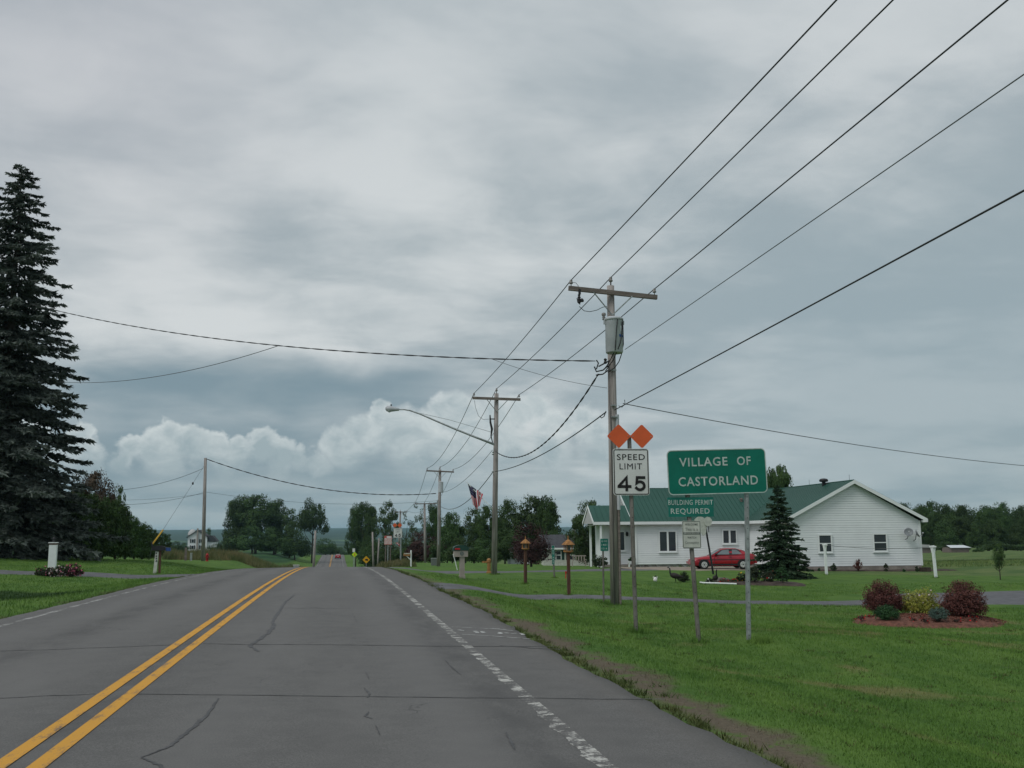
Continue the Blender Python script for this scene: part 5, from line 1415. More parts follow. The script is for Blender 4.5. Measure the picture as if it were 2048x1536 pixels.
MB().box((0, 0, .3), (.5, .4, .62)).build("cabinet", M["sign_grey"], o); MB().box((0, 0, .635), (.54, .44, .04)).build("top_cover", M["alu_back"], o)
# yellow varnished wood post box lantern near the lamp pole
b = gpt(975, 55); o = thing("garden_post", "varnished wooden garden ornament post with a crossbar behind the lamp pole", "garden ornament", b, 0)
MB().lathe([(.15, 0), (.15, .06), (.10, .1), (.095, .55), (.12, .58), (.12, .72), (.05, .80)], (0.07, 0, 0), 10).build("barrel", M["skin_tone_wood"], o)
MB().box((-.13, 0, .60), (.34, .09, .09)).build("crossbar", M["cedar"], o)

# ------------------------------------------------------------------ distant signs and vehicles
D = 108; b = gpt(802, D)
s5 = thing("speed_limit_sign", "distant white 45 speed limit sign with two orange diamonds beyond the crest", "road sign", b, 0)
H_ = at(800, 1045, D).z - b.z
upost(s5, H_, .16, 0, -.05, m_="galv", holes=False)
c = at(795.5, 1066, D) - b
panel(s5, "sign_panel", (c.x, 0, c.z), .92, 1.03, .06, M["sign_white"], M["sign_black"], .02, y=-.05, inset=.02)
numeral_part("numeral", "4", .30, .34, c.x - .17, c.z - .25, -.06, .07, M["sign_black"], s5); numeral_part("numeral", "5", .28, .34, c.x + .19, c.z - .25, -.06, .07, M["sign_black"], s5)
text_part("lettering", "SPEED", .5, .13, c.x, c.z + .34, -.06, M["sign_grey"], s5, bold=.01)
text_part("lettering", "LIMIT", .45, .13, c.x, c.z + .12, -.06, M["sign_grey"], s5, bold=.01)
for px in (789.5, 799.5):
    q = at(px, 1050.5, D) - b
    out = [(q.x + (p[0] - p[1]) * .7071, q.z + (p[0] + p[1]) * .7071) for p in rrect(.36, .36, .06)]
    MB().prism(out, -.07, -.06).build("diamond_marker", M["sign_orange"], s5)
b = gpt(776, 110); c = at(776, 1080.5, 110) - b
rs = thing("notice_sign", "white roadside notice board with red heading and red lines on three posts", "road sign", b, 0)
panel(rs, "sign_panel", (c.x, 0, c.z), .80, .95, .03, M["sign_white"], M["sign_red"], .03, y=-.04)
MB().box((c.x - .27, -.05, c.z + .34), (.24, .01, .18)).build("heading_block", M["sign_red"], rs)
mb = MB(); rr = random.Random(3)
for k in range(6):
    x_ = -.3
    while x_ < .3:
        l_ = rr.uniform(.05, .16); mb.box((c.x + x_ + l_ / 2 + (.22 if k == 0 else 0) * .3, -.05, c.z + .2 - k * .12), (l_, .01, .05)); x_ += l_ + .05
mb.build("printed_lines", M["sign_red"], rs)
for dx_, mm in ((-.25, "wood_arm"), (0, "galv"), (.27, "wood_arm")): upost(rs, c.z + .3, .12, dx_, dx_ + .02, m_=mm, holes=False)
b = gpt(796, 112); fl = thing("small_flag", "small striped flag leaning on a short staff between the distant signs", "flag", at(789, 1084, 111), 0)
MB().tube([(0, 0, 0), (.75, 0, -.65)], .02, 5).build("staff", M["wood_arm"], fl)
mb = MB()
for k in range(5):
    mb.cur = k % 2
    mb.add([(.1 + .35 * k / 5, 0, -.15 - .25 * k / 5), (.1 + .35 * (k + 1) / 5, 0, -.15 - .25 * (k + 1) / 5), (.32 + .3 * (k + 1) / 5, .02, -.22 - .25 * (k + 1) / 5 + .0), (.32 + .3 * k / 5, .02, -.02 - .25 * k / 5)], [(0, 1, 2, 3)])
mb.build("cloth", [M["flag_red"], M["flag_white"]], fl)
# leaning amber warning diamond and lime one further off
b = gpt(735, 118); ws = thing("warning_sign", "amber diamond warning sign tilted low at the crest", "road sign", b, 0)
c = at(732.5, 1119.5, 118) - b
out = [(c.x + (p[0] - p[1]) * .7071, c.z + (p[0] + p[1]) * .7071) for p in rrect(.62, .62, .06)]
MB().prism(out, -.03, -.02).build("sign_panel", M["amber"], ws)
MB().prism([(c.x - .16, c.z - .06), (c.x + .22, c.z - .12), (c.x + .2, c.z + .08), (c.x - .1, c.z + .12)], -.04, -.032).build("symbol", M["sign_black"], ws)
MB().tube([(c.x, .03, -.2), (c.x, .03, c.z + .3)], .04, 6).build("post", M["galv"], ws)
b = gpt(711, 190); ws = thing("warning_sign", "lime fluorescent diamond warning sign beyond the dip", "road sign", b, 0)
c = at(709, 1109, 190) - b
out = [(c.x + (p[0] - p[1]) * .7071, c.z + (p[0] + p[1]) * .7071) for p in rrect(.75, .75, .08)]
MB().prism(out, -.03, -.02).build("sign_panel", M["lime"], ws); MB().box((c.x, -.045, c.z), (.25, .02, .5)).build("symbol", M["amber"], ws)
MB().tube([(c.x, .05, -.3), (c.x, .05, c.z + .4)], .06, 6).build("post", M["galv"], ws)
b = gpt(707, 196); ws = thing("route_sign", "small white sign standing behind the lime diamond sign", "road sign", b, 0); c = at(707.5, 1100.5, 196) - b
panel(ws, "sign_panel", (c.x, 0, c.z), .56, .78, .06, M["sign_white"], M["sign_grey"], .04, y=-.04); MB().tube([(c.x, .05, -.3), (c.x, .05, c.z + .4)], .06, 6).build("post", M["galv"], ws)

# flag on its staff from the lamp pole
fb = at(984, 1018, 47.6)
fl = thing("national_flag", "striped flag with blue corner hanging from a slanted staff on the lamp pole", "flag", fb, 0)
def LF(px, py, d=0.0): return at(px, py, 47.3 + d) - fb
MB().tube([(0, 0, 0), LF(977, 1009), LF(950, 982), LF(933, 963.5)], .018, 6).build("staff", M["white_paint"], fl)
A, Bp = LF(935.5, 967), LF(966, 988)
fm = MB(); NS, NTT = 26, 16
V_ = []
for i in range(NS + 1):
    s_ = i / NS
    for j in range(NTT + 1):
        t = j / NTT
        h_ = A.lerp(Bp, s_) 
        bt = LF(947.5 + 11.5 * s_, 1009 + 12 * math.sin(min(1, s_ * 1.3) * 1.6) - 18 * max(0, s_ - .45))
        q = h_.lerp(bt, t)
        q = q + Vector((0.03 * math.sin(s_ * 9 + t * 4) * t, .10 * math.sin(s_ * 16 + 2 * t) * (.3 + t), -.06 * math.sin(t * 3.14) * (1 - s_)))
        V_.append(q)
fm.v = [tuple(q) for q in V_]
for i in range(NS):
    for j in range(NTT):
        fm.f.append((i * (NTT + 1) + j, (i + 1) * (NTT + 1) + j, (i + 1) * (NTT + 1) + j + 1, i * (NTT + 1) + j + 1))
        fm.mi.append(2 if (i < NS * 7 / 13 and j < NTT * .40) else ((i * 13 // NS) % 2))
cl = fm.build("cloth", [M["flag_red"], M["flag_white"], M["flag_blue"]], fl, smooth=True)
st = MB()
for a_ in range(6):
    for b_ in range(4):
        i = int(1 + a_ * 2.1); j = 1 + int(b_ * 1.4)
        q = Vector(fm.v[i * (NTT + 1) + j]) + Vector((0, -.012, 0)); st.add([q + Vector((-.012, 0, 0)), q + Vector((0, 0, -.012)), q + Vector((.012, 0, 0)), q + Vector((0, 0, .012))], [(0, 1, 2, 3)])
st.build("stars", M["flag_white"], cl, kind="stuff")

# ------------------------------------------------------------------ the white house
hb = gpt(1583, 61.5); h0x, h0y = xy(1578, 61.5)
HZ = -1.05
HO = Vector((h0x, h0y, HZ))
HR = math.radians(-3.1)
house = thing("white_house", "long single-storey white sided house with green metal roof", "house", HO, HR)
_hm = Matrix.Rotation(-HR, 3, "Z")
GW = 8.36; GH = 4.4 - HZ; EV = 2.03 - HZ; OV = .40
yW, hd = 7.16, 4.15
xL_, xP = -7.8, -10.25
SB = .24                                                      # bottom of the siding above the root
def clap(mb, x0, x1, z0, z1, fx=None, Tm=None, step=.145, proud=.038):
    """overlapping boards, each tilted out at its lower edge; wall plane y = 0 facing -y before Tm"""
    z = z0
    while z < z1 - .001:
        zt_ = min(z + step, z1)
        a0, a1 = (x0, x1) if fx is None else fx(z); c0, c1 = (x0, x1) if fx is None else fx(zt_)
        if a1 - a0 > .02:
            zg_ = z + min(.022, (zt_ - z) * .3)
            vs_ = [(a0, -.006, z), (a1, -.006, z), (a1, -.006, zg_), (a0, -.006, zg_), (a0, -.055, zg_), (a1, -.055, zg_), (c1, -.042, zt_), (c0, -.042, zt_), (c0, -.006, zt_), (c1, -.006, zt_)]
            if Tm is not None: vs_ = [tuple(Tm @ Vector(q)) for q in vs_]
            mb.add(vs_, [(0, 1, 2, 3), (3, 2, 5, 4), (4, 5, 6, 7), (7, 6, 9, 8)])
        z = zt_
def gable_x(z):
    e = max(0, (z - (EV - .1)) * (GW / 2) / (GH - .12 - (EV - .1)))
    return (min(e, GW / 2), max(GW - e, GW / 2))
core = MB()
core.add([(0, .0, 0.02), (GW, 0, .02), (GW, 0, EV - .1), (GW / 2, 0, GH - .12), (0, 0, EV - .1), (0, yW + 8, .02), (GW, yW + 8, .02), (GW, yW + 8, EV - .1), (GW / 2, yW + 8, GH - .12), (0, yW + 8, EV - .1)],
         [(0, 1, 2, 3, 4), (9, 8, 7, 6, 5), (0, 4, 9, 5), (1, 6, 7, 2)])
core.box((xL_ / 2 - .003, yW + hd - .4, (EV - .12) / 2 + .02), (-xL_ - .006, 2 * hd - .8, EV - .12))
core.build("wall", M["siding"], house)
front = MB(); clap(front, 0, GW, SB, GH - .15, gable_x); sg = front.build("siding", M["siding"], house, kind="stuff", label="gable end clapboards")
T_side = Matrix.Translation((0, yW, 0)) @ Matrix.Rotation(math.radians(-90), 4, "Z")
mb = MB(); clap(mb, 0, yW, SB, EV - .1, None, T_side); mb.build("siding", M["siding"], house, kind="stuff", label="side clapboards between the wings")
T_r = Matrix.Translation((GW, 0, 0)) @ Matrix.Rotation(math.radians(90), 4, "Z")
mb = MB(); clap(mb, 0, yW + 8, SB, EV - .1, None, T_r); mb.build("siding", M["siding"], house, kind="stuff")
T_w = Matrix.Translation((0, yW, 0))
mb = MB(); clap(mb, xL_, 0, SB, EV - .12, None, T_w); mb.build("siding", M["siding"], house, kind="stuff", label="long wing clapboards")
# end wall of the long wing and its small gable
T_e = Matrix.Translation((xL_, yW + 2 * hd - .8, 0)) @ Matrix.Rotation(math.radians(-90), 4, "Z")
def end_x(z):
    e = max(0, (z - (EV - .1)) * (hd - .4) / (GH - .12 - (EV - .1))); L = 2 * hd - .8
    return (min(e, L / 2), max(L - e, L / 2))
mb = MB(); clap(mb, 0, 2 * hd - .8, SB, GH - .15, end_x, T_e); mb.build("siding", M["soffit"], house, kind="stuff", label="end gable with shade put into its grey colour")  # grey soffit colour stands in for shade on this siding
mb = MB(); mb.box((GW / 2, .06, SB / 2 - .15), (GW - .04, .2, SB + .3)); mb.box((.1, yW / 2, SB / 2 - .15), (.2, yW, SB + .3)); mb.box((xL_ / 2, yW + .1, SB / 2 - .15), (-xL_, .2, SB + .3)); mb.box((GW - .1, yW / 2 + 4, SB / 2 - .15), (.16, yW + 7.5, SB + .3))
mb.build("foundation", M["concrete"], house)
for x, y in ((-.01, -.02), (GW + .01, -.02), (xL_ - .01, yW - .02), (-.035, yW - .04)):
    MB().box((x, y, (SB + EV - .1) / 2), (.12, .16, EV - .1 - SB)).build("corner_board", M["trim"], house)
# roof: thick decks carrying separate ribbed metal panels
roof = MB()
T = .10
ex0, ex1 = -OV, GW + OV
sl = (GH - EV) / (GW / 2 + OV)
yb = yW + 8 + .3
for (xa, xb, za, zb_) in ((ex0, GW / 2, EV, GH), (ex1, GW / 2, EV, GH)):
    roof.add([(xa, -.35, za - T), (xb, -.35, zb_ - T), (xb, yb, zb_ - T), (xa, yb, za - T), (xa, -.35, za), (xb, -.35, zb_), (xb, yb, zb_), (xa, yb, za)],
             [(0, 1, 2, 3), (4, 7, 6, 5), (0, 4, 5, 1), (3, 2, 6, 7), (0, 3, 7, 4)])
xe = xL_ - .30
yr = yW - OV + hd
roof.add([(xe, yW - OV, EV - T), (GW / 2, yW - OV, EV - T), (GW / 2, yr, GH - T), (xe, yr, GH - T), (xe, yW - OV, EV), (GW / 2, yW - OV, EV), (GW / 2, yr, GH), (xe, yr, GH),
          (xe, yr + hd, EV - T), (GW / 2, yr + hd, EV - T), (xe, yr + hd, EV), (GW / 2, yr + hd, EV)],
         [(0, 1, 2, 3), (4, 7, 6, 5), (0, 4, 5, 1), (0, 3, 7, 4), (3, 2, 9, 8), (7, 10, 11, 6), (3, 8, 10, 7)])
rf = roof.build("roof", M["green_roof"], house)
# panel meshes shared between alike panels
def roof_panel(width, run, rise):
    mb = MB(); t = .006
    mb.add([(0, 0, t), (width, 0, t), (width, run, rise + t), (0, run, rise + t)], [(0, 1, 2, 3)])
    w_ = .020; hh = .022
    mb.add([(0, 0, t), (w_, 0, t), (w_, 0, t + hh), (0, 0, t + hh), (0, run, rise + t), (w_, run, rise + t), (w_, run, rise + t + hh), (0, run, rise + t + hh)],
           [(0, 1, 2, 3), (0, 3, 7, 4), (1, 5, 6, 2), (3, 2, 6, 7)])
    mb.add([(0, 0, t), (width, 0, t), (width, 0, -.02), (0, 0, -.02)], [(0, 3, 2, 1)])
    me = bpy.data.meshes.new("roof_panel"); me.from_pydata(mb.v, [], mb.f); me.materials.append(M["green_roof"]); me.update()
    return me
npn = 40; wpan = (GW / 2 - xe) / npn
me_p = roof_panel(wpan, hd, GH - EV)
for k in range(npn):
    x = xe + k * wpan
    if x > 2.2: break
    o = link("roof_panel", me_p, rf); o.location = (x, yW - OV, EV + .001)
n2_ = int((yb + .35) / .45); wq = (yb + .35) / n2_
me_g = roof_panel(wq, GW / 2 + OV, GH - EV)
for k in range(n2_):
    yk = -.35 + (k + 1) * wq
    o = link("roof_panel", me_g, rf); o.location = (ex0, yk, EV + .001); o.rotation_euler = (0, 0, math.radians(-90))
    o = link("roof_panel", me_g, rf); o.location = (ex1, yk - wq, EV + .001); o.rotation_euler = (0, 0, math.radians(90))
mb = MB()
for (xa, xb, za, zb_) in ((ex0 - .0, GW / 2, EV, GH), (ex1, GW / 2, EV, GH)):
    mb.add([(xa, -.38, za - .20), (xb, -.38, zb_ - .20), (xb, -.38, zb_ + .012), (xa, -.38, za + .012), (xa, -.352, za - .20), (xb, -.352, zb_ - .20), (xb, -.352, zb_ + .012), (xa, -.352, za + .012)],
           [(0, 1, 2, 3), (7, 6, 5, 4), (0, 4, 5, 1), (3, 2, 6, 7), (0, 3, 7, 4), (1, 5, 6, 2)])
mb.build("rake_board", M["trim"], house)
mb = MB(); mb.box(((xe + ex0) / 2, yW - OV - .012, EV - .10), (ex0 - xe, .022, .19)); mb.build("fascia", M["trim"], house); mb = MB(); mb.box((ex0 - .012, (yW - OV - .38) / 2, EV - .10), (.022, yW - OV + .37, .19)); mb.build("fascia", M["trim"], house); mb = MB(); mb.box((ex1 + .012, yb / 2 - .19, EV - .1), (.022, yb + .37, .19))
mb.build("fascia", M["trim"], house)
mb = MB(); mb.box(((xe + ex0) / 2 - .0, yW - OV / 2, EV - .215), (ex0 - xe, OV, .02)); mb.box((ex0 / 2, (yW - OV) / 2 - .18, EV - .215), (OV, yW - OV + .36, .02)); mb.box((GW + OV / 2, yb / 2, EV - .215), (OV, yb, .02))
mb.build("soffit", M["soffit"], house)
MB().box((GW + OV - .14, -.25, EV - .14), (.30, .26, .13)).build("eave_return", M["trim"], house)
# end rake of the long wing
mb = MB()
mb.add([(xe - .03, yW - OV, EV - .19), (xe - .03, yr, GH - .19), (xe - .03, yr, GH + .02), (xe - .03, yW - OV, EV + .02), (xe, yW - OV, EV - .19), (xe, yr, GH - .19), (xe, yr, GH + .02), (xe, yW - OV, EV + .02)],
       [(0, 3, 2, 1), (4, 5, 6, 7), (3, 7, 6, 2), (0, 1, 5, 4), (0, 4, 7, 3)])
mb.add([(xe - .03, yr + hd, EV - .19), (xe - .03, yr, GH - .19), (xe - .03, yr, GH + .02), (xe - .03, yr + hd, EV + .02), (xe, yr + hd, EV - .19), (xe, yr, GH - .19), (xe, yr, GH + .02), (xe, yr + hd, EV + .02)],
       [(0, 1, 2, 3), (7, 6, 5, 4), (3, 2, 6, 7), (0, 4, 5, 1)])
mb.build("rake_board", M["trim"], house)
# porch wing with lower roof
PH = 3.15 - HZ; ph = 1.95; xp0, xp1 = -10.72, xe - .001
yp0 = yW - OV
mb = MB()
mb.add([(xp0, yp0, EV - T), (xp1, yp0, EV - T), (xp1, yp0 + ph, PH - T), (xp0, yp0 + ph, PH - T), (xp0, yp0, EV), (xp1, yp0, EV), (xp1, yp0 + ph, PH), (xp0, yp0 + ph, PH), (xp0, yp0 + 2 * ph, EV - T), (xp1, yp0 + 2 * ph, EV - T), (xp0, yp0 + 2 * ph, EV), (xp1, yp0 + 2 * ph, EV)],
       [(0, 1, 2, 3), (4, 7, 6, 5), (0, 4, 5, 1), (0, 3, 7, 4), (3, 2, 9, 8), (7, 10, 11, 6), (3, 8, 10, 7)])
pr = mb.build("porch_roof", M["green_roof"], house)
me_q = roof_panel((xp1 - xp0) / 7, ph, PH - EV)
for k in range(7):
    o = link("roof_panel", me_q, pr); o.location = (xp0 + k * (xp1 - xp0) / 7, yp0, EV + .001)
mb = MB()
for sgn, ya in ((1, yp0), (-1, yp0 + 2 * ph)):
    ym = yp0 + ph
    mb.add([(xp0 - .03, ya, EV - .19), (xp0 - .03, ym, PH - .17), (xp0 - .03, ym, PH + .02), (xp0 - .03, ya, EV + .02), (xp0 - .001, ya, EV - .19), (xp0 - .001, ym, PH - .17), (xp0 - .001, ym, PH + .02), (xp0 - .001, ya, EV + .02)],
           [(0, 3, 2, 1), (4, 5, 6, 7), (3, 7, 6, 2), (0, 1, 5, 4), (0, 4, 7, 3)])
mb.build("rake_board", M["trim"], house)
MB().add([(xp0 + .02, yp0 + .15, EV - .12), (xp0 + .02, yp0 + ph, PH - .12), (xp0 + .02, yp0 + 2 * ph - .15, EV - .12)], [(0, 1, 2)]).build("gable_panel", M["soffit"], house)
MB().box(((xp0 + xp1) / 2, yp0 - .014, EV - .1), (xp1 - xp0, .024, .19)).build("fascia", M["trim"], house)
MB().box(((xp0 + xp1) / 2, yp0 + ph, EV - .215), (xp1 - xp0, 2 * ph - .02, .02)).build("soffit", M["soffit"], house)
for x, y in ((-10.22, yp0 + .15), (-10.22, yp0 + 2 * ph - .2)):
    MB().box((x, y, EV / 2 - .12), (.13, .13, EV - .22)).build("porch_post", M["trim"], house)
mb = MB(); mb.box((-8.82, yW + 2.2, EV / 2 - .1), (2.0, 2.8, EV - .25)); mb.build("wall", M["siding"], house, label="recessed porch wall")
T_p = Matrix.Translation((-9.82, yW + .79, 0))
mb = MB(); clap(mb, 0, 2.02, SB, EV - .25, None, T_p); mb.build("siding", M["siding"], house, kind="stuff", label="porch clapboards")
MB().box((-9.83, yW + .78, EV / 2 - .1), (.10, .10, EV - .25)).build("corner_board", M["trim"], house)
mb = MB(); mb.box((-8.9, yW + .35, .10), (2.3, .95, .24)); mb.box((-8.6, yW - .25, .02), (1.2, .35, .16)); mb.build("porch_step", M["concrete"], house)
def window(x, z, w_, h_, yy, panes, mull="v", Tm=None, sill=True, name="window", mid=None, fw_=.085):
    yy -= .05
    mb = MB()
    mb.box((x - w_ / 2 - fw_ / 2, yy - .045, z), (fw_, .05, h_ + 2 * fw_)); mb.box((x + w_ / 2 + fw_ / 2, yy - .045, z), (fw_, .05, h_ + 2 * fw_))
    mb.box((x, yy - .045, z + h_ / 2 + fw_ / 2), (w_ - .001, .05, fw_ - .001)); mb.box((x, yy - .045, z - h_ / 2 - fw_ / 2), (w_ - .001, .05, fw_ - .001))
    if panes == 2 and mull == "v": mb.box((x, yy - .043, z), (.12, .046, h_ - .001))
    if panes == 2 and mull == "h": mb.box((x, yy - .041, z), (w_ - .001, .042, .055))
    f_ = mb.build(name, M["trim"], house)
    if panes == 2 and mull == "v":
        for s_ in (-1, 1): MB().box((x + s_ * (w_ / 4 + .03), yy - .030, z), (w_ / 2 - .062, .012, h_ - .002)).build("pane", M["glass"], f_)
    elif panes == 2:
        for s_ in (-1, 1): MB().box((x, yy - .030 + .004 * s_, z + s_ * (h_ / 4 + .014)), (w_ - .002, .010, h_ / 2 - .029)).build("pane", M["glass"], f_)
    else: MB().box((x, yy - .030, z), (w_ - .002, .012, h_ - .002)).build("pane", M["glass"], f_)
    if sill: MB().box((x, yy - .06, z - h_ / 2 - fw_ - .02), (w_ + 2 * fw_ + .06, .08, .04)).build("sill", M["trim"], f_)
    return f_
def hl(px, py, yy):                                             # local x, z of a pixel on the house plane y = yy
    r = ray(px, py); o = _hm @ (EYE - HO); d = _hm @ r; t = (yy - o.y) / d.y; p_ = o + d * t
    return p_.x, p_.z
def win_px(x0, x1, y0, y1, yy, **k):
    xa, za = hl(x0, y1, yy); xb, zb_ = hl(x1, y0, yy)
    return window((xa + xb) / 2, (za + zb_) / 2, xb - xa, zb_ - za, yy, **k)
win_px(1638.5, 1660, 1071, 1103, 0, panes=2, mull="h")
win_px(1748, 1770, 1069, 1101, 0, panes=2, mull="h")
win_px(1319.5, 1350, 1063.5, 1102, yW, panes=2, mull="v")
win_px(1446, 1470.5, 1061, 1086, yW, panes=2, mull="v")
win_px(1240, 1247.5, 1064, 1100, yW + .78, panes=1)
win_px(1222, 1229, 1066, 1120, yW + .78, panes=1, name="window")
x_, z_ = hl(1254, 1068, yW + .7); MB().lathe([(.05, -.14), (.09, -.10), (.09, .08), (.02, .16)], (x_, yW + .68, z_), 8).build("porch_lantern", M["black_paint"], house)
# roof vents and lightning rods
x_, z_ = hl(1648, 966, 3.2); MB().lathe([(.12, -.35), (.12, 0), (.27, .03), (.29, .12), (.24, .2), (.1, .24)], (GW / 2 - .3, 3.4, GH - .05 + .12), 12).build("roof_vent", M["black_paint"], house)
MB().lathe([(.09, 0), (.09, .12), (.13, .13), (.13, .22), (.04, .25)], (hl(1483, 1004, yW + 2)[0], yW + 2.0, EV + (GH - EV) * (2.0 + OV) / hd), 8).build("pipe_vent", M["wood_arm"], house)
for y in (.3, 6.4): MB().tube([(GW / 2, y, GH), (GW / 2, y, GH + .38)], .010, 4).build("lightning_rod", M["wire"], house)
MB().tube([(GW / 2, -.3, GH + .02), (GW / 2, yb, GH + .02)], .035, 6).build("ridge_cap", M["green_roof"], house)
MB().tube([(xe, yr, GH + .01), (GW / 2, yr, GH + .01)], .035, 6).build("ridge_cap", M["green_roof"], house)

# satellite dishes on the gable wall
for px, py, ya, nm, rr_ in ((1817, 1065, -25, "round grey satellite dish facing out on the gable wall", .27), (1833, 1068, 62, "second satellite dish seen edge on at the gable corner", .27)):
    x_, z_ = hl(px, py, -.4); wpos = HO + Matrix.Rotation(HR, 3, "Z") @ Vector((x_, -.42, z_))
    d = thing("satellite_dish", nm, "satellite dish", wpos, HR + math.radians(ya), "satellite dishes on the gable wall", tilt=None)
    axd = Vector((0, -1, .45))
    MB().lathe([(.02, -.02), (rr_ * .5, .01), (rr_ * .85, .05), (rr_, .09), (rr_ * .99, .075), (rr_ * .5, -.01), (.02, -.035)], (0, 0, 0), 20, axis=axd).build("reflector", M["dish"], d, smooth=True)
    MB().tube([(0, .03, -.05), (0, -.30, -.10), (0, -.36, .05)], .014, 5).build("feed_arm", M["galv"], d)
    inv = Matrix.Rotation(-math.radians(ya), 3, "Z")
    MB().tube([(0, .03, -.03), inv @ Vector((-.03, .12, -.34)), inv @ Vector((-.03, .40, -.42))], .022, 6).build("mast", M["black_paint"], d)
    MB().box((0, -.36, .07), (.05, .08, .05)).build("feed_horn", M["sticker"], d)

# soil bed and small plants along the gable wall
def mound(name, px_list, m_, h, label, cat="flower bed", rings=6, seed=1, rim=None):
    """low mounded bed: outline given as (pixel x, distance)"""
    o2 = [Vector((*xy(px, D), 0)) for px, D in px_list]
    n = 48; out = []
    P_ = o2
    for i in range(n):
        t = i / n * len(P_); k = int(t); f_ = t - k
        p0, p1, p2, p3 = [P_[(k + j - 1) % len(P_)] for j in range(4)]
        out.append(0.5 * ((2 * p1) + (-p0 + p2) * f_ + (2 * p0 - 5 * p1 + 4 * p2 - p3) * f_ ** 2 + (-p0 + 3 * p1 - 3 * p2 + p3) * f_ ** 3))
    c = sum(out, Vector()) / n; rr = random.Random(seed)
    zc = gz(c.x, c.y); V_ = []
    for r_ in range(rings + 1):
        f_ = 1 - r_ / rings
        for q in out:
            a = c + (q - c) * (f_ if f_ > 0 else .001)
            z = gz(a.x, a.y) - .05 + (h + .05) * (1 - f_ ** 3) + (rr.uniform(-.02, .02) if 0 < r_ < rings else 0) + (.035 if r_ == 1 else 0)
            V_.append((a.x - c.x, a.y - c.y, z - zc))
    F_ = [(r_ * n + i, r_ * n + (i + 1) % n, (r_ + 1) * n + (i + 1) % n, (r_ + 1) * n + i) for r_ in range(rings) for i in range(n)]
    o = np_mesh(name, V_, F_, m_, smooth=True); o.location = (c.x, c.y, zc)
    tag(o, label, cat)
    return o, c
def local_house(x, y):
    q = HO + Matrix.Rotation(HR, 3, "Z") @ Vector((x, y, 0)); return q
bedo = MB()
nb = 40; V_ = []
for i in range(nb + 1):
    for j in range(7):
        x = -.1 + (GW + 1.9) * i / nb; y = -.01 - (1.5 - .5 * (i / nb - .5) ** 2) * j / 6
        q = local_house(x, y); z = gz(q.x, q.y)
        V_.append((q.x - HO.x, q.y - HO.y, z - HO.z + (.05 + random.uniform(-.015, .015)) * (0 if j in (6,) else 1) * (1 if 0 < i < nb else 0) - (.05 if j == 6 or i in (0, nb) else 0)))
o = np_mesh("soil_bed", V_, [(i * 7 + j, i * 7 + j + 1, (i + 1) * 7 + j + 1, (i + 1) * 7 + j) for i in range(nb) for j in range(6)], M["mulch_brown"], smooth=True)
o.location = HO; tag(o, "brown soil bed along the foot of the gable wall", "flower bed")
for px, wd, hh, mm, lb in ((1662, 16, 18, "dark_shrub", "small green bush below the gap between the gable windows"), (1712, 20, 26, "barberry", "reddish twiggy bush against the middle of the gable wall"), (1767, 13, 16, "dark_shrub", "little green plant under the window nearer the dishes"),
                           (1829, 11, 12, "dark_shrub", "little green plant at the gable corner below the dishes"), (1803, 6, 6, "box_leaf", "tiny green seedling in the soil bed"), (1634, 6, 6, "box_leaf", "tiny green plant behind the white clothesline post")):
    shrub("shrub", lb, px, 60.4, wd, hh, M[mm], px, n_cl=22, nl=18, leaf=.045, shape="cone", spiky=(mm == "barberry"))
b = gpt(1845, 60.5); o = MB().box((0, 0, .12), (.55, .35, .26)).build("planter_box", M["mulch_brown"]); o.location = b; tag(o, "low brown planter box at the corner of the soil bed", "planter")
for dx_ in (-.7, 0):
    pass

# clothesline posts
def clothes_post(px, D, top, lb, tilt_):
    b = gpt(px, D, -.05); H_ = at(px, top, D).z - b.z
    o = thing("clothesline_post", lb, "clothesline post", b, HR, "clothesline posts", tilt=(0, tilt_))
    MB().box((0, 0, H_ / 2), (.115, .115, H_)).build("post", M["white_paint"], o)
    MB().box((0, 0, H_ - .06), (.08, .50, .08)).build("crossbar", M["white_paint"], o)
    for s_ in (-1, 1):
        MB().tube([(0, s_ * .06, H_ - .55), (0, s_ * .22, H_ - .10)], .02, 5).build("brace", M["white_paint"], o)
    return b, H_
cA, hA = clothes_post(1648.5, 54, 1087, "white clothesline post in front of the gable window beside the spruce", -.01)
cB, hB = clothes_post(1865.5, 50, 1091, "white clothesline post on the lawn past the gable corner", -.035)
for s_, nm in ((-.4, "nearer"), (.4, "farther")):
    span(nm + " clothesline strung between the two white posts", cA + Vector((0, s_, hA - .08)), cB + Vector((0, s_, hB - .08)), .12, .007, "wire_grey", group="clotheslines")

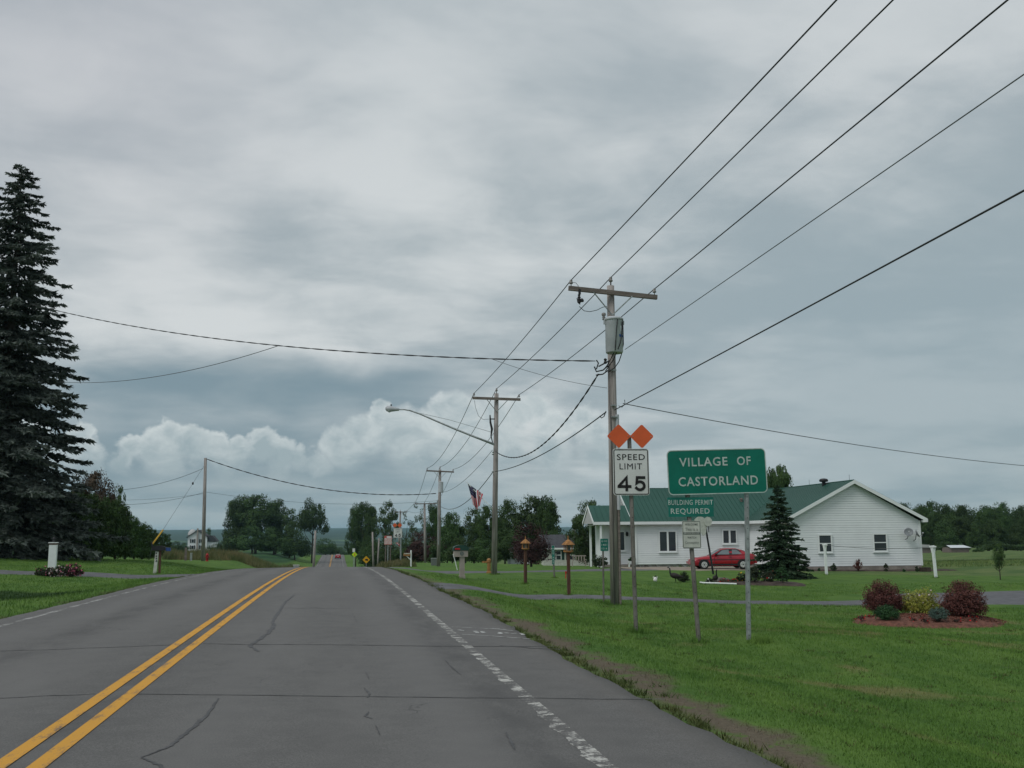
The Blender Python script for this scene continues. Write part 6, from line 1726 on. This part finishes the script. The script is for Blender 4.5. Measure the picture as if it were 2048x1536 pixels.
# ------------------------------------------------------------------ red car
def car(name, label, loc, rz, L=4.2, s=1.0):
    root = thing(name, label, "car", loc, rz)
    W_ = 1.66
    # x = length, nose at -x; side profile read off the photograph
    st = [(-2.1, .36, .52, .60), (-2.06, .27, .60, .74), (-1.8, .22, .70, .80), (-1.35, .20, .77, .82), (-.85, .19, .84, .83), (-.55, .19, .90, .83), (.3, .19, .92, .83), (1.1, .20, .94, .83), (1.65, .24, .98, .82), (1.98, .30, .98, .79), (2.08, .36, .92, .72), (2.12, .42, .70, .66)]
    mb = MB(); nn = 14
    for (x, zb_, zt_, hw) in st:
        pr_ = [(-hw * .90, zb_), (-hw * .98, zb_ + .08), (-hw, zb_ + (zt_ - zb_) * .45), (-hw * .985, zb_ + (zt_ - zb_) * .72), (-hw * .94, zt_ - .05), (-hw * .86, zt_), (-hw * .4, zt_ + .02)]
        pr_ = pr_ + [(-a, b_) for a, b_ in pr_[::-1]]
        mb.v += [(x, a, b_) for a, b_ in pr_]
    for i in range(len(st) - 1):
        for k in range(nn):
            k2 = (k + 1) % nn; mb.f.append((i * nn + k, (i + 1) * nn + k, (i + 1) * nn + k2, i * nn + k2)); mb.mi.append(0)
    mb.f.append(tuple(range(nn))); mb.mi.append(0); mb.f.append(tuple((len(st) - 1) * nn + k for k in range(nn - 1, -1, -1))); mb.mi.append(0)
    body = mb.build("body", M["car_red"], root, smooth=True)
    # cabin
    gh = [(-.78, .88, .885, .70), (-.10, .89, 1.28, .60), (.25, .90, 1.345, .575), (.85, .92, 1.335, .575), (1.20, .93, 1.25, .60), (1.72, .96, .985, .70)]
    mb = MB()
    for (x, zb_, zt_, hw) in gh:
        hb2 = .80
        pr_ = [(-hb2, zb_), (-(hb2 + hw) / 2 - .02, (zb_ + zt_) / 2), (-hw, zt_ - .03), (-hw * .8, zt_), (hw * .8, zt_), (hw, zt_ - .03), ((hb2 + hw) / 2 + .02, (zb_ + zt_) / 2), (hb2, zb_)]
        mb.v += [(x, a, b_) for a, b_ in pr_]
    for i in range(len(gh) - 1):
        for k in range(7): mb.f.append((i * 8 + k, (i + 1) * 8 + k, (i + 1) * 8 + k + 1, i * 8 + k + 1)); mb.mi.append(0)
    cab = mb.build("cabin", M["car_red"], root, smooth=True)
    def sidey(z, f): return -(.80 + (.585 - .80) * (z - .9) / .43) - .012
    def glass(name, poly, sgn, m_="car_glass"):
        vs_ = [(x, sgn * -(sidey(z, 0)) if False else sgn * sidey(z, 0), z) for x, z in poly]
        MB().add(vs_, [tuple(range(len(vs_)))]).build(name, M[m_], root)
    for sgn in (1, -1):
        glass("window_surround", [(-.62, .915), (-.12, 1.245), (.28, 1.30), (.98, 1.285), (1.38, .965), (1.34, .945)], sgn * 1.0, "car_dark")
        ins_ = 1.012
        glass("side_window", [(-.46, .95), (-.06, 1.215), (.26, 1.262), (.38, 1.262), (.38, .955)], sgn * ins_)
        glass("quarter_window", [(.56, .96), (.60, 1.262), (.90, 1.25), (1.22, .975)], sgn * ins_)
    MB().add([(-.74, -.62, .925), (-.74, .62, .925), (-.14, .52, 1.262), (-.14, -.52, 1.262)], [(0, 1, 2, 3)]).build("windscreen", M["car_glass"], root)
    MB().add([(1.66, -.56, 1.04), (1.66, .56, 1.04), (1.24, .50, 1.255), (1.24, -.50, 1.255)], [(0, 3, 2, 1)]).build("rear_window", M["car_glass"], root)
    for sgn in (1, -1):
        for x in (-1.30, 1.24):
            arch = [(x + .37 * math.cos(a), .29 + .36 * math.sin(a)) for a in np.linspace(-.25, math.pi + .25, 14)]
            y = sgn * .838
            MB().add([(p_[0], y, p_[1]) for p_ in arch], [tuple(range(14))]).build("wheel_arch", M["car_dark"], root)
            wh = MB().lathe([(.20, -.09), (.285, -.085), (.30, -.05), (.30, .05), (.285, .085), (.20, .09)], (x, sgn * .80, .30), 22, axis=(0, 1, 0)).build("wheel", M["tyre"], root, smooth=False)
            MB().lathe([(.19, 0), (.195, .02), (.15, .03), (.06, .018), (.055, .03)], (x, sgn * .885, .30), 20, axis=(0, sgn, 0)).build("rim", M["rim"], wh, smooth=False)
            hc = MB()
            for k in range(6):
                a = k * math.pi / 3; hc.box((x + .125 * math.cos(a), sgn * .912, .30 + .125 * math.sin(a)), (.035, .01, .035))
            hc.lathe([(.045, 0), (.04, .012)], (x, sgn * .915, .30), 10, axis=(0, sgn, 0)); hc.build("hub_holes", M["car_dark"], wh)
        MB().box((.10, sgn * .829, .30), (2.0, .02, .10)).build("sill_trim", M["car_dark"], root)
        MB().box((-.50, sgn * .88, .97), (.13, .14, .09)).build("mirror", M["car_dark"], root)
        MB().box((.42, sgn * .832, .80), (.16, .02, .03)).build("door_handle", M["car_dark"], root)
        for x in (-.62, .50): MB().box((x, sgn * .834, .58), (.012, .008, .52)).build("door_gap", M["car_dark"], root)
        MB().box((-2.075, sgn * .55, .60), (.06, .32, .13)).build("headlight", M["rim"], root)
        MB().box((2.10, sgn * .55, .80), (.05, .36, .14)).build("tail_light", M["sign_red"], root)
        MB().box((0, sgn * .838, .62), (3.4, .012, .035)).build("side_trim", M["car_dark"], root)
    MB().box((-2.12, 0, .42), (.12, 1.46, .16)).build("bumper", M["car_red"], root)
    MB().box((2.15, 0, .46), (.12, 1.46, .18)).build("bumper", M["car_red"], root)
    MB().box((2.145, 0, .72), (.03, .40, .12)).build("licence_plate", M["sign_white_old"], root)
    root.scale = (s, s, s)
    return root
cpos = gpt(1440, 62.6, .05)
car("parked_car", "red two-door hatchback parked side on before the white house", cpos, math.radians(-9), s=.93)
fx, fy = .05, 330
q = at(676, 1110, 335)
car("moving_car", "red car driving away in the dip of the road ahead", (q.x, q.y, float(road_z(q.x, q.y)) + .02), math.radians(-90), s=1.12)

# ------------------------------------------------------------------ garden things before the house
def goose(label, px, D, rz, s=1.0, front=False):
    b = gpt(px, D); root = thing("goose_decoy", label, "goose decoy", b, rz, "goose decoys on the lawn")
    body = MB().lathe([(.02, -.48), (.07, -.40), (.14, -.22), (.18, 0), (.175, .14), (.12, .27), (.05, .34)], (0, 0, .42), 14, axis=(-1, 0, .22)).build("body", M["goose_brown"], root, smooth=True)
    MB().tube([(-.24, 0, .48), (-.33, 0, .60), (-.34, 0, .78), (-.35, 0, .90), (-.40, 0, .96)], [.085, .055, .04, .042, .045], 9).build("neck", M["black_paint"], root, smooth=True)
    hd_ = MB().lathe([(.01, -.06), (.045, -.03), (.052, .01), (.035, .06), (.022, .08), (.015, .13)], (-.40, 0, .955), 9, axis=(-1, 0, -.25)).build("head", M["black_paint"], root, smooth=True)
    for s_ in (-1, 1): MB().lathe([(.004, 0), (.028, .004), (.004, .008)], (-.385, s_ * .048, .95), 8, axis=(0, s_, 0)).build("cheek_patch", M["petal_white"], hd_)
    for s_ in (-1, 1): MB().tube([(.0, s_ * .06, .30), (.02, s_ * .06, .02), (-.08, s_ * .07, .01)], [.02, .012, .02], 5).build("leg", M["black_paint"], root)
    MB().tube([(.42, 0, .36), (.56, 0, .33)], [.06, .02], 6).build("tail", M["black_paint"], root)
    root.scale = (s, s, s)
goose("dark goose decoy with raised neck beside the brown grassy tuft", 1348, 42.5, math.radians(-4), .66)
goose("dark goose decoy facing out before the red and white flowers", 1427, 41.5, math.radians(84), .60)
shrub("shrub", "brown ornamental grass tuft behind the raised-neck goose decoy", 1364, 43.0, 27, 24, M["dark_shrub"], 51, n_cl=40, leaf=.03, spiky=True)
b = gpt(1308, 42.5); o = thing("lawn_goose", "small white wooden lawn bird with black head", "garden ornament", b, 0)
MB().lathe([(.03, 0), (.075, .03), (.09, .10), (.05, .17), (.03, .20)], (0, 0, 0), 10).build("body", M["petal_white"], o, smooth=True)
for s_ in (-1, 1): MB().tube([(s_ * .05, 0, .10), (s_ * .085, 0, .19), (s_ * .08, 0, .23)], [.02, .018, .006], 6).build("wing", M["petal_white"], o)
MB().lathe([(.02, 0), (.035, .03), (.01, .08)], (.015, -.01, .20), 8).build("head", M["black_paint"], o, smooth=True)
b = gpt(1130, 44); o = MB().tube([(0, 0, 0), (.01, 0, .18), (.02, 0, .30)], [.02, .022, .05], 6).build("marker_flag", M["red_plastic"]); o.location = b; tag(o, "tiny red utility marker flag in the lawn near the bird feeder", "marker flag")
# island bed with edging, flowers and clipped evergreens
o, c = mound("flower_bed", [(1404, 41.8), (1450, 41.4), (1500, 41.2), (1560, 40.8), (1612, 40.6), (1608, 43), (1560, 44), (1500, 44), (1440, 43.6)], M["mulch_brown"], .10, "dark soil island bed with low flowers and shrubs before the red car")
pts = [gpt(px, D_, .05) for px, D_ in ((1397, 41.9), (1402, 41.5), (1415, 41.3), (1432, 41.2), (1450, 41.15), (1469, 41.1))]
o = MB().tube([q - pts[0] for q in pts], .035, 6).build("bed_edging", M["white_paint"]); o.location = pts[0]; tag(o, "low white edging strip in front of the flower bed", "edging")
sh = [(1415, 42.0, 18, 12, "dark_shrub", (("blossoms", "petal_white", 16, .04),), "low plant with white blossoms at the edge of the island bed", "dome"),
      (1447, 42.2, 30, 14, "leaf_brown", (("blossoms", "petal_red", 14, .035),), "low brownish plant with red blossoms in the island bed", "dome"),
      (1466, 42.2, 16, 12, "box_leaf", (("blossoms", "petal_red", 26, .04),), "low green plant with bright red blossoms", "dome"),
      (1480, 42.6, 22, 26, "dark_shrub", (("blossoms", "petal_yellow", 22, .045),), "dark rounded plant with yellow blossoms on top", "dome"),
      (1504, 42.0, 30, 38, "dark_shrub", None, "dark evergreen shrub behind the galvanised sign post", "cone"),
      (1533, 42.2, 32, 34, "dark_shrub", (("blossoms", "petal_red", 10, .035), ("pale_blossoms", "petal_white", 8, .04)), "middle shrub of the island bed with few red flowers", "dome"),
      (1560, 41.6, 34, 44, "box_leaf", None, "pointed dark cedar shrub at the spruce end of the island bed", "cone")]
for px, D_, wd, hh, mm, ex, lb, shp in sh:
    shrub("shrub", lb, px, D_, wd, hh, M[mm], px + 3, n_cl=44, leaf=.032, shape=shp, extra=ex)
b = gpt(1440, 42.9)
o = MB().lathe([(.20, 0), (.30, .06), (.28, .16), (.15, .24), (.03, .26)], (0, 0, 0), 9).build("garden_rock", M["stone_grey"]); o.location = b; o.scale = (1.3, .8, .8); tag(o, "grey garden rock among the red flowers", "rock")
# pinwheel-like white yard ornament on a dark leaning pole
b = gpt(1424, 52); tp_ = at(1410, 1048, 52) - b
yo = thing("yard_ornament", "white bow-shaped wind spinner on a thin black leaning pole before the house", "garden ornament", b, 0)
MB().tube([(0, 0, -.1), tp_ * .5, tp_], [.055, .05, .045], 7).build("pole", M["black_paint"], yo)
MB().lathe([(.03, -.12), (.11, -.05), (.10, .10), (.04, .16)], tp_ - Vector((.02, .05, 0)), 8).build("hub", M["black_paint"], yo, smooth=True)
MB().tube([tp_ + Vector((.02, -.05, 0)), tp_ + Vector((.16, -.06, -.15)), tp_ + Vector((.18, -.02, -.42))], .018, 5).build("bracket", M["black_paint"], yo)
for k, (px, py, rx_, rz2) in enumerate(((1400, 1043, .30, .26), (1416, 1043, .22, .24), (1407, 1055, .17, .42))):
    cc = at(px, py, 51.8) - b
    mb = MB(); n_ = 18; poly = [(cc.x + rx_ * math.cos(a) * (1 + .06 * math.sin(5 * a)), cc.z + rz2 * math.sin(a) * (1 + .05 * math.cos(7 * a))) for a in np.linspace(0, 6.283, n_, endpoint=False)]
    mb.prism(poly, cc.y - .01 + k * .012, cc.y - .002 + k * .012); mb.build("blade", M["sign_white_old"], yo)

# ------------------------------------------------------------------ red mulch island with five shrubs
o, c = mound("mulch_bed", [(1686, 21.4), (1740, 20.6), (1820, 20.3), (1930, 20.4), (2004, 20.9), (1985, 22.6), (1920, 23.6), (1820, 23.9), (1740, 23.4), (1700, 22.4)], M["mulch_red"], .16, "mounded oval bed of red mulch on the near lawn", "mulch bed")
chips = []
rr = np.random.default_rng(9)
n = 5200; th = rr.uniform(0, 6.283, n); rd = np.sqrt(rr.uniform(0, 1, n)) * .98
ex_ = (xy(1845, 21.9)); rx_, ry_ = 1.68, 1.25
X_ = ex_[0] + rx_ * rd * np.cos(th); Y_ = ex_[1] + ry_ * rd * np.sin(th)
Z_ = ground(X_, Y_) + .02 + .15 * (1 - rd ** 3)
Pp = np.stack([X_, Y_, Z_], -1); V_ = leaf_cards(Pp, np.tile([0, 0, 1.0], (n, 1)), .022, .4, .6)
o = np_mesh("mulch_chips", V_, np.arange(len(V_)).reshape(-1, 4), M["mulch_red"], kind="stuff"); tag(o, "loose red wood chips scattered over the mulch bed", "mulch", None, "stuff")
def mb_base(px, D_): q = gpt(px, D_); return (q.x, q.y, q.z + .10)
shrub("shrub", "spiky burgundy barberry at the house side of the mulch bed", 1757, 22.6, 84, 78, M["barberry"], 61, n_cl=260, nl=48, leaf=.018, spiky=True, base=mb_base(1757, 22.6))
shrub("shrub", "largest spiky burgundy barberry nearest the turnaround", 1915, 21.8, 92, 82, M["barberry"], 62, n_cl=280, nl=48, leaf=.018, spiky=True, base=mb_base(1915, 21.8))
shrub("shrub", "yellow-green spirea with pink flower heads between the barberries", 1830, 22.6, 86, 60, M["spirea"], 63, n_cl=150, nl=44, leaf=.018, base=mb_base(1830, 22.6), extra=(("blossoms", "petal_pale", 60, .018),))
shrub("shrub", "clipped low dark green boxwood at the front of the mulch bed", 1763, 21.1, 50, 34, M["box_leaf"], 64, n_cl=140, nl=40, leaf=.014, base=mb_base(1763, 21.1))
shrub("shrub", "small round blue-grey shrub at the front of the mulch bed", 1865, 20.9, 38, 32, M["blue_globe"], 65, n_cl=130, nl=40, leaf=.011, shape="globe", base=mb_base(1865, 20.9))
for k, (px, D_, lb) in enumerate(((1712, 21.2, "red flower clump at the tip of the mulch bed"), (1731, 21.8, "red flower clump beside the barberry foot"), (1815, 21.0, "red flower clump between boxwood and blue shrub"), (1838, 20.7, "red flower clump near the front rim of the mulch"), (1900, 20.8, "red flower clump below the largest barberry"), (1934, 21.0, "red flower clump at the turnaround end of the mulch"))):
    shrub("flower_clump", lb, px, D_, 18, 12, M["barberry"], 70 + k, n_cl=12, nl=12, leaf=.014, cat="flowers", base=mb_base(px, D_), extra=(("blossoms", "petal_red", 10, .016),), group="red flowers in the mulch bed")

# longer grass round every foot in the lawn, added to darken the contact
feet = [gpt(px, D_) for px, D_ in ((1268, 16.7), (1391, 15.5), (1514, 15.1), (1228, 27), (1136, 30.6), (1205, 27.6), (1050, 38.5), (924, 41), (988, 48), (1108, 44), (1648, 54), (1865, 50), (821, 80), (318, 44), (108, 43), (1270, 16.72), (1516, 15.12))]
def foot_tufts(n):
    k = RNG.integers(0, len(feet), n); a = RNG.uniform(0, 6.283, n)
    wide = np.array([.17 if i in (3, 8, 14) else .05 for i in range(len(feet))])[k]
    r = wide + np.abs(RNG.normal(0, .07, n))
    return np.array([feet[i].x for i in k]) + r * np.cos(a), np.array([feet[i].y for i in k]) + r * np.sin(a), RNG.uniform(.6, 1.4, n)
blades("foot_grass", 5200, foot_tufts, 0.09, 0.005, blade_m, "longer grass added round the feet of posts and poles as contact darkening", lean=.4, drive_ok=True)

# porch things
q = local_house(-8.15, yW - .25); b = Vector((q.x, q.y, gz(q.x, q.y)))
o = thing("plant_stand", "white plant stand with a leafy pot beside the porch", "plant stand", b, HR)
MB().box((0, 0, .32), (.5, .3, .05)).build("top", M["white_paint"], o)
for i in (-1, 1):
    for j in (-1, 1): MB().box((i * .2, j * .11, .15), (.05, .04, .32)).build("leg", M["white_paint"], o)
P_, N_ = crown_points(14, 24, [(0, 0, .48, .26, .2, .12)], .09, np.random.default_rng(4)); V_ = leaf_cards(P_, N_, .045)
np_mesh("leaves", V_, np.arange(len(V_)).reshape(-1, 4), M["box_leaf"], o)
shrub("shrub", "rounded brownish shrub under the porch corner", 1198, 66, 34, 30, M["dark_shrub"], 81, n_cl=60, leaf=.06)

# ------------------------------------------------------------------ cream bungalow behind the feeders
b = gpt(1140, 98); bun = thing("bungalow", "low cream bungalow with dark shutters seen between the bird feeders", "house", (b.x, b.y, b.z), math.radians(-9))
zs = at(1140, 1096, 98).z - b.z; zr = at(1140, 1069, 101).z - b.z
x0_, x1_ = -2.6, 4.8
mb = MB(); mb.box(((x0_ + x1_) / 2, 2.5, zs / 2 + .0), (x1_ - x0_, 5, zs)); mb.build("wall", M["cream"], bun)
mb = MB(); clap(mb, x0_, x1_, .35, zs, step=.2, proud=.025); mb.build("siding", M["cream"], bun, kind="stuff")
MB().box(((x0_ + x1_) / 2, -.03, .14), (x1_ - x0_ - .1, .06, .4)).build("skirting", M["sign_white_old"], bun)
mb = MB(); mb.add([(x0_ - .3, -.35, zs), (x1_ + .3, -.35, zs), (x1_ + .3, 2.5, zr), (x0_ - .3, 2.5, zr), (x1_ + .3, 5.3, zs), (x0_ - .3, 5.3, zs), (x0_ - .3, -.35, zs - .1), (x1_ + .3, -.35, zs - .1), (x1_ + .3, 5.3, zs - .1), (x0_ - .3, 5.3, zs - .1)],
                   [(0, 1, 2, 3), (3, 2, 4, 5), (0, 3, 5), (1, 4, 2), (6, 9, 8, 7), (0, 6, 7, 1), (5, 4, 8, 9)]); rf2 = mb.build("roof", M["grey_shingle"], bun)
MB().box((.5, 2.2, zr + .15), (.35, .35, .7)).build("chimney", M["soffit"], rf2)
MB().box(((x0_ + x1_) / 2, -.37, zs - .05), (x1_ - x0_ + .6, .03, .16)).build("fascia", M["trim"], bun)
for x in (-1.15, .15, 1.65, 3.1):
    f_ = MB().box((x, -.045, zs * .60), (.55, .05, zs * .52)).build("window", M["trim"], bun)
    MB().box((x, -.075, zs * .73), (.42, .02, zs * .20)).build("pane", M["glass"], f_); MB().box((x, -.075, zs * .47), (.42, .02, zs * .22)).build("pane", M["glass"], f_)
    for s_ in (-1, 1): MB().box((x + s_ * .44, -.05, zs * .60), (.26, .04, zs * .54)).build("shutter", M["dark_green_plastic"], f_)
b = gpt(1157, 84); o = thing("garden_bench", "pale slatted garden bench standing before the bungalow", "bench", b, math.radians(-8))
for k in range(3): MB().box((0, -.12 + k * .13, .42), (1.15, .10, .03)).build("seat_slat", M["beige"], o)
for k in range(5): MB().box((-.46 + k * .23, .2, .70), (.08, .03, .42)).build("back_slat", M["beige"], o)
MB().box((0, .2, .92), (1.2, .05, .08)).build("top_rail", M["beige"], o)
for i in (-1, 1):
    for j in (-1, 1): MB().box((i * .55, .04 + j * .18, .24), (.06, .05, .5)).build("leg", M["beige"], o)
    MB().box((i * .57, .03, .62), (.06, .46, .05)).build("armrest", M["beige"], o)
b = gpt(1040, 112); o = thing("garden_shed", "small pale shed half hidden behind the burgundy tree", "shed", gpt(1042, 112), 0)
MB().box((0, 1, .8), (2.4, 2, 1.6)).build("wall", M["transformer"], o)
MB().prism([(-1.35, 1.6), (1.35, 1.6), (0, 2.3)], -.1, 2.1).build("roof", M["grey_shingle"], o)
MB().box((.6, -.03, .7), (.7, .05, 1.3)).build("door", M["white_paint"], o)

# ------------------------------------------------------------------ farmhouse, silo and shed far off
D = 345; b = gpt(399, D); fa = thing("farmhouse", "old two-storey white farmhouse with dark shutters and tan chimney", "farmhouse", b, math.radians(0))
W2 = 37 / 2022 * D; x0_, x1_ = -W2 / 2 - .6, W2 / 2 - .6
ze = at(380, 1073, D).z - b.z; zg = at(397, 1061.5, D).z - b.z; xm = (x0_ + x1_) / 2
mb = MB(); mb.prism([(x0_, 0), (x1_, 0), (x1_, ze), (xm, zg), (x0_, ze)], 0, 9); mb.build("wall", M["siding"], fa)
mb = MB()
for sg_ in (-1, 1):
    xa = x0_ - .5 if sg_ < 0 else x1_ + .5
    mb.add([(xa, -.5, ze - .45), (xm, -.5, zg + .12), (xm, 9.5, zg + .12), (xa, 9.5, ze - .45), (xa, -.5, ze - .25), (xm, -.5, zg + .35), (xm, 9.5, zg + .35), (xa, 9.5, ze - .25)], [(0, 1, 2, 3), (7, 6, 5, 4), (0, 4, 5, 1), (3, 2, 6, 7), (0, 3, 7, 4)])
rfa = mb.build("roof", M["grey_shingle"], fa)
MB().box((xm - .0, -.35, zg / 2 + .4), (.45, .6, zg + .8)).build("chimney", M["beige"], fa)
for ix in (-1.55, 1.45):
    for iz in (.28, .68):
        f_ = MB().box((xm + ix, -.05, ze * iz + .2), (.9, .08, 1.25)).build("window", M["trim"], fa); MB().box((xm + ix, -.1, ze * iz + .2), (.72, .04, 1.1)).build("pane", M["glass"], f_)
        for s_ in (-1, 1): MB().box((xm + ix + s_ * .68, -.07, ze * iz + .2), (.36, .06, 1.3)).build("shutter", M["black_paint"], f_)
MB().box((x1_ + 1.5, 4, ze * .35), (3.0, 6, ze * .7)).build("side_wing", M["siding"], fa, label="lower shaded side wing")
MB().prism([(x1_ - .1, ze * .66), (x1_ + 3.4, ze * .66), (x1_ + 1.6, ze * 1.05), (x1_ - .1, ze * 1.05)], .6, 7.4).build("wing_roof", M["grey_shingle"], fa)
for x in (x1_ + .5, x1_ + 1.7, x1_ + 2.9): MB().box((x, .6, ze * .3), (.18, .18, ze * .6)).build("porch_post", M["trim"], fa)
b = gpt(385, 380); zt_ = at(385, 1058, 380).z - b.z; si = thing("silo", "round silo with pale domed cap behind the farmhouse", "silo", b, 0)
MB().lathe([(1.5, 0), (1.5, zt_ - 2.2)], (0, 0, 0), 18).build("barrel", M["white_paint"], si, smooth=True)
MB().lathe([(1.75, zt_ - 2.3), (1.75, zt_ - 2.1), (1.5, zt_ - 1.1), (.8, zt_ - .3), (.1, zt_)], (0, 0, 0), 18).build("dome_cap", M["soffit"], si, smooth=True)
b = gpt(1918, 148); o = thing("field_shed", "long low shed with pale metal roof in the field before the wood", "shed", b, 0)
w_ = 38 / 2022 * 148; zt_ = at(1918, 1090.5, 148).z - b.z
MB().box((0, 1.2, zt_ * .35), (w_, 2.4, zt_ * .7)).build("wall", M["wood_arm"], o)
MB().add([(-w_ / 2 - .3, -.2, zt_ * .66), (w_ / 2 + .3, -.2, zt_ * .66), (w_ / 2, 1.3, zt_), (-w_ / 2, 1.3, zt_), (w_ / 2 + .3, 2.8, zt_ * .66), (-w_ / 2 - .3, 2.8, zt_ * .66)], [(0, 1, 2, 3), (3, 2, 4, 5)]).build("roof", M["sticker"], o)
b = gpt(1851, 146); o = thing("field_shed", "small pale-roofed shelter just past the gable corner in the field", "shed", b, 0)
MB().box((0, 1, .35), (1.5, 1.6, .8)).build("wall", M["wood_arm"], o); MB().prism([(-.95, .75), (.95, .75), (.5, 1.15), (-.6, 1.2)], 0, 2).build("roof", M["soffit"], o)
for px, D_, l_, lb in ((306, 250, 2.6, "white vehicle parked far off beneath the last cedar"), (327, 250, 3.4, "second pale vehicle half hidden beneath the last cedar")):
    b = gpt(px, D_); o = thing("parked_van", lb, "van", b, 0)
    MB().prism([(-l_ / 2, .3), (l_ / 2, .3), (l_ / 2, 1.0), (l_ * .3, 1.6), (-l_ / 2, 1.65)], 0, 1.8).build("body", M["white_paint"], o)
    MB().prism([(l_ * .05, 1.05), (l_ * .40, 1.05), (l_ * .27, 1.5), (l_ * .05, 1.5)], -.02, .0).build("window", M["glass"], o)
    for s_ in (-.3, .3): MB().lathe([(.3, -.1), (.3, .1)], (s_ * l_, .1, .3), 12, axis=(0, 1, 0)).build("wheel", M["tyre"], o)

# ------------------------------------------------------------------ air: thin even haze round the whole place
lo, hi = float(GZ.min()) - 1.0, float(max(GZ.max(), 30)) + 20.0
hm_ = bpy.data.materials.new("haze_air"); hm_.use_nodes = True
ht = hm_.node_tree; ht.nodes.clear(); ho = ht.nodes.new("ShaderNodeOutputMaterial"); hv = ht.nodes.new("ShaderNodeVolumePrincipled")
hv.inputs["Color"].default_value = (0.50, 0.82, 0.95, 1); hv.inputs["Density"].default_value = 0.00009; hv.inputs["Anisotropy"].default_value = 0.1
ht.links.new(hv.outputs[0], ho.inputs["Volume"])
hz_o = MB().box((0, (9050 - 120) / 2, (lo + hi) / 2), (18200, 9050 + 120 + 200, hi - lo)).build("haze", hm_)
tag(hz_o, "thin pale blue summer haze over the far hills", "haze", None, "stuff")
for r_ in list(TREE_PROTOS.values()):
    for ch in list(r_.children): bpy.data.objects.remove(ch)
    bpy.data.objects.remove(r_)
